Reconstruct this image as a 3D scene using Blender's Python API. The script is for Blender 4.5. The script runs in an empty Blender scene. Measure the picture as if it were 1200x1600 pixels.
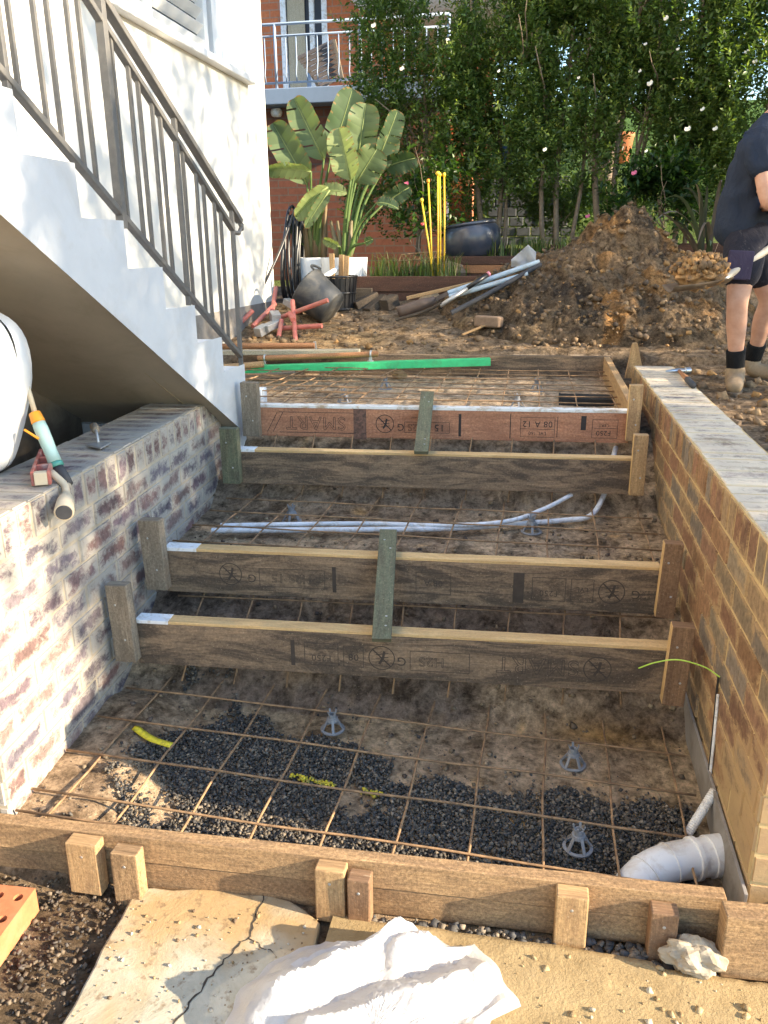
import bpy, bmesh, math, random
import numpy as np
from mathutils import Vector, Matrix, noise

SC = bpy.context.scene
COL = SC.collection
PI = math.pi
rnd = random.Random(7)

# ------------------------------------------------------------------ camera
F_PX, PITCH, YAW, ROLL, EYE = 1261.2, 0.31366, 0.18958, -0.009, 1.5645

def cam_basis():
    f = Vector((-math.sin(YAW) * math.cos(PITCH), math.cos(YAW) * math.cos(PITCH), -math.sin(PITCH)))
    r = Vector((math.cos(YAW), math.sin(YAW), 0))
    u = r.cross(f)
    c, s = math.cos(ROLL), math.sin(ROLL)
    return c * r + s * u, -s * r + c * u, f

CR, CU, CF = cam_basis()
cam_d = bpy.data.cameras.new("camera")
cam = bpy.data.objects.new("camera", cam_d)
COL.objects.link(cam)
cam.matrix_world = Matrix(((CR.x, CU.x, -CF.x, 0), (CR.y, CU.y, -CF.y, 0), (CR.z, CU.z, -CF.z, EYE), (0, 0, 0, 1)))
cam_d.sensor_fit = 'VERTICAL'
cam_d.sensor_height = 24
cam_d.lens = 24 * F_PX / 1600
cam_d.clip_start = 0.05
cam_d.clip_end = 2000
SC.camera = cam

# ------------------------------------------------------------------ sky, sun, exposure
SUN_EL, SUN_AZ = math.radians(20.5), math.radians(-7.5)       # azimuth measured from +X towards +Y
world = bpy.data.worlds.new("World")
SC.world = world
world.use_nodes = True
wn = world.node_tree
sky = wn.nodes.new('ShaderNodeTexSky')
sky.sky_type = 'NISHITA'
sky.sun_disc = False
sky.sun_elevation = SUN_EL
sky.sun_rotation = PI / 2 - SUN_AZ
sky.air_density = 1.3
sky.dust_density = 0.4
sky.ozone_density = 3.0
bgn = wn.nodes['Background']
wn.links.new(sky.outputs[0], bgn.inputs[0])
bgn.inputs[1].default_value = 0.15
sun_d = bpy.data.lights.new("sun", 'SUN')
sun_d.energy = 4.4
sun_d.angle = math.radians(0.55)
sun_d.color = (1.0, 0.84, 0.61)
sun = bpy.data.objects.new("sun", sun_d)
COL.objects.link(sun)
SUN_DIR = Vector((math.cos(SUN_EL) * math.cos(SUN_AZ), math.cos(SUN_EL) * math.sin(SUN_AZ), math.sin(SUN_EL)))
sun.rotation_euler = SUN_DIR.to_track_quat('Z', 'Y').to_euler()
sun.location = (8, -2, 6)
SC.view_settings.view_transform = 'Standard'
SC.view_settings.look = 'None'
SC.view_settings.exposure = 1.88
SC.view_settings.gamma = 1

# ------------------------------------------------------------------ measuring helpers: a pixel of the 1200 x 1600 photograph on a known plane
def ray(x, y):
    return CR * ((x - 600) / F_PX) + CU * ((800 - y) / F_PX) + CF
def aY(x, y, Y):
    d = ray(x, y); t = Y / d.y
    return Vector((d.x * t, Y, EYE + d.z * t))
def aZ(x, y, z):
    d = ray(x, y); t = (z - EYE) / d.z
    return Vector((d.x * t, d.y * t, z))
def aX(x, y, X):
    d = ray(x, y); t = X / d.x
    return Vector((X, d.y * t, EYE + d.z * t))

# ------------------------------------------------------------------ numpy value noise
def _hash(ix, iy, seed):
    n = (ix.astype(np.int64) * 374761393 + iy.astype(np.int64) * 668265263 + seed * 1442695041) & 0x7fffffff
    n = ((n ^ (n >> 13)) * 1274126177) & 0x7fffffff
    n = (n ^ (n >> 16)) & 0xffff
    return n / 65535.0
def vnoise(x, y, s, seed=0):
    x = np.asarray(x, float) / s; y = np.asarray(y, float) / s
    ix = np.floor(x); iy = np.floor(y); fx = x - ix; fy = y - iy
    fx = fx * fx * (3 - 2 * fx); fy = fy * fy * (3 - 2 * fy)
    a = _hash(ix, iy, seed); b = _hash(ix + 1, iy, seed); c = _hash(ix, iy + 1, seed); d = _hash(ix + 1, iy + 1, seed)
    return (a * (1 - fx) + b * fx) * (1 - fy) + (c * (1 - fx) + d * fx) * fy
def fbm(x, y, s, seed=0, o=3):
    t = 0; a = .5
    for k in range(o):
        t = t + a * vnoise(x, y, s, seed + k * 17); a *= .5; s *= .47
    return t
def sstep(a, b, x):
    t = np.clip((np.asarray(x, float) - a) / (b - a), 0, 1)
    return t * t * (3 - 2 * t)

# ------------------------------------------------------------------ materials
class NT:
    def __init__(s, name):
        s.m = bpy.data.materials.new(name); s.m.use_nodes = True
        s.t = s.m.node_tree; s.b = s.t.nodes['Principled BSDF']; s.out = s.t.nodes['Material Output']
    def n(s, typ, **kw):
        nd = s.t.nodes.new(typ)
        for k, v in kw.items():
            if k.startswith('i_'):
                nd.inputs[int(k[2:]) if k[2:].isdigit() else k[2:].replace('_', ' ')].default_value = v
            else: setattr(nd, k, v)
        return nd
    def l(s, a, b): s.t.links.new(a, b)
    def coord(s, kind='Object', scale=(1, 1, 1)):
        tc = s.n('ShaderNodeTexCoord'); mp = s.n('ShaderNodeMapping'); mp.inputs['Scale'].default_value = scale
        s.l(tc.outputs[kind], mp.inputs[0]); return mp.outputs[0]
    def noise(s, co, scale, detail=4, rough=.6, dist=0):
        nd = s.n('ShaderNodeTexNoise'); nd.inputs['Scale'].default_value = scale; nd.inputs['Detail'].default_value = detail
        nd.inputs['Roughness'].default_value = rough; nd.inputs['Distortion'].default_value = dist
        s.l(co, nd.inputs['Vector']); return nd.outputs[0]
    def ramp(s, v, stops):
        nd = s.n('ShaderNodeValToRGB'); e = nd.color_ramp.elements
        while len(e) < len(stops): e.new(.5)
        for el, (p, c) in zip(e, stops): el.position = p; el.color = (*c, 1) if len(c) == 3 else c
        s.l(v, nd.inputs[0]); return nd.outputs[0]
    def mix(s, fac, a, b, mode='MIX'):
        nd = s.n('ShaderNodeMix', data_type='RGBA', blend_type=mode)
        for sock, v in ((nd.inputs[0], fac), (nd.inputs[6], a), (nd.inputs[7], b)):
            if hasattr(v, 'is_output'): s.l(v, sock)
            elif isinstance(v, (int, float)): sock.default_value = v
            else: sock.default_value = (*v, 1) if len(v) == 3 else v
        return nd.outputs[2]
    def math(s, op, a, b=0.0, clamp=False):
        nd = s.n('ShaderNodeMath', operation=op, use_clamp=clamp)
        for sock, v in ((nd.inputs[0], a), (nd.inputs[1], b)):
            if hasattr(v, 'is_output'): s.l(v, sock)
            else: sock.default_value = v
        return nd.outputs[0]
    def attr(s, name='Col'):
        nd = s.n('ShaderNodeAttribute', attribute_name=name); return nd.outputs['Color']
    def bump(s, h, strength=.3, dist=.01, chain=None):
        nd = s.n('ShaderNodeBump'); nd.inputs['Strength'].default_value = strength; nd.inputs['Distance'].default_value = dist
        s.l(h, nd.inputs['Height'])
        if chain is not None: s.l(chain, nd.inputs['Normal'])
        return nd.outputs[0]
    def fin(s, col=None, rough=.7, normal=None, metal=0, spec=None):
        if col is not None:
            if hasattr(col, 'is_output'): s.l(col, s.b.inputs['Base Color'])
            else: s.b.inputs['Base Color'].default_value = (*col, 1)
        if hasattr(rough, 'is_output'): s.l(rough, s.b.inputs['Roughness'])
        else: s.b.inputs['Roughness'].default_value = rough
        s.b.inputs['Metallic'].default_value = metal
        if spec is not None: s.b.inputs['Specular IOR Level'].default_value = spec
        if normal is not None: s.l(normal, s.b.inputs['Normal'])
        return s.m

def m_wood(name, c1, c2, stain=None, stain_amt=.5, rough=.75, grain=1.0, fibre=.6, grit=.35):
    """sawn timber: UV u runs along the grain in metres; rings, fibres, saw fuzz, blotches of weather stain, mud specks"""
    N = NT(name); uv = N.coord('UV', (1, 1, 1))
    g = N.noise(N.coord('UV', (2.4 * grain, 50 * grain, 1)), 1.0, 8, .72, .9)
    fine = N.noise(N.coord('UV', (14, 260, 1)), 1.0, 4, .75)
    fuzz = N.noise(uv, 95, 6, .8)
    c = N.mix(N.ramp(g, [(.37, (0, 0, 0)), (.63, (1, 1, 1))]), c1, c2)
    c = N.mix(N.ramp(fine, [(.38, (.0,) * 3), (.68, (fibre,) * 3)]), c, [v * .45 for v in c1])
    if stain is not None:
        st = N.noise(N.coord('UV', (2.6, 11, 1)), 1.0, 8, .75, 1.4)
        c = N.mix(N.ramp(st, [(.42, (0, 0, 0)), (.57, (stain_amt,) * 3)]), c, stain)
    c = N.mix(1.0, c, N.ramp(fuzz, [(.30, (1 - grit * 1.3,) * 3), (.70, (1 + grit,) * 3)]), 'MULTIPLY')
    sp = N.noise(uv, 150, 3, .6)
    c = N.mix(N.ramp(sp, [(.64, (0, 0, 0)), (.69, (.55,) * 3)]), c, (.50, .40, .27))
    nb = N.bump(N.mix(.5, g, fine), .5, .005, N.bump(fuzz, .4, .003))
    return N.fin(c, rough, nb, 0, .25)

def m_plain(name, c, rough=.6, var=.15, scale=25, bump=.1, metal=0, dirt=None, dirt_amt=.5, dirt_scale=9, spec=None):
    N = NT(name); co = N.coord('Object')
    a = N.noise(co, scale, 5, .65)
    col = N.mix(N.ramp(a, [(.3, (0, 0, 0)), (.7, (1, 1, 1))]), [v * (1 - var) for v in c], [min(1, v * (1 + var)) for v in c])
    if dirt is not None:
        d = N.noise(co, dirt_scale, 6, .7, .5)
        col = N.mix(N.ramp(d, [(.48, (0, 0, 0)), (.64, (dirt_amt,) * 3)]), col, dirt)
    return N.fin(col, rough, N.bump(a, bump, .004), metal, spec)

def m_attr(name, rough=.8, scale=30, var=.35, bump=.4, bscale=60, bdist=.01, spec=.3):
    N = NT(name); co = N.coord('Object')
    a = N.noise(co, scale, 6, .7); b = N.noise(co, bscale, 5, .7)
    v = N.ramp(a, [(.25, (1 - var,) * 3), (.75, (1 + var,) * 3)])
    col = N.mix(1.0, N.attr(), v, 'MULTIPLY')
    return N.fin(col, rough, N.bump(b, bump, bdist), 0, spec)

def m_brick(name, smear, amt, lo, hi, rough=.85, smear2=None, edge=.55, bag=None):
    """brick faces: colour from each brick, grit, and mortar wiped over the face, thickest along the brick edges"""
    N = NT(name); co = N.coord('Object')
    a = N.noise(co, 42, 6, .75)
    col = N.mix(1.0, N.attr(), N.ramp(a, [(.3, (.55,) * 3), (.7, (1.35,) * 3)]), 'MULTIPLY')
    tc = N.n('ShaderNodeTexCoord'); sx = N.n('ShaderNodeSeparateXYZ'); N.l(tc.outputs['UV'], sx.inputs[0])
    eu = N.math('MULTIPLY', N.math('MINIMUM', sx.outputs[0], N.math('SUBTRACT', 1.0, sx.outputs[0])), 2.2)
    ev = N.math('MINIMUM', sx.outputs[1], N.math('SUBTRACT', 1.0, sx.outputs[1]))
    e = N.math('MINIMUM', N.math('MINIMUM', eu, ev), .4)
    s1 = N.noise(N.coord('Object', (1, 1, 1.5)), 24, 9, .82, .6)
    s2 = N.noise(N.coord('Object', (1, 1, 2.2)), 5.5, 4, .6)
    s = N.math('ADD', N.math('MULTIPLY', s1, .80), N.math('MULTIPLY', s2, .55))
    s = N.math('ADD', s, N.math('MULTIPLY', N.math('SUBTRACT', .2, e), edge))
    if bag is not None:      # wiped over low down and towards the near end
        sp = N.n('ShaderNodeSeparateXYZ'); N.l(co, sp.inputs[0])
        m = N.math('ADD', N.math('MULTIPLY', sp.outputs[2], bag[0]), N.math('MULTIPLY', sp.outputs[1], bag[1]))
        s = N.math('ADD', s, N.math('MAXIMUM', N.math('SUBTRACT', bag[2], m), 0.0))
    fac = N.ramp(s, [(lo, (0, 0, 0)), (hi, (amt,) * 3)])
    sm = smear
    if smear2 is not None:
        t = N.noise(N.coord('Object', (1, .6, 1.6)), 3.1, 5, .65)
        sm = N.mix(N.ramp(t, [(.40, (0, 0, 0)), (.62, (1,) * 3)]), smear, smear2)
    col = N.mix(fac, col, sm)
    nb = N.bump(a, .5, .004)
    return N.fin(col, rough, N.bump(s1, .35, .005, nb), 0, .2)

def m_leaf(name, rough=.38, trans=.35, tint=(1.25, 1.35, .5)):
    N = NT(name)
    c = N.attr(); N.fin(c, rough, None, 0, .5)
    tr = N.n('ShaderNodeBsdfTranslucent'); N.l(N.mix(1.0, c, tint, 'MULTIPLY'), tr.inputs[0])
    mx = N.n('ShaderNodeMixShader'); mx.inputs[0].default_value = trans
    N.l(N.b.outputs[0], mx.inputs[1]); N.l(tr.outputs[0], mx.inputs[2]); N.l(mx.outputs[0], N.out.inputs[0])
    return N.m

# ------------------------------------------------------------------ mesh builder
class MB:
    def __init__(s):
        s.V = []; s.F = []; s.UV = []; s.MI = []; s.C = []
    def v(s, p): s.V.append((p[0], p[1], p[2])); return len(s.V) - 1
    def f(s, idx, uv=None, m=0, c=None):
        s.F.append(tuple(idx)); s.UV.append(uv); s.MI.append(m); s.C.append(c)
    def beam(s, p, q, w, h, up=(0, 0, 1), m=0, c=None, cut0=0, cut1=0):
        """a timber from p to q (centre line), w across, h along `up`"""
        p, q = Vector(p), Vector(q); a = q - p; L = a.length; a.normalize()
        sd = a.cross(Vector(up)); sd.normalize(); u = sd.cross(a)
        o = rnd.random() * 7; k = len(s.V)
        for e, ct in ((p, cut0), (q, cut1)):
            for sx, sz in ((-1, -1), (1, -1), (1, 1), (-1, 1)):
                s.v(e + sd * (w / 2 * sx) + u * (h / 2 * sz) + a * (ct * sz))
        for j in range(4):
            i0, i1 = k + j, k + (j + 1) % 4; d = (w, h, w, h)[j]; vo = o + j * .37
            s.f((i0, i1, i1 + 4, i0 + 4), [(o, vo), (o, vo + d), (o + L, vo + d), (o + L, vo)], m, c)
        s.f((k + 3, k + 2, k + 1, k), [(o, o), (o + w * .1, o), (o + w * .1, o + h), (o, o + h)], m, c)
        s.f((k + 4, k + 5, k + 6, k + 7), [(o, o), (o + w * .1, o), (o + w * .1, o + h), (o, o + h)], m, c)
        return s
    def box(s, x0, x1, y0, y1, z0, z1, m=0, c=None):
        dx, dy, dz = x1 - x0, y1 - y0, z1 - z0; cx, cy, cz = (x0 + x1) / 2, (y0 + y1) / 2, (z0 + z1) / 2
        if dx >= dy and dx >= dz: return s.beam((x0, cy, cz), (x1, cy, cz), dy, dz, (0, 0, 1), m, c)
        if dy >= dz: return s.beam((cx, y0, cz), (cx, y1, cz), dx, dz, (0, 0, 1), m, c)
        return s.beam((cx, cy, z0), (cx, cy, z1), dx, dy, (0, 1, 0), m, c)
    def tube(s, path, r, n=8, m=0, c=None, cap=True, closed=False):
        P = [Vector(p) for p in path]; K = len(P); R = r if isinstance(r, (list, tuple)) else [r] * K
        k0 = len(s.V); nrm = None; Ls = [0]
        for i in range(1, K): Ls.append(Ls[-1] + (P[i] - P[i - 1]).length)
        o = rnd.random() * 5
        for i in range(K):
            if closed: t = P[(i + 1) % K] - P[i - 1]
            else: t = P[min(i + 1, K - 1)] - P[max(i - 1, 0)]
            if t.length < 1e-9: t = Vector((0, 0, 1))
            t.normalize()
            if nrm is None:
                nrm = t.orthogonal().normalized()
            else:
                nrm = nrm - t * nrm.dot(t)
                if nrm.length < 1e-6: nrm = t.orthogonal()
                nrm.normalize()
            b = t.cross(nrm)
            for j in range(n):
                an = 2 * PI * j / n
                s.v(P[i] + (nrm * math.cos(an) + b * math.sin(an)) * R[i])
        for i in range(K if closed else K - 1):
            i2 = (i + 1) % K
            for j in range(n):
                j2 = (j + 1) % n; u0, u1 = o + Ls[i], o + (Ls[i2] if i2 else Ls[i] + .01)
                va, vb = R[i] * 6.3 * j / n, R[i] * 6.3 * (j + 1) / n
                s.f((k0 + i * n + j, k0 + i * n + j2, k0 + i2 * n + j2, k0 + i2 * n + j), [(u0, va), (u0, vb), (u1, vb), (u1, va)], m, c)
        if cap and not closed:
            s.f([k0 + j for j in range(n)][::-1], None, m, c)
            s.f([k0 + (K - 1) * n + j for j in range(n)], None, m, c)
        return s
    def lathe(s, prof, centre, n=24, m=0, c=None, mat=None):
        k0 = len(s.V); ce = Vector(centre); M3 = mat or Matrix.Identity(3)
        for r, z in prof:
            for j in range(n):
                an = 2 * PI * j / n
                s.v(ce + M3 @ Vector((r * math.cos(an), r * math.sin(an), z)))
        for i in range(len(prof) - 1):
            for j in range(n):
                j2 = (j + 1) % n
                s.f((k0 + i * n + j, k0 + i * n + j2, k0 + (i + 1) * n + j2, k0 + (i + 1) * n + j), [(j / n, i * .1), ((j + 1) / n, i * .1), ((j + 1) / n, i * .1 + .1), (j / n, i * .1 + .1)], m, c)
        return s
    def grid(s, pts, m=0, c=None, keep=None):
        nu, nv = len(pts), len(pts[0]); k0 = len(s.V)
        for row in pts:
            for p in row: s.v(p)
        for i in range(nu - 1):
            for j in range(nv - 1):
                if keep is None or keep(i, j):
                    s.f((k0 + i * nv + j, k0 + (i + 1) * nv + j, k0 + (i + 1) * nv + j + 1, k0 + i * nv + j + 1), None, m, c(i, j) if callable(c) else c)
        return s
    def blob(s, centre, rad, seed=0, sub=2, amp=.3, freq=1.6, m=0, c=None, flat=None):
        bm = bmesh.new(); bmesh.ops.create_icosphere(bm, subdivisions=sub, radius=1)
        k0 = len(s.V); ce = Vector(centre); of = Vector((seed * 3.17, seed * 1.3, seed * 7.7))
        for v in bm.verts:
            d = v.co.normalized(); q = 1 + amp * noise.noise(d * freq + of) * 1.6 + amp * .35 * noise.noise(d * freq * 3 + of)
            p = Vector((d.x * rad[0] * q, d.y * rad[1] * q, d.z * rad[2] * q))
            if flat is not None: p.z = max(p.z, flat)
            s.v(ce + p)
        for f in bm.faces: s.f([k0 + v.index for v in f.verts], None, m, c)
        bm.free(); return s
    def build(s, name, mats, parent=None, loc=None, smooth=False, bevel=0, seg=2, sub=0, autosm=None, solid=0):
        if not isinstance(mats, (list, tuple)): mats = [mats]
        base = Vector((0, 0, 0))
        if parent is not None:
            q = parent
            while q is not None: base += q.location; q = q.parent
        if loc is not None and parent is None: base = Vector(loc)
        me = bpy.data.meshes.new(name)
        me.from_pydata([(x - base.x, y - base.y, z - base.z) for x, y, z in s.V], [], s.F)
        for mt in mats: me.materials.append(mt)
        if any(s.MI): me.polygons.foreach_set('material_index', s.MI)
        if any(u is not None for u in s.UV):
            uvl = me.uv_layers.new(name='UVMap'); data = []
            for fc, u in zip(s.F, s.UV):
                if u is None: u = [(0, 0)] * len(fc)
                for a in u: data += [a[0], a[1]]
            uvl.data.foreach_set('uv', data)
        if any(cc is not None for cc in s.C):
            at = me.attributes.new('Col', 'FLOAT_COLOR', 'FACE'); data = []
            for cc in s.C: data += [*(cc or (.5, .5, .5)), 1]
            at.data.foreach_set('color', data)
        me.validate(); me.update()
        ob = bpy.data.objects.new(name, me); COL.objects.link(ob)
        if parent is not None: ob.parent = parent
        elif loc is not None: ob.location = base
        if smooth: me.polygons.foreach_set('use_smooth', [True] * len(me.polygons))
        if autosm is not None:
            me.polygons.foreach_set('use_smooth', [True] * len(me.polygons))
            try: me.set_sharp_from_angle(angle=math.radians(autosm))
            except Exception: pass
        if solid:
            md = ob.modifiers.new('solid', 'SOLIDIFY'); md.thickness = solid; md.offset = 0
        if sub:
            md = ob.modifiers.new('sub', 'SUBSURF'); md.levels = sub; md.render_levels = sub
        if bevel:
            md = ob.modifiers.new('bevel', 'BEVEL'); md.width = bevel; md.segments = seg; md.limit_method = 'ANGLE'; md.angle_limit = math.radians(35)
        return ob

def np_mesh(name, V, F, mat, col=None, parent=None, smooth=False, dom='FACE'):
    """many small faces at once: V (n,3), F (m,k) numpy arrays"""
    me = bpy.data.meshes.new(name); n, (mm, k) = len(V), F.shape
    me.vertices.add(n); me.vertices.foreach_set('co', np.ascontiguousarray(V, np.float32).ravel())
    me.loops.add(mm * k); me.loops.foreach_set('vertex_index', np.ascontiguousarray(F, np.int32).ravel())
    me.polygons.add(mm); me.polygons.foreach_set('loop_start', np.arange(0, mm * k, k, dtype=np.int32))
    me.polygons.foreach_set('loop_total', np.full(mm, k, np.int32))
    me.update(calc_edges=True)
    if smooth: me.polygons.foreach_set('use_smooth', [True] * mm)
    me.materials.append(mat)
    if col is not None:
        at = me.attributes.new('Col', 'FLOAT_COLOR', dom)
        c4 = np.ones((len(col), 4), np.float32); c4[:, :3] = col
        at.data.foreach_set('color', c4.ravel())
    ob = bpy.data.objects.new(name, me); COL.objects.link(ob)
    if parent is not None:
        ob.parent = parent
    return ob

def tag(o, label=None, cat=None, group=None, kind=None):
    if label: o['label'] = label
    if cat: o['category'] = cat
    if group: o['group'] = group
    if kind: o['kind'] = kind
    return o
def thing(name, label, cat, loc=(0, 0, 0), group=None):
    o = bpy.data.objects.new(name, None); COL.objects.link(o)
    o.location = loc; o.empty_display_size = .1
    return tag(o, label, cat, group)
def dup(root, loc, rotz=0, label=None, group=None, scale=None):
    r = root.copy(); COL.objects.link(r); r.location = loc; r.rotation_euler = (0, 0, rotz)
    if scale: r.scale = (scale,) * 3
    if label: r['label'] = label
    if group: r['group'] = group
    for ch in list(root.children):
        c = ch.copy(); COL.objects.link(c); c.parent = r
        for g in list(ch.children):
            d = g.copy(); COL.objects.link(d); d.parent = c
    return r

def stones(name, P, S, C, mat, seed=1, flat=.65, parent=None):
    """angular stones: deformed 8-vertex lumps at P (n,3), sizes S, colours C"""
    g = np.random.default_rng(seed); n = len(P)
    base = np.array([[-1, -1, -1], [1, -1, -1], [1, 1, -1], [-1, 1, -1], [-1, -1, 1], [1, -1, 1], [1, 1, 1], [-1, 1, 1]], float) * .5
    V = base[None] * g.uniform(.55, 1.25, (n, 8, 3))
    V[:, :, 2] *= flat; V[:, :, 0] *= g.uniform(.7, 1.3, (n, 1))
    a = g.uniform(0, 2 * PI, n); b = g.normal(0, .45, n); e = g.normal(0, .45, n)
    ca, sa, cb, sb, ce, se = np.cos(a), np.sin(a), np.cos(b), np.sin(b), np.cos(e), np.sin(e)
    x, y, z = V[..., 0], V[..., 1], V[..., 2]
    y, z = y * cb[:, None] - z * sb[:, None], y * sb[:, None] + z * cb[:, None]
    x, z = x * ce[:, None] - z * se[:, None], x * se[:, None] + z * ce[:, None]
    x, y = x * ca[:, None] - y * sa[:, None], x * sa[:, None] + y * ca[:, None]
    V = np.stack([x, y, z], -1) * np.asarray(S)[:, None, None] + np.asarray(P)[:, None, :]
    q = np.array([[0, 3, 2, 1], [4, 5, 6, 7], [0, 1, 5, 4], [1, 2, 6, 5], [2, 3, 7, 6], [3, 0, 4, 7]])
    Fc = (q[None] + (np.arange(n) * 8)[:, None, None]).reshape(-1, 4)
    return np_mesh(name, V.reshape(-1, 3), Fc, mat, np.repeat(np.asarray(C), 6, 0), parent)

# ------------------------------------------------------------------ material instances
M = {}
def m_soil(name, k):
    N = NT(name); co = N.coord('Object')
    a = N.noise(co, 9 * k, 8, .75, .4); b = N.noise(co, 34 * k, 8, .8); c = N.noise(co, 130 * k, 4, .7)
    v = N.mix(1.0, N.ramp(a, [(.38, (.38, .36, .34)), (.56, (1.2, 1.2, 1.2))]), N.ramp(b, [(.34, (.36, .35, .34)), (.60, (1.25, 1.25, 1.25))]), 'MULTIPLY')
    col = N.mix(1.0, N.attr(), v, 'MULTIPLY')
    return N.fin(col, .97, N.bump(c, .5, .004, N.bump(b, .9, .03, N.bump(a, .6, .05))), 0, .12)
M['ground'] = m_soil('soil', 1.0)
M['heap'] = None
M['heap'] = m_soil('heap_soil', 1.3)
M['stone'] = m_attr('stone', .75, 60, .3, .3, 90, .004, .35)
M['clod'] = m_attr('clod', .95, 40, .4, .7, 80, .006, .15)
M['brick_l'] = m_brick('brick_washed', (.42, .385, .335), .95, .59, .73, .85, (.36, .325, .28), .42)
M['cap_l'] = m_brick('cap_washed', (.46, .41, .345), .95, .46, .66, .9, (.36, .32, .27), .5)
M['mortar_l'] = m_plain('mortar_grey', (.40, .335, .25), .95, .15, 30, .5, 0, (.44, .39, .31), .6, 6)
M['brick_r'] = m_brick('brick_buff', (.46, .315, .16), .93, .68, .83, .85, (.39, .255, .14), .45, (.62, .44, .56))
M['mortar_r'] = m_plain('mortar_buff', (.54, .39, .19), .95, .15, 30, .5, 0, (.38, .28, .14), .5, 6)
M['cap_r'] = m_brick('brick_cap', (.66, .57, .44), .95, .50, .70, .9, (.50, .43, .34), .3)
M['bag'] = m_plain('bagged_mortar', (.46, .30, .15), .9, .2, 8, .5, 0, (.54, .42, .2), .6, 3)
M['brick_h'] = m_attr('brick_red', .85, 30, .25, .4, 70, .004, .2)
M['mortar_h'] = m_plain('mortar_pale', (.36, .27, .2), .95, .15, 30, .4)
M['render'] = m_plain('painted_render', (.68, .665, .62), .8, .04, 2.5, .15, 0, (.60, .57, .50), .35, 1.3)
M['stairpaint'] = m_plain('painted_concrete', (.58, .595, .615), .8, .06, 5, .2, 0, (.47, .46, .44), .5, 3.2)
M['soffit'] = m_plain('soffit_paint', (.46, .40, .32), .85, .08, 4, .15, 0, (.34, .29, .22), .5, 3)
M['rail'] = m_plain('rail_paint', (.125, .12, .115), .55, .1, 30, .05, 0, (.2, .18, .15), .3, 30)
M['w_dark'] = m_wood('formply_dark', (.37, .25, .155), (.23, .16, .105), (.06, .047, .038), .80, .85)
M['w_red'] = m_wood('lvl_red', (.60, .29, .165), (.44, .20, .11), (.24, .105, .065), .5, .75)
M['w_fresh'] = m_wood('pine_fresh', (.80, .55, .27), (.64, .41, .18), (.40, .24, .10), .45, .75, 1, .35, .15)
M['w_peg'] = m_wood('peg_pine', (.60, .39, .19), (.46, .285, .14), (.24, .145, .08), .5, .8)
M['w_grey'] = m_wood('peg_weathered', (.37, .30, .215), (.26, .205, .15), (.14, .11, .08), .55, .85)
M['w_green'] = m_wood('batten_treated', (.21, .21, .125), (.145, .155, .10), (.10, .08, .055), .55, .8)
M['w_brown'] = m_wood('peg_brown', (.36, .215, .12), (.25, .145, .08), (.14, .08, .05), .5, .8)
M['w_front'] = m_wood('formwork_pine', (.50, .32, .165), (.38, .235, .12), (.19, .12, .07), .65, .85, 1, .6, .5)
M['w_sleeper'] = m_wood('sleeper_red', (.15, .075, .05), (.10, .05, .035), (.06, .035, .025), .4, .8)
M['w_offcut'] = m_wood('offcut', (.16, .12, .085), (.1, .075, .055), (.05, .04, .03), .5, .9)
M['w_ochre'] = m_wood('pole_ochre', (.54, .26, .12), (.42, .19, .085), (.3, .14, .07), .3, .7)
M['w_cream'] = m_wood('plank_cream', (.60, .52, .38), (.5, .42, .29), (.35, .28, .18), .3, .75)
M['white'] = m_plain('white_paint', (.80, .80, .80), .6, .05, 20, .1, 0, (.45, .36, .25), .7, 22)
M['whitew'] = m_plain('worn_white_paint', (.74, .73, .70), .6, .05, 20, .1, 0, (.40, .28, .16), .9, 14)
M['whitec'] = m_plain('clean_white_paint', (.74, .74, .73), .5, .03, 8, .03)
M['ink'] = m_plain('stamp_ink', (.035, .028, .026), .9, .2, 40, 0)
M['smudge'] = m_plain('ink_smudge', (.16, .085, .06), .9, .5, 60, .1, 0, (.05, .035, .03), .9, 30)
M['ink2'] = m_plain('stamp_ink_faded', (.062, .046, .035), .95, .2, 40, 0)
M['rust'] = m_plain('rebar_rust', (.30, .18, .09), .8, .35, 40, .3, 0, (.10, .058, .033), .7, 12)
M['chair'] = m_plain('grey_plastic', (.23, .23, .235), .5, .08, 30, .05)
M['pvc'] = m_plain('white_pvc', (.74, .72, .69), .38, .04, 10, .03, 0, (.36, .26, .16), .55, 11, .5)
M['pvc2'] = m_plain('conduit', (.70, .71, .74), .4, .04, 10, .03, 0, (.40, .30, .19), .6, 20, .5)
M['concrete'] = m_plain('concrete', (.42, .38, .29), .9, .18, 7, .4, 0, (.36, .25, .12), .8, 3.2)
M['crack'] = m_plain('crack_dirt', (.05, .04, .03), 1, .2, 40, .2)
M['green'] = m_plain('green_paint', (.05, .55, .20), .5, .1, 20, .05, 0, (.08, .3, .12), .5, 12)
M['zinc'] = m_plain('galvanised', (.45, .45, .44), .45, .15, 40, .1, .6)
M['pink'] = m_plain('oxide_paint', (.55, .16, .12), .6, .2, 15, .1, 0, (.35, .2, .14), .6, 12)
M['rubber'] = m_plain('black_rubber', (.045, .048, .052), .6, .2, 12, .1, 0, (.16, .14, .11), .5, 6)
M['poly'] = m_plain('black_poly', (.02, .02, .022), .35, .2, 12, .05)
M['glaze'] = m_plain('blue_glaze', (.035, .045, .07), .28, .25, 6, .05, 0, (.1, .09, .09), .5, 4, .6)
M['potw'] = m_plain('white_pot', (.72, .74, .76), .55, .04, 8, .05)
M['yellow'] = m_plain('yellow_cap', (.75, .50, .04), .5, .1, 30, .05)
M['yellow2'] = m_plain('yellow_tape', (.72, .60, .03), .5, .15, 60, .1, 0, (.2, .15, .05), .6, 40)
M['sheet'] = m_plain('fibre_cement', (.26, .235, .21), .85, .12, 14, .2, 0, (.16, .13, .1), .6, 9)
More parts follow.
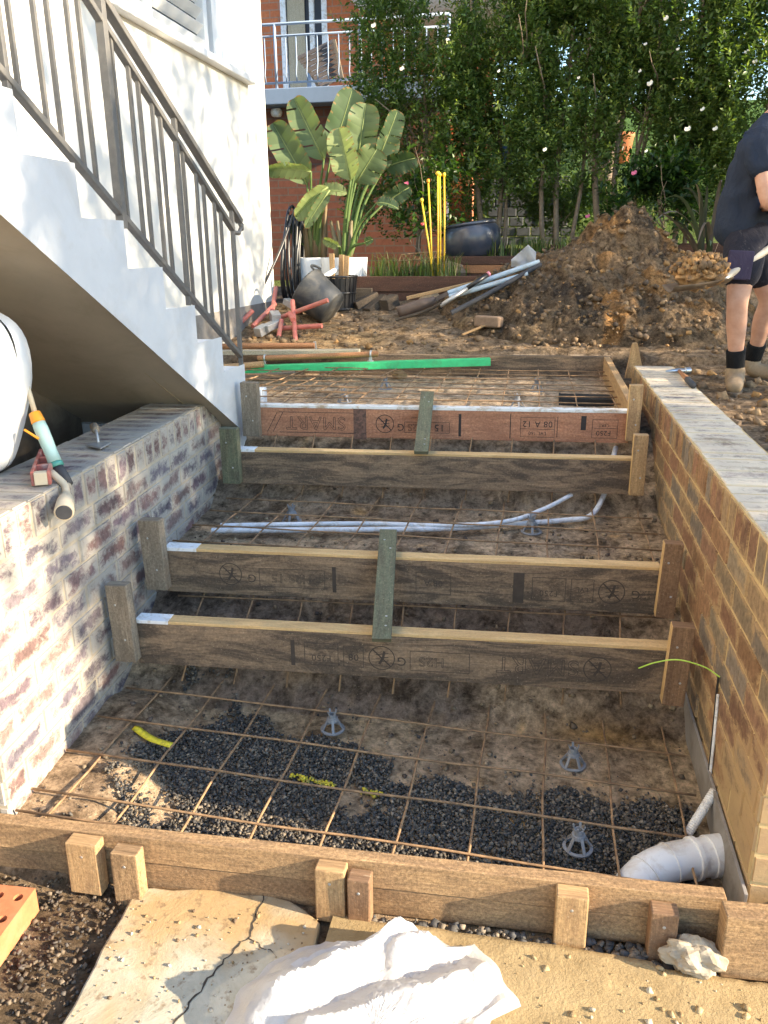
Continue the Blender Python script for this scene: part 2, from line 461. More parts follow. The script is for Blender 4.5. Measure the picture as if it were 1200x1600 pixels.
M['blackhole'] = m_plain('dark_plastic', (.015, .013, .012), .6, .2, 20, .05)
M['wire'] = m_plain('earth_wire', (.42, .62, .08), .4, .1, 30, 0)
M['steel'] = m_plain('bright_steel', (.55, .55, .55), .3, .1, 30, .05, .9)
M['orange'] = m_plain('orange_plastic', (.80, .30, .02), .4, .05, 30, 0)
M['teal'] = m_plain('pale_teal_plastic', (.42, .58, .52), .4, .05, 20, 0)
M['beige'] = m_plain('beige_plastic', (.55, .46, .33), .5, .08, 20, .05)
M['redlev'] = m_plain('red_level', (.45, .13, .10), .5, .15, 20, .05, 0, (.5, .42, .36), .6, 20)
M['terra'] = m_plain('terracotta', (.48, .17, .07), .85, .15, 25, .4, 0, (.4, .22, .12), .5, 12)
M['blue'] = m_plain('blue_grip', (.04, .09, .25), .5, .1, 20, 0)
M['dkgrey'] = m_plain('dark_fabric', (.05, .05, .055), .8, .2, 20, .1)

# ------------------------------------------------------------------ ground
def XL(y): return -1.43 - .074 * (y - 1.7)
XR = .58
PROF = np.array([(-9, -.14), (1.66, -.14), (1.72, -.075), (2.45, -.05), (2.62, .10), (2.82, .19), (2.93, .27), (3.04, .345), (3.6, .36), (3.74, .46), (3.93, .58), (4.08, .68), (5.80, .70), (5.86, .845)])
YARD = np.array([(-9, .82), (5.86, .845), (6.3, .92), (7.2, 1.10), (10, 1.16)])
def H(x, y, detail=True):
    x = np.asarray(x, float); y = np.asarray(y, float)
    yy = y - .054 * (x + 1.4)
    pit = np.interp(yy, PROF[:, 0], PROF[:, 1])
    # ledge of sand against the left wall, hollow under the pipe on the right
    led = (1 - sstep(.16, .36, x - XL(y) + .05 * np.sin(y * 9))) * sstep(1.62, 1.75, y) * (1 - sstep(2.3, 2.6, y))
    pit = pit + .085 * led
    pit = pit - .13 * np.exp(-((x - .36) / .17) ** 2 - ((y - 1.80) / .13) ** 2) * sstep(1.68, 1.76, y)
    pit = pit + (.02 * sstep(.35, .55, x)) * sstep(2.6, 2.9, y)
    yard = np.interp(y, YARD[:, 0], YARD[:, 1])
    # raised garden behind the sleepers and up to the hedge, then lawn climbing away
    tier1 = sstep(7.27, 7.30, y) * sstep(-1.55, -1.50, x)
    tier2 = sstep(7.74, 7.77, y) * sstep(-.98, -.93, x)
    yard = yard + (1.31 - yard) * tier1
    yard = yard + (1.50 - yard) * tier2
    bed = sstep(8.0, 8.3, y) * sstep(-1.1, -.9, x)
    yard = yard + (1.56 - yard) * bed
    yard = yard + .20 * np.clip(y - 10.0, 0, 30) + 0.0 * x
    yard = yard + (np.maximum(yard, 1.42) - yard) * sstep(2.6, 4.2, x) * sstep(3, 5, y)
    # front: low ground on both sides of the walls
    inpit = (1 - sstep(XR + .10, XR + .13, x)) * sstep(-.14, -.11, x - XL(y))
    upper = (1 - sstep(.50, .53, x)) * sstep(-2.5, -2.45, x) * sstep(4.02, 4.06, y)
    w = np.maximum(inpit * (yy < 5.9), upper * (yy < 5.9))
    out = np.where(x < -.5, .40 + .44 * sstep(3.9, 4.02, y), .80 * sstep(1.85, 2.05, y) - .14 * (1 - sstep(1.85, 2.05, y)))
    out = np.where((x > .5) & (y < 2.2), np.where(x > .78, -.14 + .94 * sstep(1.5, 2.3, y + .25 * (x - .8)), out), out)
    base = np.where(y < 5.86, out, yard)
    base = np.where((y < 1.5) & (x < -.5) & (x > -1.6), -.14, base)
    h = base * (1 - w) + pit * w
    if detail:
        rough = np.where(w > .5, .018, .05) * np.where(y > 9.5, .4, 1)
        rough = np.where((w > .5) & (np.gradient(np.interp(np.linspace(1, 6, 10), PROF[:, 0], PROF[:, 1])).mean() > 9), .05, rough)
        slope = np.exp(-((yy - 2.68) / .17) ** 2) + np.exp(-((yy - 3.8) / .2) ** 2)
        rough = rough + np.where(w > .5, .07 * slope, 0)
        h = h + rough * (fbm(x, y, .28, 3, 4) - .45) + rough * .55 * (fbm(x, y, .06, 9, 3) - .45)
    return h
def hz(x, y): return float(H(np.array([x]), np.array([y]))[0])

def ground_col(x, y):
    yy = y - .054 * (x + 1.4)
    n1 = fbm(x, y, .5, 21, 4); n2 = fbm(x, y, .12, 31, 3); n3 = fbm(x, y, 1.3, 41, 3)
    c = np.empty(x.shape + (3,))
    c[...] = (.20, .145, .095)
    def blend(mask, col):
        c[...] = c * (1 - mask[..., None]) + np.array(col) * mask[..., None]
    blend(sstep(.42, .62, n1), (.145, .105, .072))
    blend(sstep(.52, .66, n3) * .6, (.25, .19, .13))
    blend(sstep(.60, .72, n2) * .7, (.30, .19, .085))
    pit = (x > XL(y) - .1) & (x < .66) & (yy < 4.05) & (y > 1.6)
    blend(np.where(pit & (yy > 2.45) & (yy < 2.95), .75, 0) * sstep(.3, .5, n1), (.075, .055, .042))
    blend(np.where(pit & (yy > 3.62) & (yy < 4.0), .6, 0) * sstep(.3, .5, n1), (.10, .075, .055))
    blend(np.where((yy > 4.0) & (yy < 5.86) & (x < .5), .55, 0) * np.ones_like(x), (.24, .18, .125))
    blend(np.where(pit & (yy < 2.45), .5, 0) * sstep(.45, .6, n1), (.27, .20, .12))
    c[...] = np.where((pit | ((yy > 4.0) & (yy < 5.86) & (x < .5)))[..., None], c * np.array((2.75, 2.75, 2.7)), c)
    ledge = (1 - sstep(.18, .40, x - XL(y))) * sstep(1.6, 1.7, y) * (1 - sstep(2.35, 2.6, y)) * (x > XL(y) - .1)
    blend(ledge * sstep(.25, .45, n2 * .5 + n1 * .6), (.46, .32, .20))
    blend(np.exp(-((x - .28) / .2) ** 2 - ((y - 2.52) / .06) ** 2) * .8, (.40, .22, .06))
    yard = (yy > 5.86) & (y < 7.4)
    blend(np.where(yard, .75, 0) * sstep(.40, .6, fbm(x, y, .7, 51, 3)) * (1 - sstep(-.6, .6, x)), (.40, .25, .11))
    blend(np.where(yard, .35, 0) * np.ones_like(x), (.27, .19, .115))
    blend(np.where((x > .8) & (y < 7), .55, 0) * sstep(.35, .6, n1), (.25, .17, .10))
    c[...] = np.where(((yy > 5.86) | (x > .8))[..., None], c * 1.35, c)
    front = (y < 1.66)
    blend(np.where(front, .8, 0) * np.ones_like(x), (.20, .14, .085))
    bed = (y > 7.25) & (y < 10) & (x > -1.5)
    blend(np.where(bed, .8, 0) * np.ones_like(x), (.085, .06, .04))
    lawn = sstep(9.6, 10.2, y)
    blend(lawn, (.085, .15, .022))
    blend(lawn * sstep(.5, .7, n3), (.13, .19, .035))
    return c

gx = np.unique(np.concatenate([np.linspace(-70, -6, 20), np.linspace(-6, -2.6, 22), np.linspace(-2.6, 1.9, 205), np.linspace(1.9, 6, 50), np.linspace(6, 70, 22)]))
gy = np.unique(np.concatenate([np.linspace(-50, .3, 22), np.linspace(.3, 6.6, 300), np.linspace(6.6, 10, 80), np.linspace(10, 120, 40)]))
GX, GY = np.meshgrid(gx, gy, indexing='ij')
GZ = H(GX, GY)
nx, ny = GX.shape
ii, jj = np.meshgrid(np.arange(nx - 1), np.arange(ny - 1), indexing='ij')
GF = np.stack([ii * ny + jj, (ii + 1) * ny + jj, (ii + 1) * ny + jj + 1, ii * ny + jj + 1], -1).reshape(-1, 4)
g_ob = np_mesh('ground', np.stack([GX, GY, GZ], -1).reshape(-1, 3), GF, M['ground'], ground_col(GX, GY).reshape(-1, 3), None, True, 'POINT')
tag(g_ob, 'brown builders soil of the yard, pit and garden bed', 'ground', kind='structure')

# ------------------------------------------------------------------ brick walls
def brick_face(mb, p0, d, n, L, z0, z1, palette, g, course=.086, blen=.24, prot=.0055, cap=True):
    """running bond on the face that starts at p0 and runs L along d; n points outwards; cap = brick-on-edge course on top"""
    d = Vector(d); n = Vector(n)
    def brick(u0, u1, a, b, c):
        q = prot * g.uniform(.3, 1.3)
        j = [g.uniform(-.002, .002) for _ in range(4)]
        P = [p0 + d * (u0 + j[0]) + Vector((0, 0, a + j[1])), p0 + d * (u1 + j[2]) + Vector((0, 0, a + j[1])), p0 + d * (u1 + j[2]) + Vector((0, 0, b + j[3])), p0 + d * (u0 + j[0]) + Vector((0, 0, b + j[3]))]
        k = len(mb.V)
        for p in P: mb.v(p - n * .004)
        for i, p in enumerate(P):
            m = (P[0] + P[2]) / 2; mb.v(p + (m - p).normalized() * .003 + n * q)
        mb.f((k + 4, k + 5, k + 6, k + 7), [(0, 0), (1, 0), (1, 1), (0, 1)], 1, c)
        for i in range(4):
            i2 = (i + 1) % 4; mb.f((k + i, k + i2, k + 4 + i2, k + 4 + i), None, 1, c)
    zc = z1 - (.115 if cap else 0); row = 0
    z = zc - .010
    while z - .076 > z0 - .08:
        off = (row % 2) * blen / 2 + (row % 3) * .01
        u = -off
        while u < L:
            a, b = max(u, .0), min(u + blen - .011, L)
            if b - a > .02:
                c = g.choice(palette); k = g.uniform(.75, 1.2); brick(a, b, max(z - .076, z0), z, tuple(v * k for v in c))
            u += blen
        z -= course; row += 1
    if cap:
        u = 0.004
        while u + .05 < L:
            w = .072 + g.uniform(-.004, .004); c = g.choice(palette); k = g.uniform(.75, 1.2)
            brick(u, min(u + w, L), zc, z1 - .004, tuple(v * k for v in c)); u += w + .013
def cap_top(mb, p0, d, inw, L, W, z, palette, g):
    """top faces of the brick-on-edge course"""
    d = Vector(d); inw = Vector(inw); u = .004
    while u + .05 < L:
        w = .074 + g.uniform(-.004, .004); c = g.choice(palette); k = g.uniform(.7, 1.2)
        q = g.uniform(.001, .006); r0, r1 = g.uniform(.0, .008), W - g.uniform(0, .008)
        P = [p0 + d * u + inw * r0, p0 + d * (u + w) + inw * r0, p0 + d * (u + w) + inw * r1, p0 + d * u + inw * r1]
        kk = len(mb.V)
        for p in P: mb.v((p.x, p.y, z - .004))
        m = sum(P, Vector()) / 4
        for p in P:
            e = p + (m - p).normalized() * .003; mb.v((e.x, e.y, z + q))
        mb.f((kk + 4, kk + 5, kk + 6, kk + 7), [(0, 0), (0, 1), (1, 1), (1, 0)], 2, tuple(v * k for v in c))
        for i in range(4):
            i2 = (i + 1) % 4; mb.f((kk + i, kk + i2, kk + 4 + i2, kk + 4 + i), None, 2, tuple(v * k for v in c))
        u += w + .011
def prism(mb, base, z0, z1, m=0):
    k = len(mb.V); n = len(base)
    for p in base: mb.v((p[0], p[1], z0))
    for p in base: mb.v((p[0], p[1], z1))
    for i in range(n):
        j = (i + 1) % n; mb.f((k + i, k + j, k + n + j, k + n + i), None, m)
    mb.f([k + n + i for i in range(n)], None, m); mb.f([k + i for i in range(n)][::-1], None, m)

# left wall, flaring away from the pit
WT = .868
g = random.Random(3)
PAL_L = [(.17, .115, .115), (.15, .11, .125), (.195, .125, .115), (.135, .115, .135), (.21, .15, .135), (.165, .135, .145)]
y0, y1 = 1.70, 3.86
A = Vector((XL(y0), y0, 0)); B = Vector((XL(y1), y1, 0)); dl = (B - A).normalized(); nl = Vector((dl.y, -dl.x, 0)); LL = (B - A).length
mb = MB(); WL = .27
prism(mb, [A, B, B - nl * WL, A - nl * WL], -.25, WT)
brick_face(mb, A, dl, nl, LL, -.25, WT, PAL_L, g)
brick_face(mb, B, -nl, dl, WL, .2, WT, PAL_L, g, blen=.27)
brick_face(mb, A - nl * WL, nl, -dl, WL, -.25, WT, PAL_L, g, blen=.27)
cap_top(mb, A, dl, -nl, LL, WL, WT, PAL_L, g)
lw = mb.build('brick_wall', [M['mortar_l'], M['brick_l'], M['cap_l']], None, (A.x, A.y, -.25))
tag(lw, 'low brick wall smeared with pale mortar running under the concrete stairs', 'wall', 'new brick walls along the pit')
# right wall
PAL_R = [(.26, .14, .085), (.22, .125, .08), (.20, .16, .125), (.29, .165, .09), (.24, .185, .125), (.28, .19, .11), (.25, .185, .12)]
PAL_C = [(.26, .19, .15), (.34, .25, .18), (.22, .185, .175), (.29, .23, .2), (.37, .29, .21)]
Y0, Y1, WR = 1.765, 5.25, .235
mb = MB()
prism(mb, [(XR, Y0), (XR + WR, Y0), (XR + WR, Y1), (XR, Y1)], -.3, WT)
brick_face(mb, Vector((XR, Y1, 0)), (0, -1, 0), (-1, 0, 0), Y1 - Y0, -.3, WT, PAL_R, g)
brick_face(mb, Vector((XR, Y0, 0)), (1, 0, 0), (0, -1, 0), WR, -.3, WT, [(.30, .14, .10), (.38, .2, .14), (.24, .15, .12)], g)
brick_face(mb, Vector((XR + WR, Y1, 0)), (-1, 0, 0), (0, 1, 0), WR, .4, WT, PAL_R, g)
brick_face(mb, Vector((XR + WR, Y0, 0)), (0, 1, 0), (1, 0, 0), Y1 - Y0, -.3, WT, PAL_R, g)
cap_top(mb, Vector((XR, Y0, 0)), (0, 1, 0), (1, 0, 0), Y1 - Y0, WR, WT, PAL_C, g)
rw = mb.build('brick_wall', [M['mortar_r'], M['brick_r'], M['cap_r']], None, (XR, Y0, -.3))
tag(rw, 'low buff brick wall with yellow mortar and brick on edge top, on the right of the pit', 'wall', 'new brick walls along the pit')

# ------------------------------------------------------------------ formwork boards for the step risers
def text_mesh(body, size, outline=0.0):
    cu = bpy.data.curves.new('print', 'FONT'); cu.body = body; cu.size = size
    cu.align_x = 'CENTER'; cu.align_y = 'CENTER'; cu.space_character = 1.08
    if outline:
        cu.fill_mode = 'NONE'; cu.bevel_depth = outline; cu.bevel_resolution = 0
    else: cu.extrude = .0002
    o = bpy.data.objects.new('print', cu); COL.objects.link(o)
    bpy.context.view_layer.update()
    me = bpy.data.meshes.new_from_object(o.evaluated_get(bpy.context.evaluated_depsgraph_get()))
    V = [v.co.copy() for v in me.vertices]; Fc = [tuple(p.vertices) for p in me.polygons]
    bpy.data.objects.remove(o); bpy.data.curves.remove(cu); bpy.data.meshes.remove(me)
    return V, Fc
class Stamp:
    """ink on the face of a board, printed upside down as the board lies"""
    def __init__(s, org, d, nrm, zc): s.mb = MB(); s.o = Vector(org); s.d = Vector(d); s.n = Vector(nrm); s.zc = zc
    def P(s, u, v, off=.0009):       # u along the board, v upwards from the centre line
        p = s.o + s.d * u + s.n * off; return Vector((p.x, p.y, s.zc + v))
    def text(s, body, u, v, size, outline=0, flat=True):
        V, Fc = text_mesh(body, size, outline); k = len(s.mb.V)
        for q in V: s.mb.v(s.P(u - q.x, v - q.y, .0009 + (0 if outline else abs(q.z) * .5) + max(0, q.z) * .3))
        for f_ in Fc: s.mb.f([k + i for i in f_])
    def stroke(s, pts, w=.0022, closed=False):
        n = len(pts)
        for i in range(n if closed else n - 1):
            a, b = Vector(pts[i]), Vector(pts[(i + 1) % n]); t = (b - a).normalized() * (w * .5); q = Vector((-t.y, t.x))
            k = len(s.mb.V)
            for c in (a - t - q, b + t - q, b + t + q, a - t + q): s.mb.v(s.P(c.x, c.y, .0007 + .0001 * (i % 2)))
            s.mb.f((k, k + 1, k + 2, k + 3))
    def rect(s, u0, u1, v0, v1, w=.0022): s.stroke([(u0, v0), (u1, v0), (u1, v1), (u0, v1)], w, True)
    def bar(s, u0, u1, v0, v1): s.stroke([((u0 + u1) / 2, v0), ((u0 + u1) / 2, v1)], abs(u1 - u0))
    def flush(s, mat, parent):
        s.mb.build('printed_stamp', mat, parent); s.mb = MB()
    def ring(s, u, v, r, w=.0035):
        s.stroke([(u + r * math.cos(a * PI / 14), v + r * math.sin(a * PI / 14)) for a in range(28)], w, True)
    def nobug(s, u, v, r):
        s.ring(u, v, r); s.stroke([(u - r * .68, v + r * .68), (u + r * .68, v - r * .68)], .005)
        s.stroke([(u - r * .15, v - r * .45), (u + r * .1, v), (u + r * .2, v + r * .5)], .009)
        for q in (-.35, 0, .35): s.stroke([(u - r * .45, v + r * q * .9 - .002), (u + r * .5, v + r * q * .9 + .004)], .003)

BOARDS = [  # left end x, y, right end x, y, bottom z, top z, material
    (-1.385, 2.43, .478, 2.53, .132, .306, 'w_dark'),
    (-1.392, 2.72, .468, 2.82, .292, .476, 'w_dark'),
    (-1.414, 3.60, .445, 3.70, .486, .657, 'w_dark'),
    (-1.411, 3.90, .447, 4.00, .658, .818, 'w_red')]
BLAB = ['dark weathered riser board nearest the camera, lowest of the four step boards',
        'dark weathered riser board second from the front, joined to the lowest by a green batten',
        'plain dark riser board third from the front with almost no print on its face',
        'reddish brown riser board printed SMART upside down, the highest of the four step boards']
board_frames = []
for i, (xa, ya, xb, yb, zb, zt, mt) in enumerate(BOARDS):
    a, b = Vector((xa, ya, 0)), Vector((xb, yb, 0)); d = (b - a).normalized(); back = Vector((-d.y, d.x, 0)); L = (b - a).length
    T = .058; zs = zt - .013
    mb = MB(); mid = (zb + zt) / 2 - .006
    mb.beam(a + back * T / 2 + Vector((0, 0, (zb + zs) / 2)), b + back * T / 2 + Vector((0, 0, (zb + zs) / 2)), T, zs - zb)
    ob = mb.build('formwork_board', [M[mt]], None, (xa, ya, zb), bevel=.003)
    mb = MB(); zc_ = (zs + zt) / 2
    mb.beam(a + back * (T / 2 + .001) + Vector((0, 0, zc_)), b + back * (T / 2 + .001) + Vector((0, 0, zc_)), T - .001, zt - zs - .0006)
    mb.build('top_strip', M['w_fresh'], ob, bevel=.002)
    tag(ob, BLAB[i], 'board', 'riser boards of the step formwork')
    # paint on the top edge
    wl = L if i == 3 else (.125, .13, .09)[i]
    mb = MB(); p0_, p1_ = a + back * (T / 2 + .0004), a + d * wl + back * (T / 2 + .0004)
    mb.beam(p0_ + Vector((0, 0, zc_ + .0008)), p1_ + Vector((0, 0, zc_ + .0008)), T + .0024, zt - zs + .0006)
    pt = mb.build('painted_edge', M['whitew'] if i == 3 else M['white'], ob, bevel=.001)
    if i != 2:
        S = Stamp(a + d * (L / 2), d, -back, mid); h = zt - zb
        if i == 3:
            ink = M['ink']
            S.text('SMART', -.62, 0, .095, .0011); S.stroke([(-.845, -.05), (-.79, .05)], .003); S.stroke([(-.875, -.05), (-.82, .05)], .003)
            S.stroke([(-.81, .052), (-.42, .052)], .003); S.stroke([(-.81, -.052), (-.42, -.052)], .003)
            S.flush(ink, ob); S.bar(-.425, -.36, -.05, .045); S.flush(M['smudge'], ob); S.nobug(-.265, .0, .045); S.flush(ink, ob); S.text('G', -.185, -.014, .05, 0)
            S.rect(-.165, .06, -.042, .012); S.text('H2S', -.105, -.014, .05, .0009); S.text('15', .01, -.014, .05, 0)
            S.stroke([(-.045, -.035), (-.045, .005)], .004)
            S.text('graded and treated', -.08, .034, .012); S.text('fire and insects', -.07, .022, .012)
            S.flush(ink, ob); S.bar(.105, .118, -.05, .05); S.flush(ink, ob); S.stroke([(.36, -.06), (.36, .06)], .004)
            S.flush(ink, ob); S.rect(.41, .575, -.052, .045); S.text('08 A 12', .492, .014, .042); S.stroke([(.41, -.012), (.575, -.012)], .002)
            S.text('LVL 160', .492, -.032, .024); S.stroke([(.588, -.05), (.588, .05)], .003)
            S.flush(ink, ob); S.bar(.70, .725, .0, .045); S.rect(.755, .875, -.05, .04); S.text('F250', .81, -.025, .034); S.text('CERT', .81, .012, .02); S.stroke([(.765, -.002), (.865, -.002)], .002)
            ink = M['ink']
        elif i == 1:
            ink = M['ink2']
            S.nobug(-.67, .0, .044); S.text('G', -.585, -.012, .046); S.rect(-.555, -.30, -.045, .03); S.text('H2S 15', -.43, -.008, .05, .0009)
            S.flush(ink, ob); S.bar(-.27, -.255, -.05, .04); S.flush(ink, ob); S.rect(.05, .18, -.045, .04); S.text('08 A', .115, 0, .034)
            S.flush(ink, ob); S.bar(.41, .45, -.045, .035); S.rect(.48, .60, -.05, .04); S.text('F250', .54, -.02, .032); S.rect(.62, .70, -.05, .04); S.text('LVL', .66, 0, .026)
            S.flush(ink, ob); S.nobug(.765, -.005, .046); S.text('G', .85, -.01, .046); S.text('H2', .895, -.01, .05, .0009)
            ink = M['ink2']
        else:
            ink = M['ink2']
            S.bar(-.36, -.345, -.045, .04); S.rect(-.31, -.19, -.045, .04); S.text('F250', -.25, -.016, .034); S.rect(-.17, -.10, -.045, .035); S.text('08', -.135, -.006, .036)
            S.flush(ink, ob); S.nobug(-.035, -.004, .045); S.text('G', .035, -.012, .046); S.rect(.065, .27, -.045, .03); S.text('H2S', .14, -.008, .05, .0009)
            S.flush(ink, ob); S.text('SMART', .50, 0, .085, .0011); S.nobug(.70, 0, .045)
            ink = M['ink2']
        S.flush(ink, ob)
    board_frames.append((a, b, d, back, zb, zt))

def peg(px0, px1, yt, yb_, Y, mat, label, dep=.045, group='pegs holding the riser boards', skew=0, nails=2):
    """upright timber peg whose front face spans those pixels at depth Y"""
    tp = aY((px0 + px1) / 2, yt, Y); bt = aY((px0 + px1) / 2, yb_, Y)
    w = abs(aY(px1, (yt + yb_) / 2, Y).x - aY(px0, (yt + yb_) / 2, Y).x)
    x = (tp.x + bt.x) / 2
    mb = MB(); mb.beam((x + skew, Y + dep / 2, tp.z), (x - skew, Y + dep / 2, bt.z), w, dep, (0, 1, 0))
    if px0 > 900:
        for fi in range(4):
            P_ = [Vector(mb.V[q]) for q in mb.F[fi]]; cx_ = sum(q.x for q in P_) / 4
            if cx_ < x - w * .4: mb.MI[fi] = 1
    ob = mb.build('timber_peg', [M[mat], M['w_fresh']], None, (x, Y + dep / 2, bt.z), bevel=.003)
    tag(ob, label, 'peg', group)
    if nails:
        for k in range(nails):
            z = bt.z + (tp.z - bt.z) * (.75 - .45 * k)
            n = MB(); n.lathe([(0.0, .0016), (.0036, .001), (.0042, 0)], (x + (k - .5) * w * .3, Y - .0004, z), 8, mat=Matrix(((1, 0, 0), (0, 0, -1), (0, 1, 0))))
            n.build('nail_head', M['zinc'], ob)
    return ob
G = 'pegs holding the riser boards'
peg(172, 204, 916, 1034, 2.375, 'w_grey', 'grey peg against the left wall at the end of the nearest riser board', skew=-.004)
peg(222, 254, 814, 922, 2.665, 'w_grey', 'grey peg against the left wall at the end of the second riser board', skew=-.004)
peg(345, 372, 670, 756, 3.545, 'w_green', 'greenish peg against the left wall at the end of the third riser board')
peg(377, 403, 598, 682, 3.845, 'w_grey', 'weathered peg beside the foot of the concrete stairs')
peg(1042, 1078, 980, 1104, 2.475, 'w_brown', 'brown peg against the right wall at the end of the nearest riser board', skew=.004)
peg(1031, 1061, 850, 967, 2.765, 'w_brown', 'brown peg against the right wall at the end of the second riser board', skew=.004)
peg(987, 1010, 680, 775, 3.645, 'w_peg', 'tan peg against the right wall at the end of the third riser board')
peg(981, 1002, 602, 690, 3.945, 'w_peg', 'pale tan peg against the right wall at the end of the printed riser board')

def batten(p, q, w, t, mat, label):
    mb = MB(); mb.beam(p, q, w, t); ob = mb.build('batten', M[mat], None, q, bevel=.002)
    a = (Vector(q) - Vector(p))
    for f_ in (.12, .2, .82, .9):
        n = MB(); c = Vector(p) + a * f_ + Vector((.012 * (1 if f_ > .15 else -1), 0, t * .55)); n.lathe([(0, .002), (.004, .0012), (.0045, 0)], c, 8)
        n.build('nail_head', M['zinc'], ob)
    return tag(ob, label, 'batten', 'battens tying pairs of riser boards')
p = aY(607, 853, 2.86); q = aY(596, 985, 2.41)
batten((p.x, 2.86, .545), (q.x, 2.41, .312), .066, .02, 'w_green', 'green treated batten across the two nearest riser boards')
p = aY(668, 618, 4.03); q = aY(659, 705, 3.62)
batten((p.x, 4.03, .878), (q.x, 3.60, .672), .066, .02, 'w_green', 'green treated batten across the printed board and the plain dark board')

# ------------------------------------------------------------------ front formwork
fy = lambda x: 1.655 + .033 * (x + 1.445)
for z0_, z1_, lab, off in ((-.045, .04, 'upper long plank of the front formwork', 0), (-.133, -.0475, 'lower long plank of the front formwork, under the upper one', .003)):
    mb = MB(); xa, xb = -1.75, .52
    mb.beam((xa, fy(xa) + .02 + off, (z0_ + z1_) / 2), (xb, fy(xb) + .02 + off, (z0_ + z1_) / 2), .04, z1_ - z0_)
    ob = mb.build('formwork_plank', M['w_front'], None, (xa, fy(xa), z0_), bevel=.003)
    tag(ob, lab, 'plank', 'planks of the front formwork')
GF_ = 'pegs in front of the front formwork'
def fpeg(px0, px1, ytop, ztop, zbot, off, mat, label, dep=.045, lean=0):
    xm = aZ((px0 + px1) / 2, ytop, ztop); Y = fy(xm.x) - off - dep
    c = aY((px0 + px1) / 2, ytop, Y); w = abs(aY(px1, ytop, Y).x - aY(px0, ytop, Y).x)
    mb = MB(); mb.beam((c.x, Y + dep / 2, ztop), (c.x + lean, Y + dep / 2 - .004, zbot), w, dep, (0, 1, 0))
    ob = mb.build('timber_peg', M[mat], None, (c.x, Y, zbot), bevel=.004)
    n = MB(); n.lathe([(0.0, .0016), (.004, .001), (.0046, 0)], (c.x, Y - .0004, ztop - .04), 8, mat=Matrix(((1, 0, 0), (0, 0, -1), (0, 1, 0)))); n.build('nail_head', M['zinc'], ob)
    return tag(ob, label, 'peg', GF_)
fpeg(98, 146, 1305, .036, -.128, .0008, 'w_peg', 'clean square cleat at the left end of the front formwork')
fpeg(170, 211, 1330, .028, -.23, .012, 'w_front', 'stained stake just right of the leftmost clean cleat')
fpeg(490, 537, 1348, .036, -.128, .0008, 'w_peg', 'wide cleat nailed to the middle of the front formwork')
fpeg(541, 577, 1360, .026, -.23, .012, 'w_brown', 'dark stake close beside the middle cleat, above the plastic sheet')
fpeg(870, 922, 1392, .036, -.128, .0008, 'w_peg', 'wide cleat near the right end of the front formwork')
fpeg(1020, 1065, 1412, .02, -.22, .006, 'w_brown', 'dark stake next to the pale rock')
mb = MB(); mb.beam((.500, fy(.5) - .055, -.03), (.86, fy(.86) - .05, -.025), .055, .185)
tag(mb.build('timber_block', M['w_front'], None, (.5, fy(.5) - .055, -.12), bevel=.004), 'short thick timber block at the right end of the front formwork', 'timber')
mb = MB(); mb.beam((-1.535, fy(-1.5) - .06, .03), (-1.50, fy(-1.5) - .075, -.17), .045, .045, (0, 1, 0))
ob = mb.build('painted_stake', M['white'], None, (-1.50, fy(-1.5) - .075, -.17), bevel=.003)
mb = MB(); mb.beam((-1.5105, fy(-1.5) - .084, .01), (-1.490, fy(-1.5) - .095, -.11), .004, .012, (0, 1, 0)); mb.build('red_edge', M['redlev'], ob)
tag(ob, 'white stake with a red edge at the left end of the front formwork', 'stake')
# far end of the upper landing
mb = MB(); mb.beam((-2.2, 5.76, .765), (.50, 5.86, .765), .04, .17)
tag(mb.build('formwork_board', M['w_dark'], None, (-2.2, 5.76, .68), bevel=.003), 'brown board closing the far end of the upper landing below the heap', 'board')
mb = MB(); mb.beam((.462, 4.06, .755), (.462, 5.835, .765), .04, .17)
tag(mb.build('formwork_board', M['w_peg'], None, (.462, 4.06, .67), bevel=.003), 'lighter board along the right side of the upper landing', 'board')
mb = MB(); k = mb.beam((.60, 5.33, .78), (.60, 5.33, 1.0), .12, .035, (0, 1, 0))
for i_ in (4, 5, 6, 7): mb.V[i_] = (.60 + (mb.V[i_][0] - .60) * .25 - .015, mb.V[i_][1], mb.V[i_][2])
tag(mb.build('pointed_stake', M['w_peg'], None, (.6, 5.33, .78), bevel=.003), 'pointed timber stake standing behind the far end of the right wall', 'stake')

# ------------------------------------------------------------------ reinforcing mesh, one bar per part
def rebar_mesh(label, longs, cross, zf, loc):
    t = thing('reinforcing_mesh', label, 'steel mesh', loc, 'sheets of reinforcing mesh')
    gg = random.Random(len(longs) * 31 + len(cross))
    for k, (a, b) in enumerate(longs + cross):
        mb = MB(); n = 9; a, b = Vector(a), Vector(b); low = .0075 if k >= len(longs) else 0
        path = []
        for i in range(n):
            p = a.lerp(b, i / (n - 1)); w = .004 * math.sin(i * 1.3 + k)
            path.append((p.x + w * (k < len(longs)) * .8, p.y + w * (k >= len(longs)) * .8, (zf(p.x, p.y) if zf else p.z) + low + .002 * math.sin(i * 2.1 + k * 1.7)))
        mb.tube(path, .0038, 6); mb.build('bar', M['rust'], t, smooth=True)
    return t
z1f = lambda x, y: -.0273 * (x + .52) + .003
longs = [((-1.322 + .2 * c + .006 * (y - 2.2), y, 0)) for c in range(10) for y in (0,)]
longs = [((-1.322 + .2 * c - .003, 1.70 + .033 * .2 * c, 0), (-1.322 + .2 * c + .009, 2.68, 0)) for c in range(10)]
cross = [((-1.44, 2.81 - .2 * r + .004, 0), (.535, 2.81 - .2 * r - .004, 0)) for r in range(1, 6)] + [((-1.42, 1.715, 0), (.50, 1.755, 0))]
rebar_mesh('rusty steel mesh lying over the dark gravel at the bottom of the pit', longs, cross, z1f, (-.4, 2.2, 0))
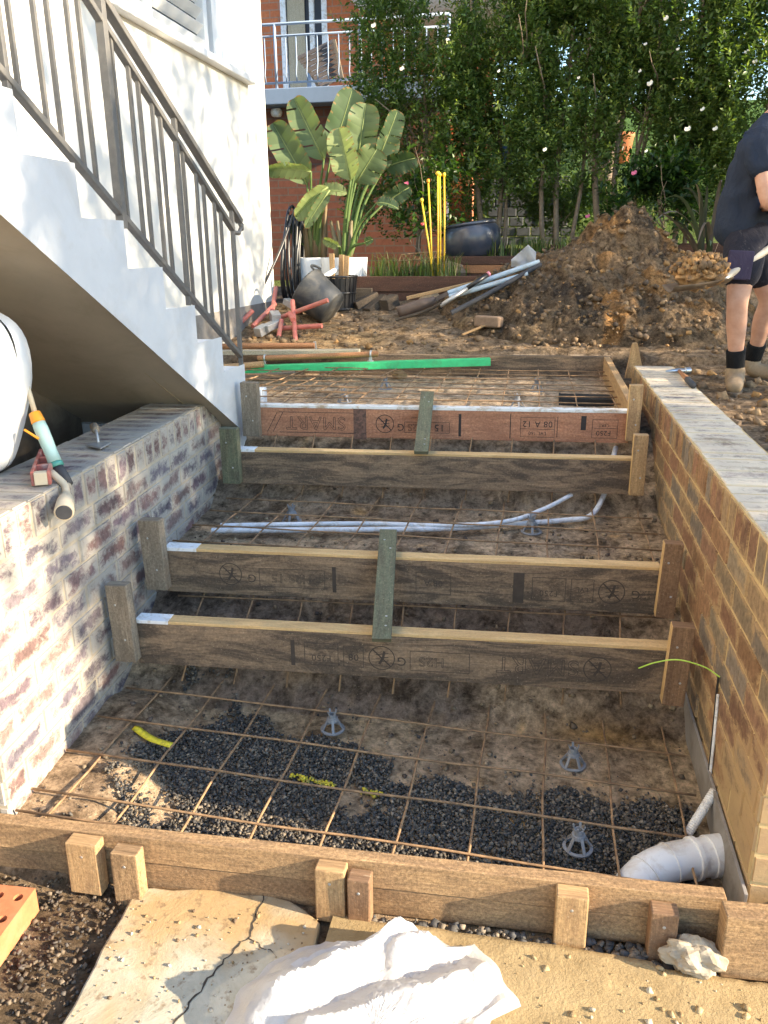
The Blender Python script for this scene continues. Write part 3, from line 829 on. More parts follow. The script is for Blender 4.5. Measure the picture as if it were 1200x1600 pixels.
zt1 = lambda x, y: float(np.interp(y - .054 * (x + 1.4), [2.5, 2.62, 2.9], [.03, .17, .39]))
rebar_mesh('strip of rusty mesh rising behind the nearest riser board', [((-1.26 + .2 * c, 2.50 + .0108 * c, 0), (-1.26 + .2 * c, 2.90 + .0108 * c, 0)) for c in range(9)], [((-1.36, 2.60, 0), (.5, 2.70, 0)), ((-1.36, 2.74, 0), (.5, 2.84, 0))], zt1, (-.4, 2.6, .2))
z2f = lambda x, y: .425
rebar_mesh('rusty steel mesh over the middle landing with the white conduits', [((-1.33 + .2 * c, 2.82, 0), (-1.325 + .2 * c, 3.68, 0)) for c in range(10)], [((-1.45, 2.92 + .2 * r, 0), (.52, 2.92 + .2 * r, 0)) for r in range(4)], z2f, (-.4, 3.25, .42))
zt2 = lambda x, y: float(np.interp(y - .054 * (x + 1.4), [3.62, 3.8, 4.0], [.43, .58, .75]))
rebar_mesh('strip of rusty mesh rising behind the plain dark riser board', [((-1.31 + .2 * c, 3.62 + .0108 * c, 0), (-1.31 + .2 * c, 4.0 + .0108 * c, 0)) for c in range(9)], [((-1.4, 3.78, 0), (.5, 3.88, 0))], zt2, (-.4, 3.8, .6))
z3f = lambda x, y: .765
rebar_mesh('rusty steel mesh over the upper landing below the soil heap', [((-1.58 + .2 * c, 4.03, 0), (-1.60 + .2 * c, 5.74, 0)) for c in range(11)], [((-1.75, 4.2 + .2 * r, 0), (.44, 4.24 + .2 * r, 0)) for r in range(8)], z3f, (-.4, 4.9, .76))
z4f = lambda x, y: .785
rebar_mesh('overlapping second mesh at the left of the upper landing near the stairs', [((-2.08 + .2 * c, 4.35, 0), (-1.95 + .2 * c, 5.7, 0)) for c in range(6)], [((-2.2, 4.5 + .2 * r, 0), (-.95 - .1 * (r % 3), 4.46 + .2 * r, 0)) for r in range(6)], z4f, (-1.5, 5, .78))

# ------------------------------------------------------------------ plastic bar chairs
def make_chair(loc):
    t = thing('bar_chair', 'x', 'bar chair', loc, 'grey plastic bar chairs')
    x, y, z = loc
    mb = MB(); mb.lathe([(.043, 0), (.043, .004), (.034, .006), (.033, .0), (.043, 0)], loc, 28); mb.build('base_ring', M['chair'], t, autosm=40)
    for k in range(5):
        an = k * 2 * PI / 5 + .3; c, s = math.cos(an), math.sin(an)
        mb = MB(); mb.beam((x + c * .039, y + s * .039, z + .004), (x + c * .017, y + s * .017, z + .043), .009, .004, (c, s, 1)); mb.build('leg', M['chair'], t)
    mb = MB(); mb.lathe([(.021, .036), (.019, .046), (.0135, .047), (.0135, .062), (.0095, .062), (.0095, .04), (.021, .036)], loc, 16); mb.build('collar', M['chair'], t, autosm=40)
    for k in range(4):
        an = k * PI / 2 + .2; c, s = math.cos(an), math.sin(an)
        mb = MB(); mb.beam((x + c * .0125, y + s * .0125, z + .06), (x + c * .017, y + s * .017, z + .075), .007, .003, (c, s, .2)); mb.build('prong', M['chair'], t)
    return t
CH = [((895, 1190), -.045, 'bar chair on bare soil above the gravel, near the right side of the pit floor'),
      ((903, 1318), -.05, 'bar chair standing in the gravel beside the big white pipe'),
      ((520, 1143), -.045, 'bar chair at the edge of the gravel left of the middle of the pit floor'),
      ((830, 830), .365, 'bar chair under the mesh at the bend of the white conduits'),
      ((456, 812), .365, 'bar chair on the middle landing behind the left end of the conduits'),
      ((445, 868), .365, 'bar chair whose tip shows above the second riser board on the left'),
      ((820, 885), .365, 'bar chair whose tip shows above the second riser board on the right'),
      ((538, 624), .70, 'bar chair on the upper landing, left one behind the printed board'),
      ((602, 606), .70, 'bar chair on the upper landing below the green plank'),
      ((838, 610), .70, 'bar chair on the upper landing by the black hole'),
      ((808, 632), .70, 'bar chair just behind the top edge of the printed board, right of the batten')]
src = None
for k, ((px, py), z, lab) in enumerate(CH):
    p = aZ(px, py, z); p.z = hz(p.x, p.y) + (.016 if k in (1, 2) else .001)
    if src is None: src = make_chair(p); o = src
    else: o = dup(src, p, k * 1.1, scale=1.0 if z < .3 else 1.08)
    o['label'] = lab

# ------------------------------------------------------------------ concrete stairs climbing towards the camera along the house
SX0, SX1 = -2.4, -1.5
RISE, GO, NY, NZ, NST = .166, .285, 4.0, 1.0, 13
M['shade_brown'] = m_plain('shade_dark', (.16, .13, .10), .95, .25, 9, .4, 0, (.08, .065, .05), .7, 3)  # dark tone that stands in for the shade under the stairs
st = thing('concrete_stairs', 'white painted concrete stairs rising along the house over the left brick wall', 'stairs', (-1.95, 4.0, .66))
prof = [(NY, .70)]
for k in range(NST):
    prof.append((NY - GO * k, NZ + RISE * k))
    prof.append((NY - GO * (k + 1), NZ + RISE * k))
ztop = NZ + RISE * (NST - 1); yl = NY - GO * NST
prof += [(yl - 1.2, ztop), (yl - 1.2, ztop - .2), (yl - .1, ztop - .2)]
prof += [(3.90, .70)]
mb = MB(); n_ = len(prof); k0 = len(mb.V)
for X in (SX0 + .002, SX1):
    for y, z in prof: mb.v((X, y, z))
for i in range(n_):
    j = (i + 1) % n_
    und = i >= n_ - 2
    a, b = prof[i], prof[j]
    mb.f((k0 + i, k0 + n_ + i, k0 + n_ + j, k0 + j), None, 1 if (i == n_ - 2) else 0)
mb.f([k0 + n_ + i for i in range(n_)], None, 0); mb.f([k0 + i for i in range(n_)][::-1], None, 0)
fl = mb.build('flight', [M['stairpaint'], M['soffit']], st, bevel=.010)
mb = MB(); mb.box(SX0 + .01, SX1 - .004, 3.86, 3.985, .30, .699)
mb.build('footing', M['stairpaint'], st)
mb = MB(); mb.box(SX0 + .035, SX1 - .25, .75, .95, .0, 2.40); mb.build('sky_light_blocker', M['shade_brown'], st)  # unseen wall added to keep sky light out from under the flight
# a paint edge line along the soffit
mb = MB()
yy0, zz0, yy1, zz1 = 3.86, .72, yl - .05, ztop - .185
for off, wd in ((.16, .006), ):
    p = Vector((SX1 - off, yy0, zz0)); q = Vector((SX1 - off - .06, yy1, zz1))
    dn = Vector((0, -(zz1 - zz0), (yy1 - yy0))).normalized()
    if dn.z > 0: dn = -dn
    mb.beam(p + dn * .003, q + dn * .003, wd, .003, dn)
mb.build('casting_line', M['w_cream'], st)

# ------------------------------------------------------------------ steel balustrade
bal = thing('balustrade', 'dark grey steel balustrade with square bars on the concrete stairs', 'railing', (-1.58, 4.16, .98))
RX = -1.575
slope = -.585
zh = lambda y: 1.775 + (4.16 - y) * .562      # handrail centre
zm = lambda y: 1.672 + (4.16 - y) * .575
zb = lambda y: 1.03 + (4.16 - y) * .578
def rl(name, ya, yb, fz, w, h):
    mb = MB(); mb.beam((RX, ya, fz(ya)), (RX, yb, fz(yb)), w, h); mb.build(name, M['rail'], bal, bevel=.003)
rl('handrail', 4.27, .45, zh, .038, .026)
rl('middle_rail', 4.16, .45, zm, .030, .022)
rl('bottom_rail', 4.16, .45, zb, .030, .022)
yb = 4.16; pat = []
y = 4.16; posts = [4.16, 3.548, 3.0, 2.39, 1.78, 1.17, .56]
for k, (a, b) in enumerate(zip(posts[:-1], posts[1:])):
    for f_ in (.215, .335, .53, .655, .87):
        pat.append(a + (b - a) * (f_ + .035))
for y in pat:
    mb = MB(); mb.box(RX - .007, RX + .007, y - .007, y + .007, zb(y) + .005, zm(y) - .005); mb.build('baluster', M['rail'], bal)
for k, y in enumerate(posts):
    w = .0105 if k != 2 else .016
    zlow = zb(y) - (.05 if k else .06)
    if k == 2: zlow = zb(y) - .05
    mb = MB(); mb.box(RX - w, RX + w, y - w, y + w, zlow, zh(y) - .012); mb.build('post', M['rail'], bal, bevel=.002)
mb = MB(); mb.tube([(RX, 4.262, zh(4.27)), (RX, 4.30, zh(4.30) - .02), (RX, 4.30, 1.70), (RX, 4.25, 1.655), (RX, 4.17, 1.66)], .011, 8); mb.build('end_loop', M['rail'], bal, smooth=True)

# ------------------------------------------------------------------ the rendered house on the left
hs = thing('rendered_house', 'white rendered house wall with a shuttered window beside the stairs', 'house', (-4.5, 3, .4))
HX = -2.4; YC = 7.3; YB = -2.0; HZ = 6.5
wy0, wy1, wz0, wz1 = 4.15, 6.86, 2.88, 4.35
mb = MB()
def wallblk(y0, y1, z0, z1): mb.box(HX - .25, HX, y0, y1, z0, z1)
wallblk(YB, wy0, .2, HZ); wallblk(wy1, YC, .2, HZ); wallblk(wy0, wy1, .2, wz0); wallblk(wy0, wy1, wz1, HZ)
mb.box(-7.5, HX - .25, YC - .25, YC, .2, HZ); mb.box(-7.5, HX - .25, YB, YB + .25, .2, HZ)
mb.build('wall', M['render'], hs)
mb = MB(); mb.box(HX - .005, HX + .006, 4.3, YC + .004, .9, 1.135); mb.build('damp_course', M['sheet'], hs)
sof = lambda y: .71 + (3.90 - y) * .5825
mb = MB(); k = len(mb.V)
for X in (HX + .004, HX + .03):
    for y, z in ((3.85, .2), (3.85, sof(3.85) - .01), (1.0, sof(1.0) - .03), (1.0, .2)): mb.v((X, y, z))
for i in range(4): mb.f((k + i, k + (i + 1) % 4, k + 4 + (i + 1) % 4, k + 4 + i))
mb.f((k + 4, k + 5, k + 6, k + 7)); mb.f((k + 3, k + 2, k + 1, k)); mb.build('understair_shade', M['shade_brown'], hs)  # dark panel: shade below the flight put into the wall colour
mb = MB(); mb.beam((HX + .02, wy0 - .1, wz0 - .025), (HX + .02, wy1 + .02, wz0 - .025), .10, .05); mb.build('sill', M['whitec'], hs, bevel=.008)
mb = MB(); mb.beam((-7.6, 2.7, HZ + .12), (HX + .5, 2.7, HZ + .12), 10.2, .24, (0, 0, 1)); mb.build('roof', M['terra'], hs)
win = MB()
win.box(HX - .12, HX - .07, wy0, wy1, wz0, wz0 + .07); win.box(HX - .12, HX - .07, wy0, wy1, wz1 - .07, wz1)
for y0, y1 in ((4.15, 4.22), (5.26, 5.36), (6.20, 6.27), (6.36, 6.46), (6.79, 6.86)): win.box(HX - .125, HX - .065, y0, y1, wz0 + .07, wz1 - .07)
wf = win.build('window_frame', M['whitec'], hs)
N = NT('glass'); M['glass'] = N.fin((.03, .04, .06), .03, None, 0, .8)
mb = MB(); mb.box(HX - .16, HX - .155, wy0, wy1, wz0, wz1); mb.build('window_pane', M['glass'], wf)
sh = MB(); ns = 14
for k in range(ns):
    z = wz0 + .10 + k * .098
    sh.beam((HX - .10, 5.37, z), (HX - .10, 6.20, z), .075, .008, (-.75, 0, .66))
    sh.beam((HX - .10, 4.22, z), (HX - .10, 5.26, z), .075, .008, (-.75, 0, .66))
sh.build('shutter', M['whitec'], hs)
mb = MB(); mb.box(HX - .13, HX - .11, 6.46, 6.79, wz0 + .07, wz1 - .07); mb.build('blind', M['whitec'], hs)

# ------------------------------------------------------------------ soil heap
def heapz(x, y):
    cx, cy = .66, 7.35
    dx, dy = x - cx, y - cy
    a = np.where(dx < 0, 1.52, 1.0); b = np.where(dy < 0, 1.36, 1.1)
    r = np.sqrt((dx / a) ** 2 + (dy / b) ** 2)
    r = r + .22 * (fbm(x, y, .75, 61, 2) - .38)
    z = np.interp(r, [-.2, 0, .12, .3, .5, .7, .9, 1.02, 1.15], [.70, .68, .62, .48, .34, .21, .10, .012, -.30])
    # broken face where soil has been dug away
    cut = sstep(.10, .55, x) * (1 - sstep(1.0, 1.35, x)) * (1 - sstep(-.55, -.1, y - cy + .15 * np.sin(x * 6)))
    z = z - .13 * cut * sstep(.2, .5, z)
    z = z + .05 * np.exp(-((x - .72) / .2) ** 2 - ((y - cy) / .2) ** 2)
    rid = 1 - np.abs(fbm(x, y, .34, 71, 3) * 2 - .9)
    z = z + (.13 * (rid - .5) + .15 * (fbm(x, y, .19, 81, 3) - .45) + .075 * (vnoise(x, y, .06, 91) - .5) + .045 * (vnoise(x, y, .03, 93) - .5)) * sstep(-.05, .15, z)
    return z
hx_ = np.arange(-1.4, 2.1, .0145); hy_ = np.arange(6.02, 8.7, .016)
HX_, HY_ = np.meshgrid(hx_, hy_, indexing='ij')
hzv = heapz(HX_, HY_)
hzv = hzv - .16 * (1 - sstep(6.02, 6.2, HY_))
gz0 = np.interp(HY_, YARD[:, 0], YARD[:, 1])
HZ_ = gz0 + hzv
# sideways crumbling so that lumps overhang a little
ox = .05 * (vnoise(HX_, HY_, .11, 95) - .5); oy = .06 * (vnoise(HX_, HY_, .10, 97) - .5)
n1, n2 = HX_.shape
ii, jj = np.meshgrid(np.arange(n1 - 1), np.arange(n2 - 1), indexing='ij')
HF = np.stack([ii * n2 + jj, (ii + 1) * n2 + jj, (ii + 1) * n2 + jj + 1, ii * n2 + jj + 1], -1).reshape(-1, 4)
ok = (hzv.reshape(-1)[HF] > -.045).any(1)
c = np.empty(HX_.shape + (3,)); c[...] = (.235, .16, .095)
def bl(mask, col): c[...] = c * (1 - mask[..., None]) + np.array(col) * mask[..., None]
bl(sstep(.42, .62, fbm(HX_, HY_, .4, 101, 3)), (.15, .108, .07))
bl(.85 * sstep(.48, .60, fbm(HX_, HY_, .26, 107, 3)) * sstep(.1, .4, HX_ + .2), (.38, .20, .075))
bl(.7 * sstep(.52, .66, fbm(HX_, HY_, .3, 113, 3)) * (1 - sstep(-.4, .4, HX_)), (.30, .205, .11))
bl(.8 * sstep(.60, .7, fbm(HX_, HY_, .12, 119, 3)), (.075, .058, .046))
Hm = np_mesh('soil_heap', np.stack([HX_ + ox, HY_ + oy, HZ_], -1).reshape(-1, 3), HF[ok], M['heap'], c.reshape(-1, 3), None, False, 'POINT')
tag(Hm, 'large heap of dug brown and orange soil between the sleepers and the worker', 'soil heap')
def top_z(x, y):
    h = hz(x, y)
    if -1.6 < x < 2.1 and 5.55 < y < 8.7:
        hh = float(heapz(np.array([x]), np.array([y]))[0]) + float(np.interp(y, YARD[:, 0], YARD[:, 1])); h = max(h, hh)
    return h
# clods on the heap and yard
g_ = np.random.default_rng(5)
def clods(n, xr, yr, smin, smax, on, seed):
    g2 = np.random.default_rng(seed)
    x = g2.uniform(*xr, n); y = g2.uniform(*yr, n); s = smin + (smax - smin) * g2.random(n) ** 7
    hp = heapz(x, y); gz = np.interp(y, YARD[:, 0], YARD[:, 1])
    zg = H(x, y, True)
    if on == 'heap': keep = hp > 0.0; z = gz + hp
    else: keep = hp < .02; z = zg
    cc = np.array([(.22, .15, .09), (.17, .12, .08), (.33, .19, .08), (.26, .18, .105), (.13, .10, .075)])[g2.choice(5, n, p=[.35, .25, .12, .2, .08])] * g2.uniform(.7, 1.2, (n, 1))
    k = keep; return np.stack([x, y, z + s * .15], -1)[k], s[k], cc[k]
P, S_, C_ = clods(8000, (-1.4, 2.1), (6.0, 8.2), .005, .045, 'heap', 11)
tag(stones('soil_clods', P, S_, C_, M['clod'], 21, .75), 'crumbled clods of soil scattered over the heap', 'clods', kind='stuff')
P, S_, C_ = clods(2600, (-2.3, 2.6), (5.95, 7.2), .005, .05, 'yard', 12)
P2, S2, C2 = clods(2600, (.84, 2.6), (2.2, 6.6), .005, .06, 'yard', 13)
tag(stones('soil_clods', np.concatenate([P, P2]), np.concatenate([S_, S2]), np.concatenate([C_, C2]), M['clod'], 22, .7), 'loose crumbs of soil trodden over the yard floor', 'clods', kind='stuff')
# crumbs on the pit floors
g2 = np.random.default_rng(31); n = 5000
x = g2.uniform(-1.5, .56, n); y = g2.uniform(1.75, 5.7, n); s = .003 + .016 * g2.random(n) ** 6
keep = (x > XL(y) + .02) & (y < 3.9)
x, y, s = x[keep], y[keep], s[keep]
cc = np.array([(.26, .19, .12), (.19, .14, .095), (.32, .24, .15), (.12, .09, .07)])[g2.choice(4, len(x))] * g2.uniform(.7, 1.2, (len(x), 1))
tag(stones('soil_crumbs', np.stack([x, y, H(x, y) + s * .2], -1), s, cc, M['clod'], 23, .7), 'small crumbs of soil over the pit floor', 'crumbs', kind='stuff')

# ------------------------------------------------------------------ gravel
def inside(poly, x, y):
    r = np.zeros(x.shape, bool); n = len(poly)
    for i in range(n):
        x0, y0 = poly[i][:2]; x1, y1 = poly[(i + 1) % n][:2]
        cnd = ((y0 > y) != (y1 > y)) & (x < (x1 - x0) * (y - y0) / (y1 - y0 + 1e-12) + x0); r ^= cnd
    return r
poly = [aZ(*q, -.05) for q in [(190, 1315), (165, 1235), (235, 1150), (300, 1080), (345, 1040), (430, 1040), (400, 1090), (430, 1130), (540, 1165), (610, 1205), (700, 1215), (800, 1240), (860, 1222), (960, 1245), (1075, 1260), (1100, 1400), (500, 1350)]]
def gravel(n, xr, yr, polyg, smin, smax, pal, seed, name, label, zoff=0, dense=1.0):
    g2 = np.random.default_rng(seed)
    x = g2.uniform(*xr, n); y = g2.uniform(*yr, n)
    wob = .09 * (fbm(x, y, .15, seed, 3) - .45)
    k = inside(polyg, x + wob, y + wob) & (fbm(x, y, .16, seed + 5, 4) > (.33 if zoff == 0 else .30) + (.16 * sstep(2.05, 2.45, y) if zoff == 0 else 0) + g2.normal(0, .03, n)) & (y > fy(x) + .045 if zoff == 0 else y < 9)
    x, y = x[k], y[k]; s = smin + (smax - smin) * g2.random(len(x)) ** 1.6
    cc = np.array(pal)[g2.choice(len(pal), len(x))] * g2.uniform(.6, 1.35, (len(x), 1))
    z = H(x, y) + s * .25 + g2.uniform(0, .012, len(x))
    return tag(stones(name, np.stack([x, y, z], -1), s, cc, M['stone'], seed, .62), label, 'gravel', kind='stuff')
PG = [(.065, .060, .055), (.085, .075, .063), (.12, .10, .077), (.047, .044, .041), (.16, .13, .095), (.07, .067, .065), (.21, .17, .125)]
gravel(70000, (-1.5, .56), (1.68, 2.65), poly, .004, .0115, PG, 41, 'gravel', 'dark crushed gravel spread over the front of the pit floor')
polyw = [(-1.3, 1.72), (-1.3, 2.1), (-1.15, 2.5), (-.6, 2.55), (.1, 2.35), (.5, 2.25), (.55, 1.75)]
gravel(1500, (-1.5, .56), (1.68, 2.6), polyw, .003, .011, PG, 45, 'gravel', 'stray gravel chips thrown over the soil around the gravel patch')
poly2 = [(-1.95, .4), (-.78, .4), (-.78, 1.2), (-1.06, 1.66), (-1.95, 1.66)]
gravel(4200, (-1.95, -.7), (.75, 1.66), poly2, .004, .013, [(.09, .062, .04), (.13, .092, .06), (.15, .115, .08), (.065, .048, .034), (.09, .075, .062)], 43, 'gravel', 'brown and grey gravel beside the cracked concrete slab', 1)
g2 = np.random.default_rng(77)
n = 300; x = g2.uniform(-.44, .5, n); y = 1.70 - g2.random(n) * .06; s = .008 + .018 * g2.random(n) ** 2
tag(stones('gravel', np.stack([x, y - .0 + .0 * x + .033 * (x + .5) - .03, -.12 + .0 * x], -1), s, np.array(PG)[g2.choice(7, n)] * 1.2, M['stone'], 79), 'loose grey stones in the gap below the front formwork', 'gravel', kind='stuff')

# ------------------------------------------------------------------ concrete slabs in front
def slab(name, out, z, t, mat, label, cat, bevel=.012):
    mb = MB(); n = len(out); gg = random.Random(len(out)); P = []
    for i in range(n):
        a, b = Vector((*out[i][:2], 0)), Vector((*out[(i + 1) % n][:2], 0)); m = max(1, int((b - a).length / .05))
        for k in range(m):
            p = a.lerp(b, k / m); P.append((p.x + gg.uniform(-.005, .005), p.y + gg.uniform(-.005, .005)))
    k = len(P)
    for q in P: mb.v((q[0], q[1], z - t))
    for q in P: mb.v((q[0], q[1], z))
    for i in range(k): j = (i + 1) % k; mb.f((i, j, k + j, k + i))
    mb.f([k + i for i in range(k)]); mb.f(list(range(k))[::-1])
    ob = mb.build(name, mat, None, (P[0][0], P[0][1], z - t), bevel=bevel)
    return tag(ob, label, cat)
N = NT('slab_concrete'); co = N.coord('Object')
a = N.noise(co, 5, 8, .72, .8); b = N.noise(co, 2.1, 5, .6, .4); d = N.noise(co, 120, 3, .6)
col = N.mix(N.ramp(a, [(.35, (0, 0, 0)), (.62, (1,) * 3)]), (.34, .315, .235), (.50, .46, .36))
col = N.mix(N.ramp(b, [(.42, (0, 0, 0)), (.58, (.85,) * 3)]), col, (.40, .25, .10))
sp = N.noise(co, 28, 6, .7)
col = N.mix(N.ramp(sp, [(.56, (0, 0, 0)), (.66, (.7,) * 3)]), col, (.20, .13, .07))
M['slab'] = N.fin(col, .9, N.bump(d, .35, .003, N.bump(a, .5, .012)))
N = NT('slab_dirty'); co = N.coord('Object')
a = N.noise(co, 9, 8, .75); b = N.noise(co, 3, 4, .6); d = N.noise(co, 75, 5, .75)
col = N.mix(N.ramp(a, [(.33, (0, 0, 0)), (.66, (1,) * 3)]), (.28, .195, .09), (.43, .31, .155))
col = N.mix(N.ramp(b, [(.45, (0, 0, 0)), (.65, (.6,) * 3)]), col, (.38, .28, .15))
M['slab2'] = N.fin(col, .95, N.bump(d, .9, .008, N.bump(a, .6, .015)))
ZS = -.115
o1 = [aZ(*q, ZS)[:2] for q in [(213, 1388), (300, 1388), (412, 1398), (455, 1405), (472, 1420), (498, 1440), (494, 1475)]]
o1 += [(-.46, 1.45), (-.40, .5), (-1.15, .5), tuple(aZ(95, 1600, ZS)[:2])]
s1 = slab('concrete_slab', o1[::-1], ZS, .10, M['slab'], 'stained cracked concrete slab in front of the formwork at the left', 'slab', .007)
def crack(pix, w):
    gg = random.Random(len(pix)); P = curve_pts_([aZ(*q, ZS + .0012) for q in pix]); rows = []
    for i, p in enumerate(P):
        t_ = P[min(i + 1, len(P) - 1)] - P[max(i - 1, 0)]; n_ = Vector((-t_.y, t_.x, 0)).normalized(); o_ = n_ * gg.uniform(-.006, .006); ww = w * gg.uniform(.4, 1.3) * (1 if i < len(P) - 2 else .3)
        rows.append([p + o_ - n_ * ww / 2, p + o_ + n_ * ww / 2])
    mb = MB(); mb.grid(rows); mb.build('crack', M['crack'], s1)
def curve_pts_(ctrl):
    out = []
    for a_, b_ in zip(ctrl[:-1], ctrl[1:]):
        m = max(1, int((b_ - a_).length / .012)); out += [a_.lerp(b_, k / m) for k in range(m)]
    return out + [ctrl[-1]]
crack([(413, 1399), (404, 1425), (388, 1462), (352, 1500), (320, 1535), (298, 1568), (262, 1606)], .006)
crack([(388, 1464), (404, 1474), (430, 1494)], .0035)
# sandy slab to the right: gritty top
gx2 = np.linspace(-.46, 2.6, 150); gy2 = np.linspace(.3, 1.665, 80)
A2, B2 = np.meshgrid(gx2, gy2, indexing='ij')
ed = 1.655 - .02 * (A2 > .35) - .03 * fbm(A2, A2 * 0 + 3, .12, 7, 3)
B3 = .3 + (B2 - .3) * (ed - .3) / 1.365
Z3 = -.10 + .010 * (fbm(A2, B3, .2, 5, 3) - .4) + .006 * (fbm(A2, B3, .03, 6, 2) - .4)
n1, n2 = A2.shape; ii, jj = np.meshgrid(np.arange(n1 - 1), np.arange(n2 - 1), indexing='ij')
mbv = np.stack([A2, B3, Z3], -1).reshape(-1, 3)
F3 = np.stack([ii * n2 + jj, (ii + 1) * n2 + jj, (ii + 1) * n2 + jj + 1, ii * n2 + jj + 1], -1).reshape(-1, 4)
low = mbv[(np.arange(n1) * n2 + n2 - 1)].copy(); low[:, 2] -= .09; low[:, 1] += .004
k = len(mbv); idx = np.arange(n1 - 1)
F4 = np.stack([idx * n2 + n2 - 1, (idx + 1) * n2 + n2 - 1, k + idx + 1, k + idx], -1)
pv = np_mesh('pavement', np.concatenate([mbv, low]), np.concatenate([F3, F4]), M['slab2'], None, None, True)
tag(pv, 'sand covered concrete pavement in front of the formwork', 'pavement', kind='structure')
g2 = np.random.default_rng(90); n = 330
x = g2.uniform(-.3, .9, n); y = g2.uniform(1.1, 1.62, n); s = .003 + .015 * g2.random(n) ** 3.5
tag(stones('grit', np.stack([x, y, np.full(n, -.099)], -1), s, np.array([(.42, .31, .17), (.5, .42, .3), (.3, .21, .11)])[g2.choice(3, n)], M['clod'], 91), 'loose grit and mortar crumbs on the sandy pavement', 'grit', kind='stuff')
g2 = np.random.default_rng(92); n = 160
x = g2.uniform(-1.0, -.5, n); y = g2.uniform(1.2, 1.63, n); s = .003 + .008 * g2.random(n) ** 3
tag(stones('grit', np.stack([x, y, np.full(n, ZS + .002)], -1), s, np.array([(.36, .25, .13), (.2, .14, .09), (.5, .45, .36)])[g2.choice(3, n)], M['clod'], 93), 'mud crumbs on the cracked concrete slab', 'grit', kind='stuff')

# ------------------------------------------------------------------ plastic sheet, crumpled
out = [aZ(*q, -.09) for q in [(345, 1620), (362, 1560), (395, 1525), (440, 1490), (508, 1468)]] + [aZ(565, 1470, -.06), aZ(620, 1432, -.03), aZ(655, 1425, -.03), aZ(690, 1452, -.05), aZ(712, 1478, -.08), aZ(742, 1466, -.07), aZ(766, 1492, -.09), aZ(798, 1545, -.09), aZ(822, 1583, -.09)] + [aZ(775, 1590, -.09), aZ(750, 1640, -.09)]
out = [(p.x, p.y) for p in out] + [(.02, 1.08), (-.2, .95), (-.45, 1.0), (-.62, 1.15)]
cx, cy = -.28, 1.30
def bound(th):
    best = .1
    for i in range(len(out)):
        x0, y0 = out[i][0] - cx, out[i][1] - cy; x1, y1 = out[(i + 1) % len(out)][0] - cx, out[(i + 1) % len(out)][1] - cy
        c_, s_ = math.cos(th), math.sin(th); den = (x1 - x0) * s_ - (y1 - y0) * c_
        if abs(den) < 1e-9: continue
        t = (y0 * c_ - x0 * s_) / den
        if -1e-6 <= t <= 1 + 1e-6:
            r = (x0 + t * (x1 - x0)) * c_ + (y0 + t * (y1 - y0)) * s_
            if r > 0: best = max(best, r)
    return best
NTH, NR = 120, 42
jr = random.Random(4)
rs = [bound(2 * PI * i / NTH) for i in range(NTH)]
pts = []
folds = [((-.52, 1.33), (-.25, 1.57), .075, .045), ((-.50, 1.42), (-.36, 1.52), .05, .03), ((-.42, 1.27), (-.02, 1.50), .065, .04), ((-.20, 1.20), (.0, 1.34), .04, .04), ((-.05, 1.58), (.02, 1.42), .04, .03), ((-.58, 1.35), (-.50, 1.15), .03, .03), ((-.28, 1.05), (-.05, 1.22), .06, .05), ((-.27, 1.50), (-.17, 1.57), .07, .04)]
def pz(x, y):
    z = 0
    for (x0, y0), (x1, y1), hgt, w in folds:
        dx, dy = x1 - x0, y1 - y0; t = max(0, min(1, ((x - x0) * dx + (y - y0) * dy) / (dx * dx + dy * dy)))
        d = math.hypot(x - x0 - t * dx, y - y0 - t * dy)
        z = max(z, hgt * max(0, 1 - d / (w * 2.2)) ** 1.2)
    n3 = noise.noise(Vector((x * 7, y * 7, 1.3))); n4 = noise.noise(Vector((x * 19 + y * 9, y * 23, 4.3)))
    vd, vp = noise.voronoi(Vector((x * 4 - y * 3 + n3 * .4, y * 9 + x * 2, 2.1))); v2, _ = noise.voronoi(Vector((x * 21, y * 27 + x * 8, 5.1)))
    z *= .85
    return z + .012 * (1 - abs(n3)) + .055 * (vd[1] - vd[0]) * (.3 + z * 7) + .005 * (v2[1] - v2[0])
for i in range(NTH + 1):
    th = 2 * PI * (i % NTH) / NTH; row = []
    for j in range(NR + 1):
        t = j / NR; jt = (jr.random() - .5) * .016 if 0 < j < NR and i not in (0, NTH) else 0; r = rs[i % NTH] * min(1, t + jt) * (1 - .015 * (1 + math.sin(th * 23)) * t)
        x, y = cx + r * math.cos(th), cy + r * math.sin(th)
        e = min(1, (1 - t) * 7)
        row.append((x, y, -.092 + (pz(x, y) + (jr.random() * .0035 if i not in (0, NTH) else .003)) * (.15 + .85 * e)))
    pts.append(row)
mb = MB(); mb.grid(pts)
N = NT('plastic_film'); dd = N.noise(N.coord('Object'), 9, 6, .7, .6); N.fin(N.mix(N.ramp(dd, [(.60, (0,) * 3), (.72, (.4,) * 3)]), (.74, .74, .76), (.50, .40, .26)), .25, N.bump(N.noise(N.coord('Object', (1, 1.7, 1)), 45, 5, .65, 2.0), .5, .008), 0, .5)
tr = N.n('ShaderNodeBsdfTranslucent'); tr.inputs[0].default_value = (.8, .8, .8, 1)
tp = N.n('ShaderNodeBsdfTransparent')
mx = N.n('ShaderNodeMixShader'); mx.inputs[0].default_value = .45; N.l(N.b.outputs[0], mx.inputs[1]); N.l(tr.outputs[0], mx.inputs[2])
m2 = N.n('ShaderNodeMixShader'); m2.inputs[0].default_value = .12; N.l(mx.outputs[0], m2.inputs[1]); N.l(tp.outputs[0], m2.inputs[2]); N.l(m2.outputs[0], N.out.inputs[0])
M['film'] = N.m
tag(mb.build('plastic_sheet', M['film'], None, (cx, cy, -.1), autosm=24), 'crumpled white translucent plastic sheet lying on the slabs in the foreground', 'plastic sheet')

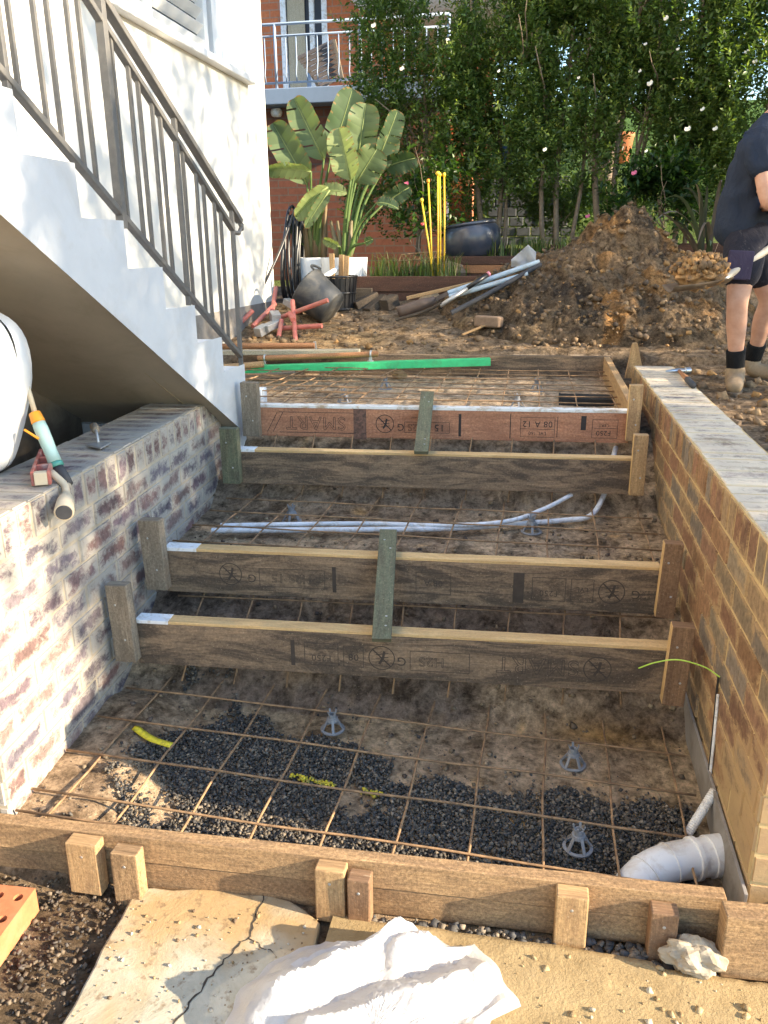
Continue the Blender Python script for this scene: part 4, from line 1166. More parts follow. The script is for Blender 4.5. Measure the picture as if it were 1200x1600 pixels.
# ------------------------------------------------------------------ pipes and cables in the pit
def curve_pts(ctrl, n=10):
    """Catmull-Rom through control points"""
    C = [Vector(p) for p in ctrl]; C = [C[0] * 2 - C[1]] + C + [C[-1] * 2 - C[-2]]; out = []
    for i in range(1, len(C) - 2):
        a, b, c, d = C[i - 1:i + 3]
        for k in range(n):
            t = k / n; out.append(.5 * ((2 * b) + (c - a) * t + (2 * a - 5 * b + 4 * c - d) * t * t + (3 * b - a - 3 * c + d) * t ** 3))
    out.append(C[-2]); return out
def tubething(name, ctrl, r, mat, label, cat, n=10, seg=10, group=None):
    mb = MB(); pts = curve_pts(ctrl, seg) if len(ctrl) > 2 else [Vector(c) for c in ctrl]
    mb.tube(pts, r, n); ob = mb.build(name, mat, None, tuple(ctrl[0]), autosm=50)
    return tag(ob, label, cat, group)
zc = .385
cd = lambda px, py, z=.385: aZ(px, py, z)
tubething('conduit', [cd(331, 829, .385), cd(480, 828), cd(690, 826), cd(800, 819), cd(880, 813), cd(922, 806, .40), cd(943, 775, .46), cd(950, 745, .55), cd(962, 700, .62)], .0125, M['pvc2'], 'bluish white conduit along the middle landing that bends up at the right', 'conduit')
tubething('conduit', [cd(345, 821, .40), cd(560, 818, .40), cd(690, 821, .40), cd(790, 815, .41), cd(850, 795, .43), cd(893, 773, .47)], .0105, M['pvc2'], 'muddy white conduit lying on the bluish one and lifting off at the right', 'conduit')
# big drain bend
t = thing('drain_pipe', 'white plastic drain bend with socket rings at the front right of the pit', 'drain pipe', (.36, 1.84, -.1))
pc = [Vector((.575, 1.985, -.045)), Vector((.50, 1.955, -.042)), Vector((.43, 1.925, -.040)), Vector((.365, 1.885, -.048)), Vector((.315, 1.835, -.07)), Vector((.285, 1.79, -.10)), Vector((.265, 1.755, -.13))]
path = curve_pts(pc, 6); R0 = .052
mb = MB(); mb.tube(path, R0, 28); mb.build('bend', M['pvc'], t, autosm=50)
def ringon(i, r, w, nm, dx=0):
    p, q = path[i], path[min(i + 1, len(path) - 1)]; a = (q - p).normalized()
    mb = MB(); mb.tube([p - a * w / 2, p - a * w / 2 + a * .001, p + a * w / 2 - a * .001, p + a * w / 2], [r - .003, r, r, r - .003], 28); mb.build(nm, M['pvc'], t, autosm=40)
ringon(2, R0 + .005, .05, 'socket'); ringon(7, R0 + .0065, .014, 'socket_ring'); ringon(13, R0 + .003, .006, 'seam_ring'); ringon(19, R0 + .003, .006, 'seam_ring'); ringon(29, R0 + .006, .045, 'socket')
pts = []; rr = []
a, b = Vector((.49, 2.06, -.05)), Vector((.568, 2.14, .05))
for k in range(44):
    pts.append(a.lerp(b, k / 43)); rr.append(.0125 + .0018 * (k % 2))
mb = MB(); mb.tube(pts, rr, 14); tag(mb.build('corrugated_conduit', M['pvc'], None, tuple(a), smooth=False), 'thin ribbed white conduit end between the drain bend and the right wall', 'conduit')
mb = MB(); mb.beam((.566, 1.735, -.03), (.566, 3.45, .005), .009, .16); tag(mb.build('joint_strip', M['sheet'], None, (.566, 1.73, -.1), bevel=.001), 'grey fibre strip along the foot of the right brick wall', 'strip')
w = [(.572, 2.268, .352), (.53, 2.30, .385), (.46, 2.34, .395), (.40, 2.37, .365), (.352, 2.38, .325)]
w0 = aX(1125, 1058, .572)
w = [tuple(w0), tuple(aY(1100, 1042, 2.29)), tuple(aY(1060, 1031, 2.31)), tuple(aY(1025, 1035, 2.33)), tuple(aY(998, 1044, 2.36))]
tubething('earth_wire', w, .0022, M['wire'], 'thin yellow green wire curling out of the right brick wall', 'wire', 6)
ctl = [tuple(w0), tuple(aX(1122, 1085, .573)), tuple(aX(1116, 1150, .571)), tuple(aX(1108, 1228, .571))]
t = tubething('sealant_bead', ctl[1:], .0042, M['white'], 'white bead of sealant running down a joint of the right wall below the wire', 'sealant', 6)
mb = MB(); mb.tube([(x_ - .003, y_ + .006, z_) for x_, y_, z_ in ctl], .0035, 6); mb.build('dark_cable', M['poly'], t)
# yellow tape in the gravel
def ribbon(name, ctrl, wd, mat, label, cat):
    P = curve_pts(ctrl, 6); mb = MB(); rows = []
    for i, p in enumerate(P):
        tn = (P[min(i + 1, len(P) - 1)] - P[max(i - 1, 0)]); tn.z = 0; tn.normalize(); s_ = Vector((-tn.y, tn.x, 0))
        rows.append([p - s_ * wd / 2, p + Vector((0, 0, .006)), p + s_ * wd / 2])
    mb.grid(rows); return tag(mb.build(name, mat, None, tuple(ctrl[0]), smooth=True, solid=.002), label, cat)
def gp(px, py, up=.02):
    p = aZ(px, py, -.04); return (p.x, p.y, hz(p.x, p.y) + up)
ribbon('yellow_tape', [aZ(211, 1137, .012), aZ(236, 1154, .004), aZ(269, 1165, .002)], .028, M['yellow2'], 'bright yellow strip lying on the gravel at the left', 'tape')
def paint_marks(a_, b_, n, seed, label):
    g2 = np.random.default_rng(seed); pa, pb = aZ(*a_, -.035), aZ(*b_, -.035); t = g2.random(n); x = pa.x + (pb.x - pa.x) * t + g2.normal(0, .006, n); y = pa.y + (pb.y - pa.y) * t + g2.normal(0, .006, n)
    c_ = np.array([(.62, .50, .04), (.50, .40, .05), (.30, .25, .06)])[g2.choice(3, n, p=[.5, .3, .2])]
    tag(stones('yellow_gravel', np.stack([x, y, H(x, y) + .017 + g2.uniform(0, .006, n)], -1), g2.uniform(.005, .011, n), c_, M['stone'], seed, .6), label, 'painted gravel', kind='stuff')
paint_marks((453, 1209), (523, 1223), 75, 611, 'gravel sprayed with a yellow paint line left of centre')
paint_marks((567, 1232), (599, 1238), 28, 612, 'short yellow paint mark on the gravel right of the longer line')
# drain pit on the upper landing
p0, p1 = aZ(872, 624, .7), aZ(962, 634, .7)
mb = MB(); X0, X1, Ya, Yb = .14, .445, 4.82, 5.0
mb.box(X0, X1, Ya, Yb, .66, .728)
for (a_, b_, c_, d_) in ((X0 - .012, X0 - .001, Ya, Yb), (X1 + .001, X1 + .012, Ya, Yb)): mb.box(a_, b_, c_, d_, .66, .732)
tag(mb.build('drain_pit', M['blackhole'], None, (X0, Ya, .6)), 'black plastic pit opening in the upper landing below the mesh', 'drain pit')
# pale block beside the stairs
mb = MB(); mb.box(-1.66, -1.575, 4.46, 4.56, .66, .80); tag(mb.build('packing_block', M['potw'], None, (-1.6, 4.5, .66), bevel=.006), 'small pale block behind the left end of the printed board', 'block')
# rock, brick
mb = MB(); c_ = aZ(1082, 1492, -.07); mb.blob((c_.x, c_.y, -.075), (.070, .045, .042), 12, 4, .24, 2.2); tag(mb.build('rock', m_plain('pale_rock', (.33, .28, .21), .9, .2, 30, .8, 0, (.34, .24, .13), .7, 12), None, (c_.x, c_.y, -.11)), 'pale rough rock below the right end of the front formwork', 'rock')
a_, b_, c_ = aZ(0, 1365, -.055), aZ(52, 1392, -.055), aZ(4, 1458, -.055)
u = (c_ - b_).normalized(); v_ = Vector((-u.y, u.x, 0))
o = b_ + v_ * .0
mb = MB(); L_, W_, T_ = .23, .11, .076
v_ = v_ if v_.x < 0 else -v_
org = b_
k = 0; nu, nv = 11, 5
# top face with three pairs of core holes: a grid with round recesses
def bp(s_, t_, z): return org + u * (s_ - .01) + v_ * t_ + Vector((0, 0, z))
mb.grid([[bp(i * L_ / 22, j * W_ / 10, 0) for j in range(11)] for i in range(23)], 0, None, lambda i, j: not ((i % 7) in (2, 3, 4) and (j % 5) in (1, 2, 3) and i < 21))
for hi in range(3):
    for hj in range(2):
        i0, j0 = hi * 7 + 2, hj * 5 + 1; s0, s1, t0, t1 = i0 * L_ / 22, (i0 + 3) * L_ / 22, j0 * W_ / 10, (j0 + 3) * W_ / 10
        R_ = [(s0, t0), (s1, t0), (s1, t1), (s0, t1)]
        kk = len(mb.V); cs, ct = (s0 + s1) / 2, (t0 + t1) / 2; NN = 16
        for q in range(NN):
            an = 2 * PI * q / NN; c1, s1_ = math.cos(an), math.sin(an); sc = 1 / max(abs(c1), abs(s1_))
            mb.v(bp(cs + (s1 - s0) / 2 * c1 * sc, ct + (t1 - t0) / 2 * s1_ * sc, 0))
        for q in range(NN):
            an = 2 * PI * q / NN; mb.v(bp(cs + .0125 * math.cos(an), ct + .0125 * math.sin(an), 0))
        for q in range(NN):
            an = 2 * PI * q / NN; mb.v(bp(cs + .0125 * math.cos(an), ct + .0125 * math.sin(an), -.05))
        for q in range(NN):
            q2 = (q + 1) % NN; mb.f((kk + q, kk + q2, kk + NN + q2, kk + NN + q)); mb.f((kk + NN + q, kk + NN + q2, kk + 2 * NN + q2, kk + 2 * NN + q))
        mb.f([kk + 2 * NN + q for q in range(NN)])
kk = len(mb.V)
for z in (0, -T_):
    for s_, t_ in ((0, 0), (L_, 0), (L_, W_), (0, W_)): mb.v(bp(s_, t_, z))
for i in range(4): mb.f((kk + i, kk + (i + 1) % 4, kk + 4 + (i + 1) % 4, kk + 4 + i))
tag(mb.build('brick', M['terra'], None, tuple(org + Vector((0, 0, -T_)))), 'orange cored brick lying at the left end of the front formwork', 'brick')

# ------------------------------------------------------------------ things on the walls
# garden hose wand, with its bent rose over the edge of the left wall
wd = thing('hose_wand', 'pale green and orange hose wand with a beige rose leaning on the left wall', 'hose wand', (-1.45, 2.2, WT))
pA, pB, pC, pD = aX(30, 560, -1.66), aX(56, 650, -1.60), aX(86, 722, -1.53), aX(108, 757, -1.47)
mb = MB(); mb.tube([pA, pA.lerp(pB, .5), pB], .0085, 12); mb.build('tube', M['beige'], wd, smooth=True)
ab = (pC - pB).normalized()
mb = MB(); mb.tube([pB - ab * .012, pB - ab * .010, pB + ab * .022, pB + ab * .026], [.017, .019, .023, .019], 14); mb.build('nut', M['orange'], wd, autosm=40)
mb = MB(); mb.tube([pB + ab * .024, pB + ab * .05, pC - ab * .035, pC], [.021, .023, .021, .022], 16); mb.build('valve_body', M['teal'], wd, smooth=True)
m_ = pB.lerp(pC, .55); mb = MB(); mb.beam(m_ + Vector((-.012, -.02, .012)), m_ + Vector((-.05, -.035, .045)), .012, .006); mb.build('lever', M['orange'], wd, bevel=.002)
mb = MB(); mb.tube([pC, pC + ab * .004, pC + ab * .016, pC + ab * .018], [.02, .0235, .0235, .02], 14); mb.build('coupling', m_plain('green_ring', (.08, .30, .24), .4, .05, 20, 0), wd, smooth=True)
mb = MB(); mb.tube([pC + ab * .016, pC.lerp(pD, .6), pD], [.019, .017, .014], 14); mb.build('grip', M['dkgrey'], wd, smooth=True)
e0, e1, e2 = aX(80, 738, -1.50), aX(100, 757, -1.455), aX(104, 772, -1.43); e3 = aX(100, 800, -1.375)
e0.z = max(e0.z, WT + .012)
mb = MB(); mb.tube(curve_pts([e0, e1, e2], 6), .0115, 12); mb.build('neck', M['beige'], wd, smooth=True)
ax_ = (e3 - e2).normalized(); mb = MB(); mb.tube([e2 - ax_ * .006, e2, e2.lerp(e3, .45), e3, e3 + ax_ * .004], [.010, .013, .026, .029, .026], 20); mb.build('rose', M['beige'], wd, autosm=45)
mb = MB()
mb.tube([e3 + ax_ * .0042, e3 + ax_ * .0062], [.024, .022], 20); fc = mb.build('rose_face', M['dkgrey'], wd)
# red box level lying across the wall beside the wand
qa, qb = Vector((-1.66, 2.47, WT + .03)), Vector((-1.505, 2.18, WT + .03))
lv = thing('spirit_level', 'short red frame level lying on the left wall behind the hose wand', 'level', tuple(qb - Vector((0, 0, .03))))
dv = (qb - qa).normalized(); sv = Vector((-dv.y, dv.x, 0))
for s_ in (-.024, .024):
    mb = MB(); mb.beam(qa + sv * s_, qb + sv * s_, .010, .045); mb.build('rail', M['redlev'], lv, bevel=.002)
for f_ in (.02, .36, .68, .98):
    c_ = qa.lerp(qb, f_); mb = MB(); mb.beam(c_ - sv * .019, c_ + sv * .019, .018 if f_ < .9 else .03, .040); mb.build('web', M['redlev' if f_ < .9 else 'beige'], lv, bevel=.002)
# lumpy putty scraper / trowel shape on the wall
tr_ = thing('pointing_trowel', 'small dusty pointing trowel lying on the left wall', 'trowel', (-1.55, 2.72, WT))
c_ = aZ(155, 697, WT + .012); dirv = Vector((-.55, .8, 0)).normalized(); sd = Vector((dirv.y, -dirv.x, 0))
mb = MB(); k = 0
bl_ = [c_ + dirv * -.06, c_ + sd * .045 + dirv * .02, c_ + dirv * .045, c_ - sd * .045 + dirv * .02]
for z in (0, .006):
    for q in bl_: mb.v(q + Vector((0, 0, z)))
for i in range(4): mb.f((i, (i + 1) % 4, 4 + (i + 1) % 4, 4 + i))
mb.f((4, 5, 6, 7)); mb.f((3, 2, 1, 0)); mb.build('blade', M['zinc'], tr_, bevel=.002)
mb = MB(); mb.tube(curve_pts([c_ + dirv * .03 + Vector((0, 0, .006)), c_ + dirv * .05 + Vector((0, 0, .035)), c_ + dirv * .075 + Vector((0, 0, .045))], 5), .006, 8); mb.build('tang', M['zinc'], tr_, smooth=True)
mb = MB(); h0 = c_ + dirv * .07 + Vector((0, 0, .045)); mb.tube([h0, h0 + dirv * .02, h0 + dirv * .08, h0 + dirv * .10], [.012, .016, .017, .010], 12); mb.build('handle', M['w_grey'], tr_, smooth=True)
# hammer on the right wall
hm = thing('hammer', 'claw hammer with a short handle lying on the right wall', 'hammer', (.76, 4.7, WT))
h0 = aZ(1040, 580, WT + .025); h1 = aZ(1078, 579, WT + .025)
mb = MB(); dv = (h1 - h0); mb.tube([h0 + dv * -.0, h0 + dv * .3, h0 + dv * .55, h0 + dv * .62, h0 + dv * .78, h0 + dv * .80, h0 + dv * 1.0, h0 + dv * 1.01], [.004, .012, .016, .014, .013, .019, .020, .016], 12); mb.build('head', M['steel'], hm, autosm=50)
q0 = h0 + dv * .55; q1 = aZ(1083, 602, WT + .018)
mb = MB(); mb.tube([q0, q0.lerp(q1, .3), q0.lerp(q1, .6), q1], [.010, .012, .015, .015], 10); mb.build('handle', M['w_ochre'], hm, smooth=True)
mb = MB(); mb.tube([q0.lerp(q1, .62), q0.lerp(q1, 1.01)], [.0165, .0165], 10); mb.build('grip', M['dkgrey'], hm, smooth=True)
# bulging white sack at the left edge, standing behind the left wall on its top
mb = MB(); cx, cy = -1.785, 2.30; rows = []
pr = [(.02, .0), (.07, .0), (.10, .03), (.13, .10), (.165, .19), (.20, .30), (.20, .40), (.185, .46), (.15, .505), (.10, .53), (.05, .545), (.0, .55)]
for i, (r, z) in enumerate(pr):
    rows.append([(cx + .9 * r * math.cos(a * PI / 16) * (1 + .04 * math.sin(a * 1.9 + i)), cy + r * math.sin(a * PI / 16) * (1 + .05 * math.sin(a * 1.1 + i * .8)), WT + .01 + z * .98) for a in range(33)])
mb.grid(rows); tag(mb.build('white_sack', M['whitec'], None, (cx, cy, WT), smooth=True, sub=1), 'bulging white sack standing on the left wall below the stairs', 'sack')

# ------------------------------------------------------------------ planks and poles beyond the upper landing
def longthing(name, pa, pb, w, h, mat, label, cat, group=None, tube=False, bevel=.003):
    mb = MB()
    if tube: mb.tube([pa, Vector(pa).lerp(Vector(pb), .5), pb], w, 16)
    else: mb.beam(pa, pb, w, h)
    ob = mb.build(name, mat, None, pa, bevel=0 if tube else bevel, autosm=40 if tube else None)
    return tag(ob, label, cat, group)
ga, gb = aY(378, 578, 5.60), aY(766, 564, 5.62)
ga.z = .868; gb.z = .880
a_ = aY(376, 577, 5.42); b_ = aY(766, 565, 5.66)
longthing('green_straightedge', a_, b_, .07, .05, M['green'], 'bright green painted screed board lying across the upper landing', 'screed board')
lc = [(-2.15, 5.98, .93), (-1.04, 6.02, .945)]
p1, q1 = aY(403, 560, 5.50), aY(591, 553, 5.58)
po = longthing('ochre_pole', p1, q1, .019, 0, M['w_ochre'], 'orange pole just above the green board, with two clamps', 'pole', 'orange poles at the stair foot', True)
p2, q2 = aY(340, 541, 5.76), aY(492, 540, 5.78)
po2 = longthing('ochre_pole', p2, q2, .021, 0, M['w_ochre'], 'orange pole farthest back by the stair foot', 'pole', 'orange poles at the stair foot', True)
p3, q3 = aY(350, 574, 5.36), aY(412, 569, 5.40)
po3 = longthing('ochre_pole', p3, q3, .022, 0, M['w_peg'], 'stub of a pale pole poking over the left end of the green board', 'pole', 'orange poles at the stair foot', True)
longthing('cream_plank', aY(330, 551, 5.63), aY(562, 549, 5.70), .09, .03, M['w_cream'], 'long cream plank lying between the two orange poles', 'plank')
longthing('grey_plank', aY(380, 586, 5.30), aY(460, 582, 5.33), .06, .012, M['w_grey'], 'thin grey board end under the left end of the green board', 'plank')
def clamp(p, lab):
    t = thing('pipe_clamp', lab, 'clamp', tuple(p), 'galvanised pipe clamps'); p = Vector(p)
    mb = MB(); mb.tube([p + Vector((.0, .023 * math.cos(a * PI / 8), .023 * math.sin(a * PI / 8))) for a in range(16)], .007, 6, closed=True); mb.build('band', M['zinc'], t, smooth=True)
    mb = MB(); mb.beam(p + Vector((0, -.02, -.02)), p + Vector((0, -.022, -.075)), .022, .012, (0, 1, 0)); mb.build('lug', M['zinc'], t, bevel=.002)
    mb = MB(); mb.tube([p + Vector((-.02, -.024, -.045)), p + Vector((.022, -.024, -.045))], .006, 8); mb.build('bolt', M['zinc'], t, smooth=True)
clamp(p1.lerp(q1, .94), 'clamp near the right end of the front orange pole')
clamp(p1.lerp(q1, .06), 'clamp near the left end of the front orange pole')
t = thing('hook_bracket', 'bent galvanised bracket at the right end of the farthest orange pole', 'bracket', tuple(q2), None)
mb = MB(); mb.beam(q2 + Vector((0, 0, .03)), q2 + Vector((.005, 0, -.035)), .02, .006, (0, 1, 0)); mb.build('upright', M['zinc'], t, bevel=.001)
mb = MB(); mb.beam(q2 + Vector((.005, 0, -.037)), q2 + Vector((.085, -.02, -.04)), .02, .006); mb.build('foot', M['zinc'], t, bevel=.001)

# ------------------------------------------------------------------ pink steel trestles by the house corner
pk = lambda x, y, Y: aY(x, y, Y)
def trestle(name, segs, rhs, label):
    t = thing(name, label, 'trestle', tuple(segs[0][0]), 'folded trestle frames')
    for a_, b_, r in segs:
        mb = MB(); mb.tube([a_, Vector(a_).lerp(Vector(b_), .5), b_], r, 12); mb.build('leg', M['pink'], t, autosm=40)
    for a_, b_, w, h, m_ in rhs:
        mb = MB(); mb.beam(a_, b_, w, h); mb.build('head_channel', M[m_], t, bevel=.003)
    return t
trestle('trestle_frame', [(pk(431, 450, 6.75), pk(425, 490, 6.5), .0185), (pk(430, 475, 6.6), pk(395, 510, 6.3), .0185), (pk(440, 500, 6.35), pk(434, 535, 6.2), .0185), (pk(395, 485, 6.5), pk(368, 512, 6.4), .0185)],
        [(pk(447, 470, 6.7), pk(460, 478, 6.65), .07, .05, 'zinc'), (pk(428, 492, 6.45), pk(432, 499, 6.35), .075, .075, 'zinc')], 'pinkish red trestle frame leaning against the house wall')
trestle('trestle_frame', [(pk(512, 469, 6.35), pk(436, 497, 6.45), .0185), (pk(457, 470, 6.5), pk(462, 537, 6.15), .0185), (pk(503, 509, 6.3), pk(440, 513, 6.35), .02), (pk(452, 490, 6.4), pk(458, 500, 6.3), .02)],
        [(pk(413, 514, 6.25), pk(437, 503, 6.4), .09, .05, 'zinc'), (pk(402, 520, 6.2), pk(416, 512, 6.3), .07, .07, 'zinc')], 'pinkish red trestle frame in front, its top leg pointing at the rubber tub')

# ------------------------------------------------------------------ tub, crate, offcuts
tb = thing('rubber_tub', 'black rubber tub tipped on its side by the white planters', 'tub', (-1.87, 6.85, 1.0))
axis = Vector((.80, -.42, .18)).normalized(); up_ = Vector((0, 0, 1)); e1_ = axis.cross(up_).normalized(); e2_ = e1_.cross(axis)
Mx = Matrix((e1_, e2_, -axis)).transposed()
cB = aY(520, 466, 6.72)
cB = Vector((cB.x + .0, cB.y, cB.z - .085))
axis2 = Vector((.62, -.12, -.42)).normalized(); e1_ = axis2.cross(up_).normalized(); e2_ = e1_.cross(axis2); Mx = Matrix((e1_, e2_, -axis2)).transposed()
mb = MB(); mb.lathe([(0, .0), (.140, .0), (.150, .012), (.166, .15), (.186, .28), (.196, .285), (.190, .292), (.182, .28), (.158, .15), (.14, .02), (0, .018)], cB, 36, mat=Mx); mb.build('body', M['rubber'], tb, autosm=60)
hc = cB + Mx @ Vector((0, .17, .33)); hp = [cB + Mx @ Vector((.065 * math.cos(a * PI / 8), .190, .285 + .055 * math.sin(a * PI / 8))) for a in range(9)]
mb = MB(); mb.tube(hp, .010, 8); mb.build('handle', M['rubber'], tb, smooth=True)
hp = [cB + Mx @ Vector((.065 * math.cos(a * PI / 8), -.190, .285 + .055 * math.sin(a * PI / 8))) for a in range(9)]
mb = MB(); mb.tube(hp, .010, 8); mb.build('handle', M['rubber'], tb, smooth=True)
ck = aY(529, 495, 7.02); cr = thing('basket', 'black slatted basket behind the rubber tub holding timber offcuts', 'basket', (ck.x, 7.1, 1.07))
for k in range(3):
    z = 1.08 + k * .135; mb = MB(); r0 = .137 + k * .0155
    mb.tube([(ck.x - .02 + r0 * math.cos(a * PI / 12), 7.12 + r0 * math.sin(a * PI / 12), z) for a in range(24)], .009, 6, closed=True); mb.build('hoop', M['poly'], cr, smooth=True)
for k in range(22):
    an = k * 2 * PI / 22; mb = MB(); mb.beam((ck.x - .02 + .136 * math.cos(an), 7.12 + .136 * math.sin(an), 1.07), (ck.x - .02 + .165 * math.cos(an), 7.12 + .165 * math.sin(an), 1.36), .02, .008, (math.cos(an), math.sin(an), 0)); mb.build('stave', M['poly'], cr)
mb = MB(); mb.lathe([(0, 0), (.133, 0), (.161, .27), (.152, .27), (.126, .012), (0, .012)], (ck.x - .02, 7.12, 1.066), 24); mb.build('liner', M['poly'], cr, autosm=40)
for (xx, yy, tx, ty, hh, lab) in ((-.05, .03, -.01, .0, .46, 'tan timber offcut standing in the basket, left one'), (.0, .06, .02, .01, .45, 'brown timber offcut standing in the basket, middle one'), (.045, .03, .03, .0, .44, 'narrow timber offcut standing in the basket, right one')):
    mb = MB(); mb.beam((ck.x - .02 + xx, 7.12 + yy, 1.09), (ck.x - .02 + xx + tx, 7.12 + yy + ty, 1.08 + hh), .042, .03, (0, 1, 0))
    tag(mb.build('timber_offcut', M['w_peg'], None, (ck.x - .02 + xx, 7.12 + yy, 1.09), bevel=.002), lab, 'offcut')
tubething('downpipe_offcut', [tuple(aY(505, 434, 7.0)), tuple(aY(528, 419, 7.2))], .022, M['potw'], 'white plastic pipe offcut sticking out of the basket to the left', 'pipe', 12)
# white planters
for k, (xx, yy, lab) in enumerate(((-2.12, 7.66, 'white round planter on the left, half hidden by the tub'), (-1.79, 7.52, 'white round planter on the right, beside the timber sleepers'))):
    t = thing('planter', lab, 'planter', (xx, yy, 1.1), 'white planters')
    mb = MB(); mb.lathe([(0, 0), (.185, 0), (.19, .01), (.212, .40), (.212, .405), (.190, .405), (.188, .34), (0, .34)], (xx, yy, 1.10), 40); mb.build('pot', M['potw'], t, autosm=40)
    mb = MB(); mb.lathe([(0, .35), (.187, .342)], (xx, yy, 1.10), 24); mb.build('soil', M['blackhole'], t)
# coil of black poly pipe leaning in the corner
co_ = thing('poly_pipe_coil', 'coil of black poly pipe leaning in the corner by the house', 'pipe coil', (-2.28, 7.5, 1.1))
for k in range(9):
    xx = -2.35 + .022 * k; mb = MB(); r1, r2 = .26 - .012 * (k % 3), .36 + .01 * ((k * 5) % 3) + (.05 if k in (2, 5) else 0)
    P_ = [(xx + .02 * math.sin(a * PI / 12 + k), 7.62 + r1 * math.cos(a * PI / 12) * .8 + .10 * math.sin(a * PI / 12) * .6, 1.1 + r2 + .02 + r2 * math.sin(a * PI / 12)) for a in range(24)]
    mb.tube(P_, .0135, 7, closed=True); mb.build('loop', M['poly'], co_, smooth=True)
mb = MB(); mb.tube(curve_pts([aY(462, 325, 7.4), aY(440, 385, 7.25), aY(422, 425, 7.1), aY(411, 447, 7.05)], 6), .0125, 8); mb.build('free_end', M['poly'], co_, smooth=True)

# ------------------------------------------------------------------ timber sleepers of the garden bed
SL = 'sleepers edging the garden bed'
def sleeper(x0, x1, y, z0, z1, mat, lab, dx=0, th=.075):
    mb = MB(); mb.beam((x0, y + th / 2, (z0 + z1) / 2), (x1, y + th / 2 + dx, (z0 + z1) / 2), th, z1 - z0)
    return tag(mb.build('timber_sleeper', M[mat], None, (x0, y, z0), bevel=.005), lab, 'sleeper', SL)
sleeper(-1.64, .10, 7.24, 1.215, 1.345, 'w_sleeper', 'upper sleeper of the front row beside the right planter', .02)
sleeper(-1.62, .10, 7.25, 1.02, 1.212, 'w_sleeper', 'lower sleeper of the front row, mostly behind offcuts', .02)
sleeper(-1.02, .5, 7.70, 1.43, 1.505, 'w_sleeper', 'top sleeper of the back row in front of the blue pot', .02)
sleeper(-.93, .5, 7.705, 1.355, 1.428, 'w_ochre', 'orange brown sleeper in the middle of the back row', .02)
sleeper(-.93, .5, 7.71, 1.25, 1.353, 'w_sleeper', 'lowest sleeper of the back row', .02)
sleeper(.05, 2.4, 7.95, 1.46, 1.60, 'w_sleeper', 'long sleeper behind the heap at the foot of the hedge', .05)
# offcut blocks
def block(pa, pb, w, h, mat, lab, name='timber_offcut', cat='offcut'):
    mb = MB(); mb.beam(pa, pb, w, h); return tag(mb.build(name, M[mat], None, pa, bevel=.005), lab, cat)
block(aY(556, 480, 7.08), aY(590, 463, 7.18), .10, .09, 'w_offcut', 'dark timber offcut lying flat against the front sleepers')
block(aY(574, 487, 7.0), aY(601, 464, 7.15), .09, .06, 'w_offcut', 'dark timber offcut tilted against the one lying flat')
block(aY(600, 478, 7.02), aY(617, 468, 7.14), .10, .10, 'w_offcut', 'dark squarish offcut to the right of the tilted one')
block(aY(556, 462, 7.20), aY(582, 462, 7.20), .06, .13, 'w_offcut', 'upright dark timber end set against the left end of the front sleepers')
# digging tools and pipes lying up the side of the heap
tl = thing('post_hole_digger', 'rusty post hole digger with two pale blue handles resting on the heap', 'digger', tuple(aY(620, 480, 6.9)), )
A1, B1, A2_, B2_ = aY(700, 458, 6.9), aY(843, 409, 7.0), aY(702, 464, 6.86), aY(825, 428, 6.9)
mb = MB(); mb.tube([A1, A1.lerp(B1, .5), B1], .021, 12); mb.build('handle', m_plain('pale_blue_handle', (.42, .52, .60), .5, .08, 20, .05, 0, (.3, .26, .2), .4, 14), tl, autosm=40)
mb = MB(); mb.tube([A2_, A2_.lerp(B2_, .5), B2_], .021, 12); mb.build('handle', bpy.data.materials['pale_blue_handle'], tl, autosm=40)
mb = MB(); s0 = aY(622, 487, 6.85); s1 = aY(680, 468, 6.88); dv = (s1 - s0).normalized(); sdv = Vector((0, -1, .35)).normalized(); upv = dv.cross(sdv)
rows = [[s0 + dv * ((s1 - s0).length * i / 8) + (sdv * math.cos(a * PI / 8) + upv * math.sin(a * PI / 8)) * (.065 if i < 7 else .045) for a in range(-1, 10)] for i in range(9)]
mb.grid(rows); mb.build('blade', m_plain('rusty_blade', (.14, .10, .08), .6, .2, 20, .2, .4), tl, smooth=True, solid=.005)
mb = MB(); mb.beam(s1, A1, .05, .03); mb.build('shank', bpy.data.materials['rusty_blade'], tl)
t = thing('spade', 'long handled spade with a dark shaft and pinkish grip end resting on the sleepers', 'spade', tuple(aY(688, 477, 6.75)))
S0, S1 = aY(688, 478, 6.7), aY(765, 427, 6.9)
mb = MB(); mb.tube([S0, S0.lerp(S1, .55)], .017, 10); mb.build('socket', M['zinc'], t, smooth=True)
mb = MB(); mb.tube([S0.lerp(S1, .54), S0.lerp(S1, .96)], .0185, 10); mb.build('shaft', M['poly'], t, smooth=True)
mb = MB(); mb.tube([S0.lerp(S1, .955), S1], .021, 10); mb.build('grip', m_plain('pink_grip', (.55, .20, .25), .5, .1, 20, 0), t, smooth=True)
tubething('dark_pipe', [tuple(aY(705, 489, 6.6)), tuple(aY(770, 455, 6.75)), tuple(aY(845, 413, 6.98))], .019, M['dkgrey'], 'dark grey pipe lying closest to the heap', 'pipe', 12)
tubething('thin_stick', [tuple(aY(618, 500, 6.7)), tuple(aY(660, 488, 6.72)), tuple(aY(690, 474, 6.7))], .013, M['w_offcut'], 'grey stick on the ground below the post hole digger', 'stick', 8)
block(aY(635, 466, 7.05), aY(740, 442, 7.15), .05, .03, 'w_peg', 'light brown batten lying behind the post hole digger', 'batten', 'batten')
block(aY(722, 523, 6.3), aY(783, 498, 6.42), .03, .015, 'w_peg', 'thin pale splinter of wood behind the brick lump', 'wood_splinter', 'splinter')
mb = MB(); c_ = aY(818, 405, 7.1); rows = []
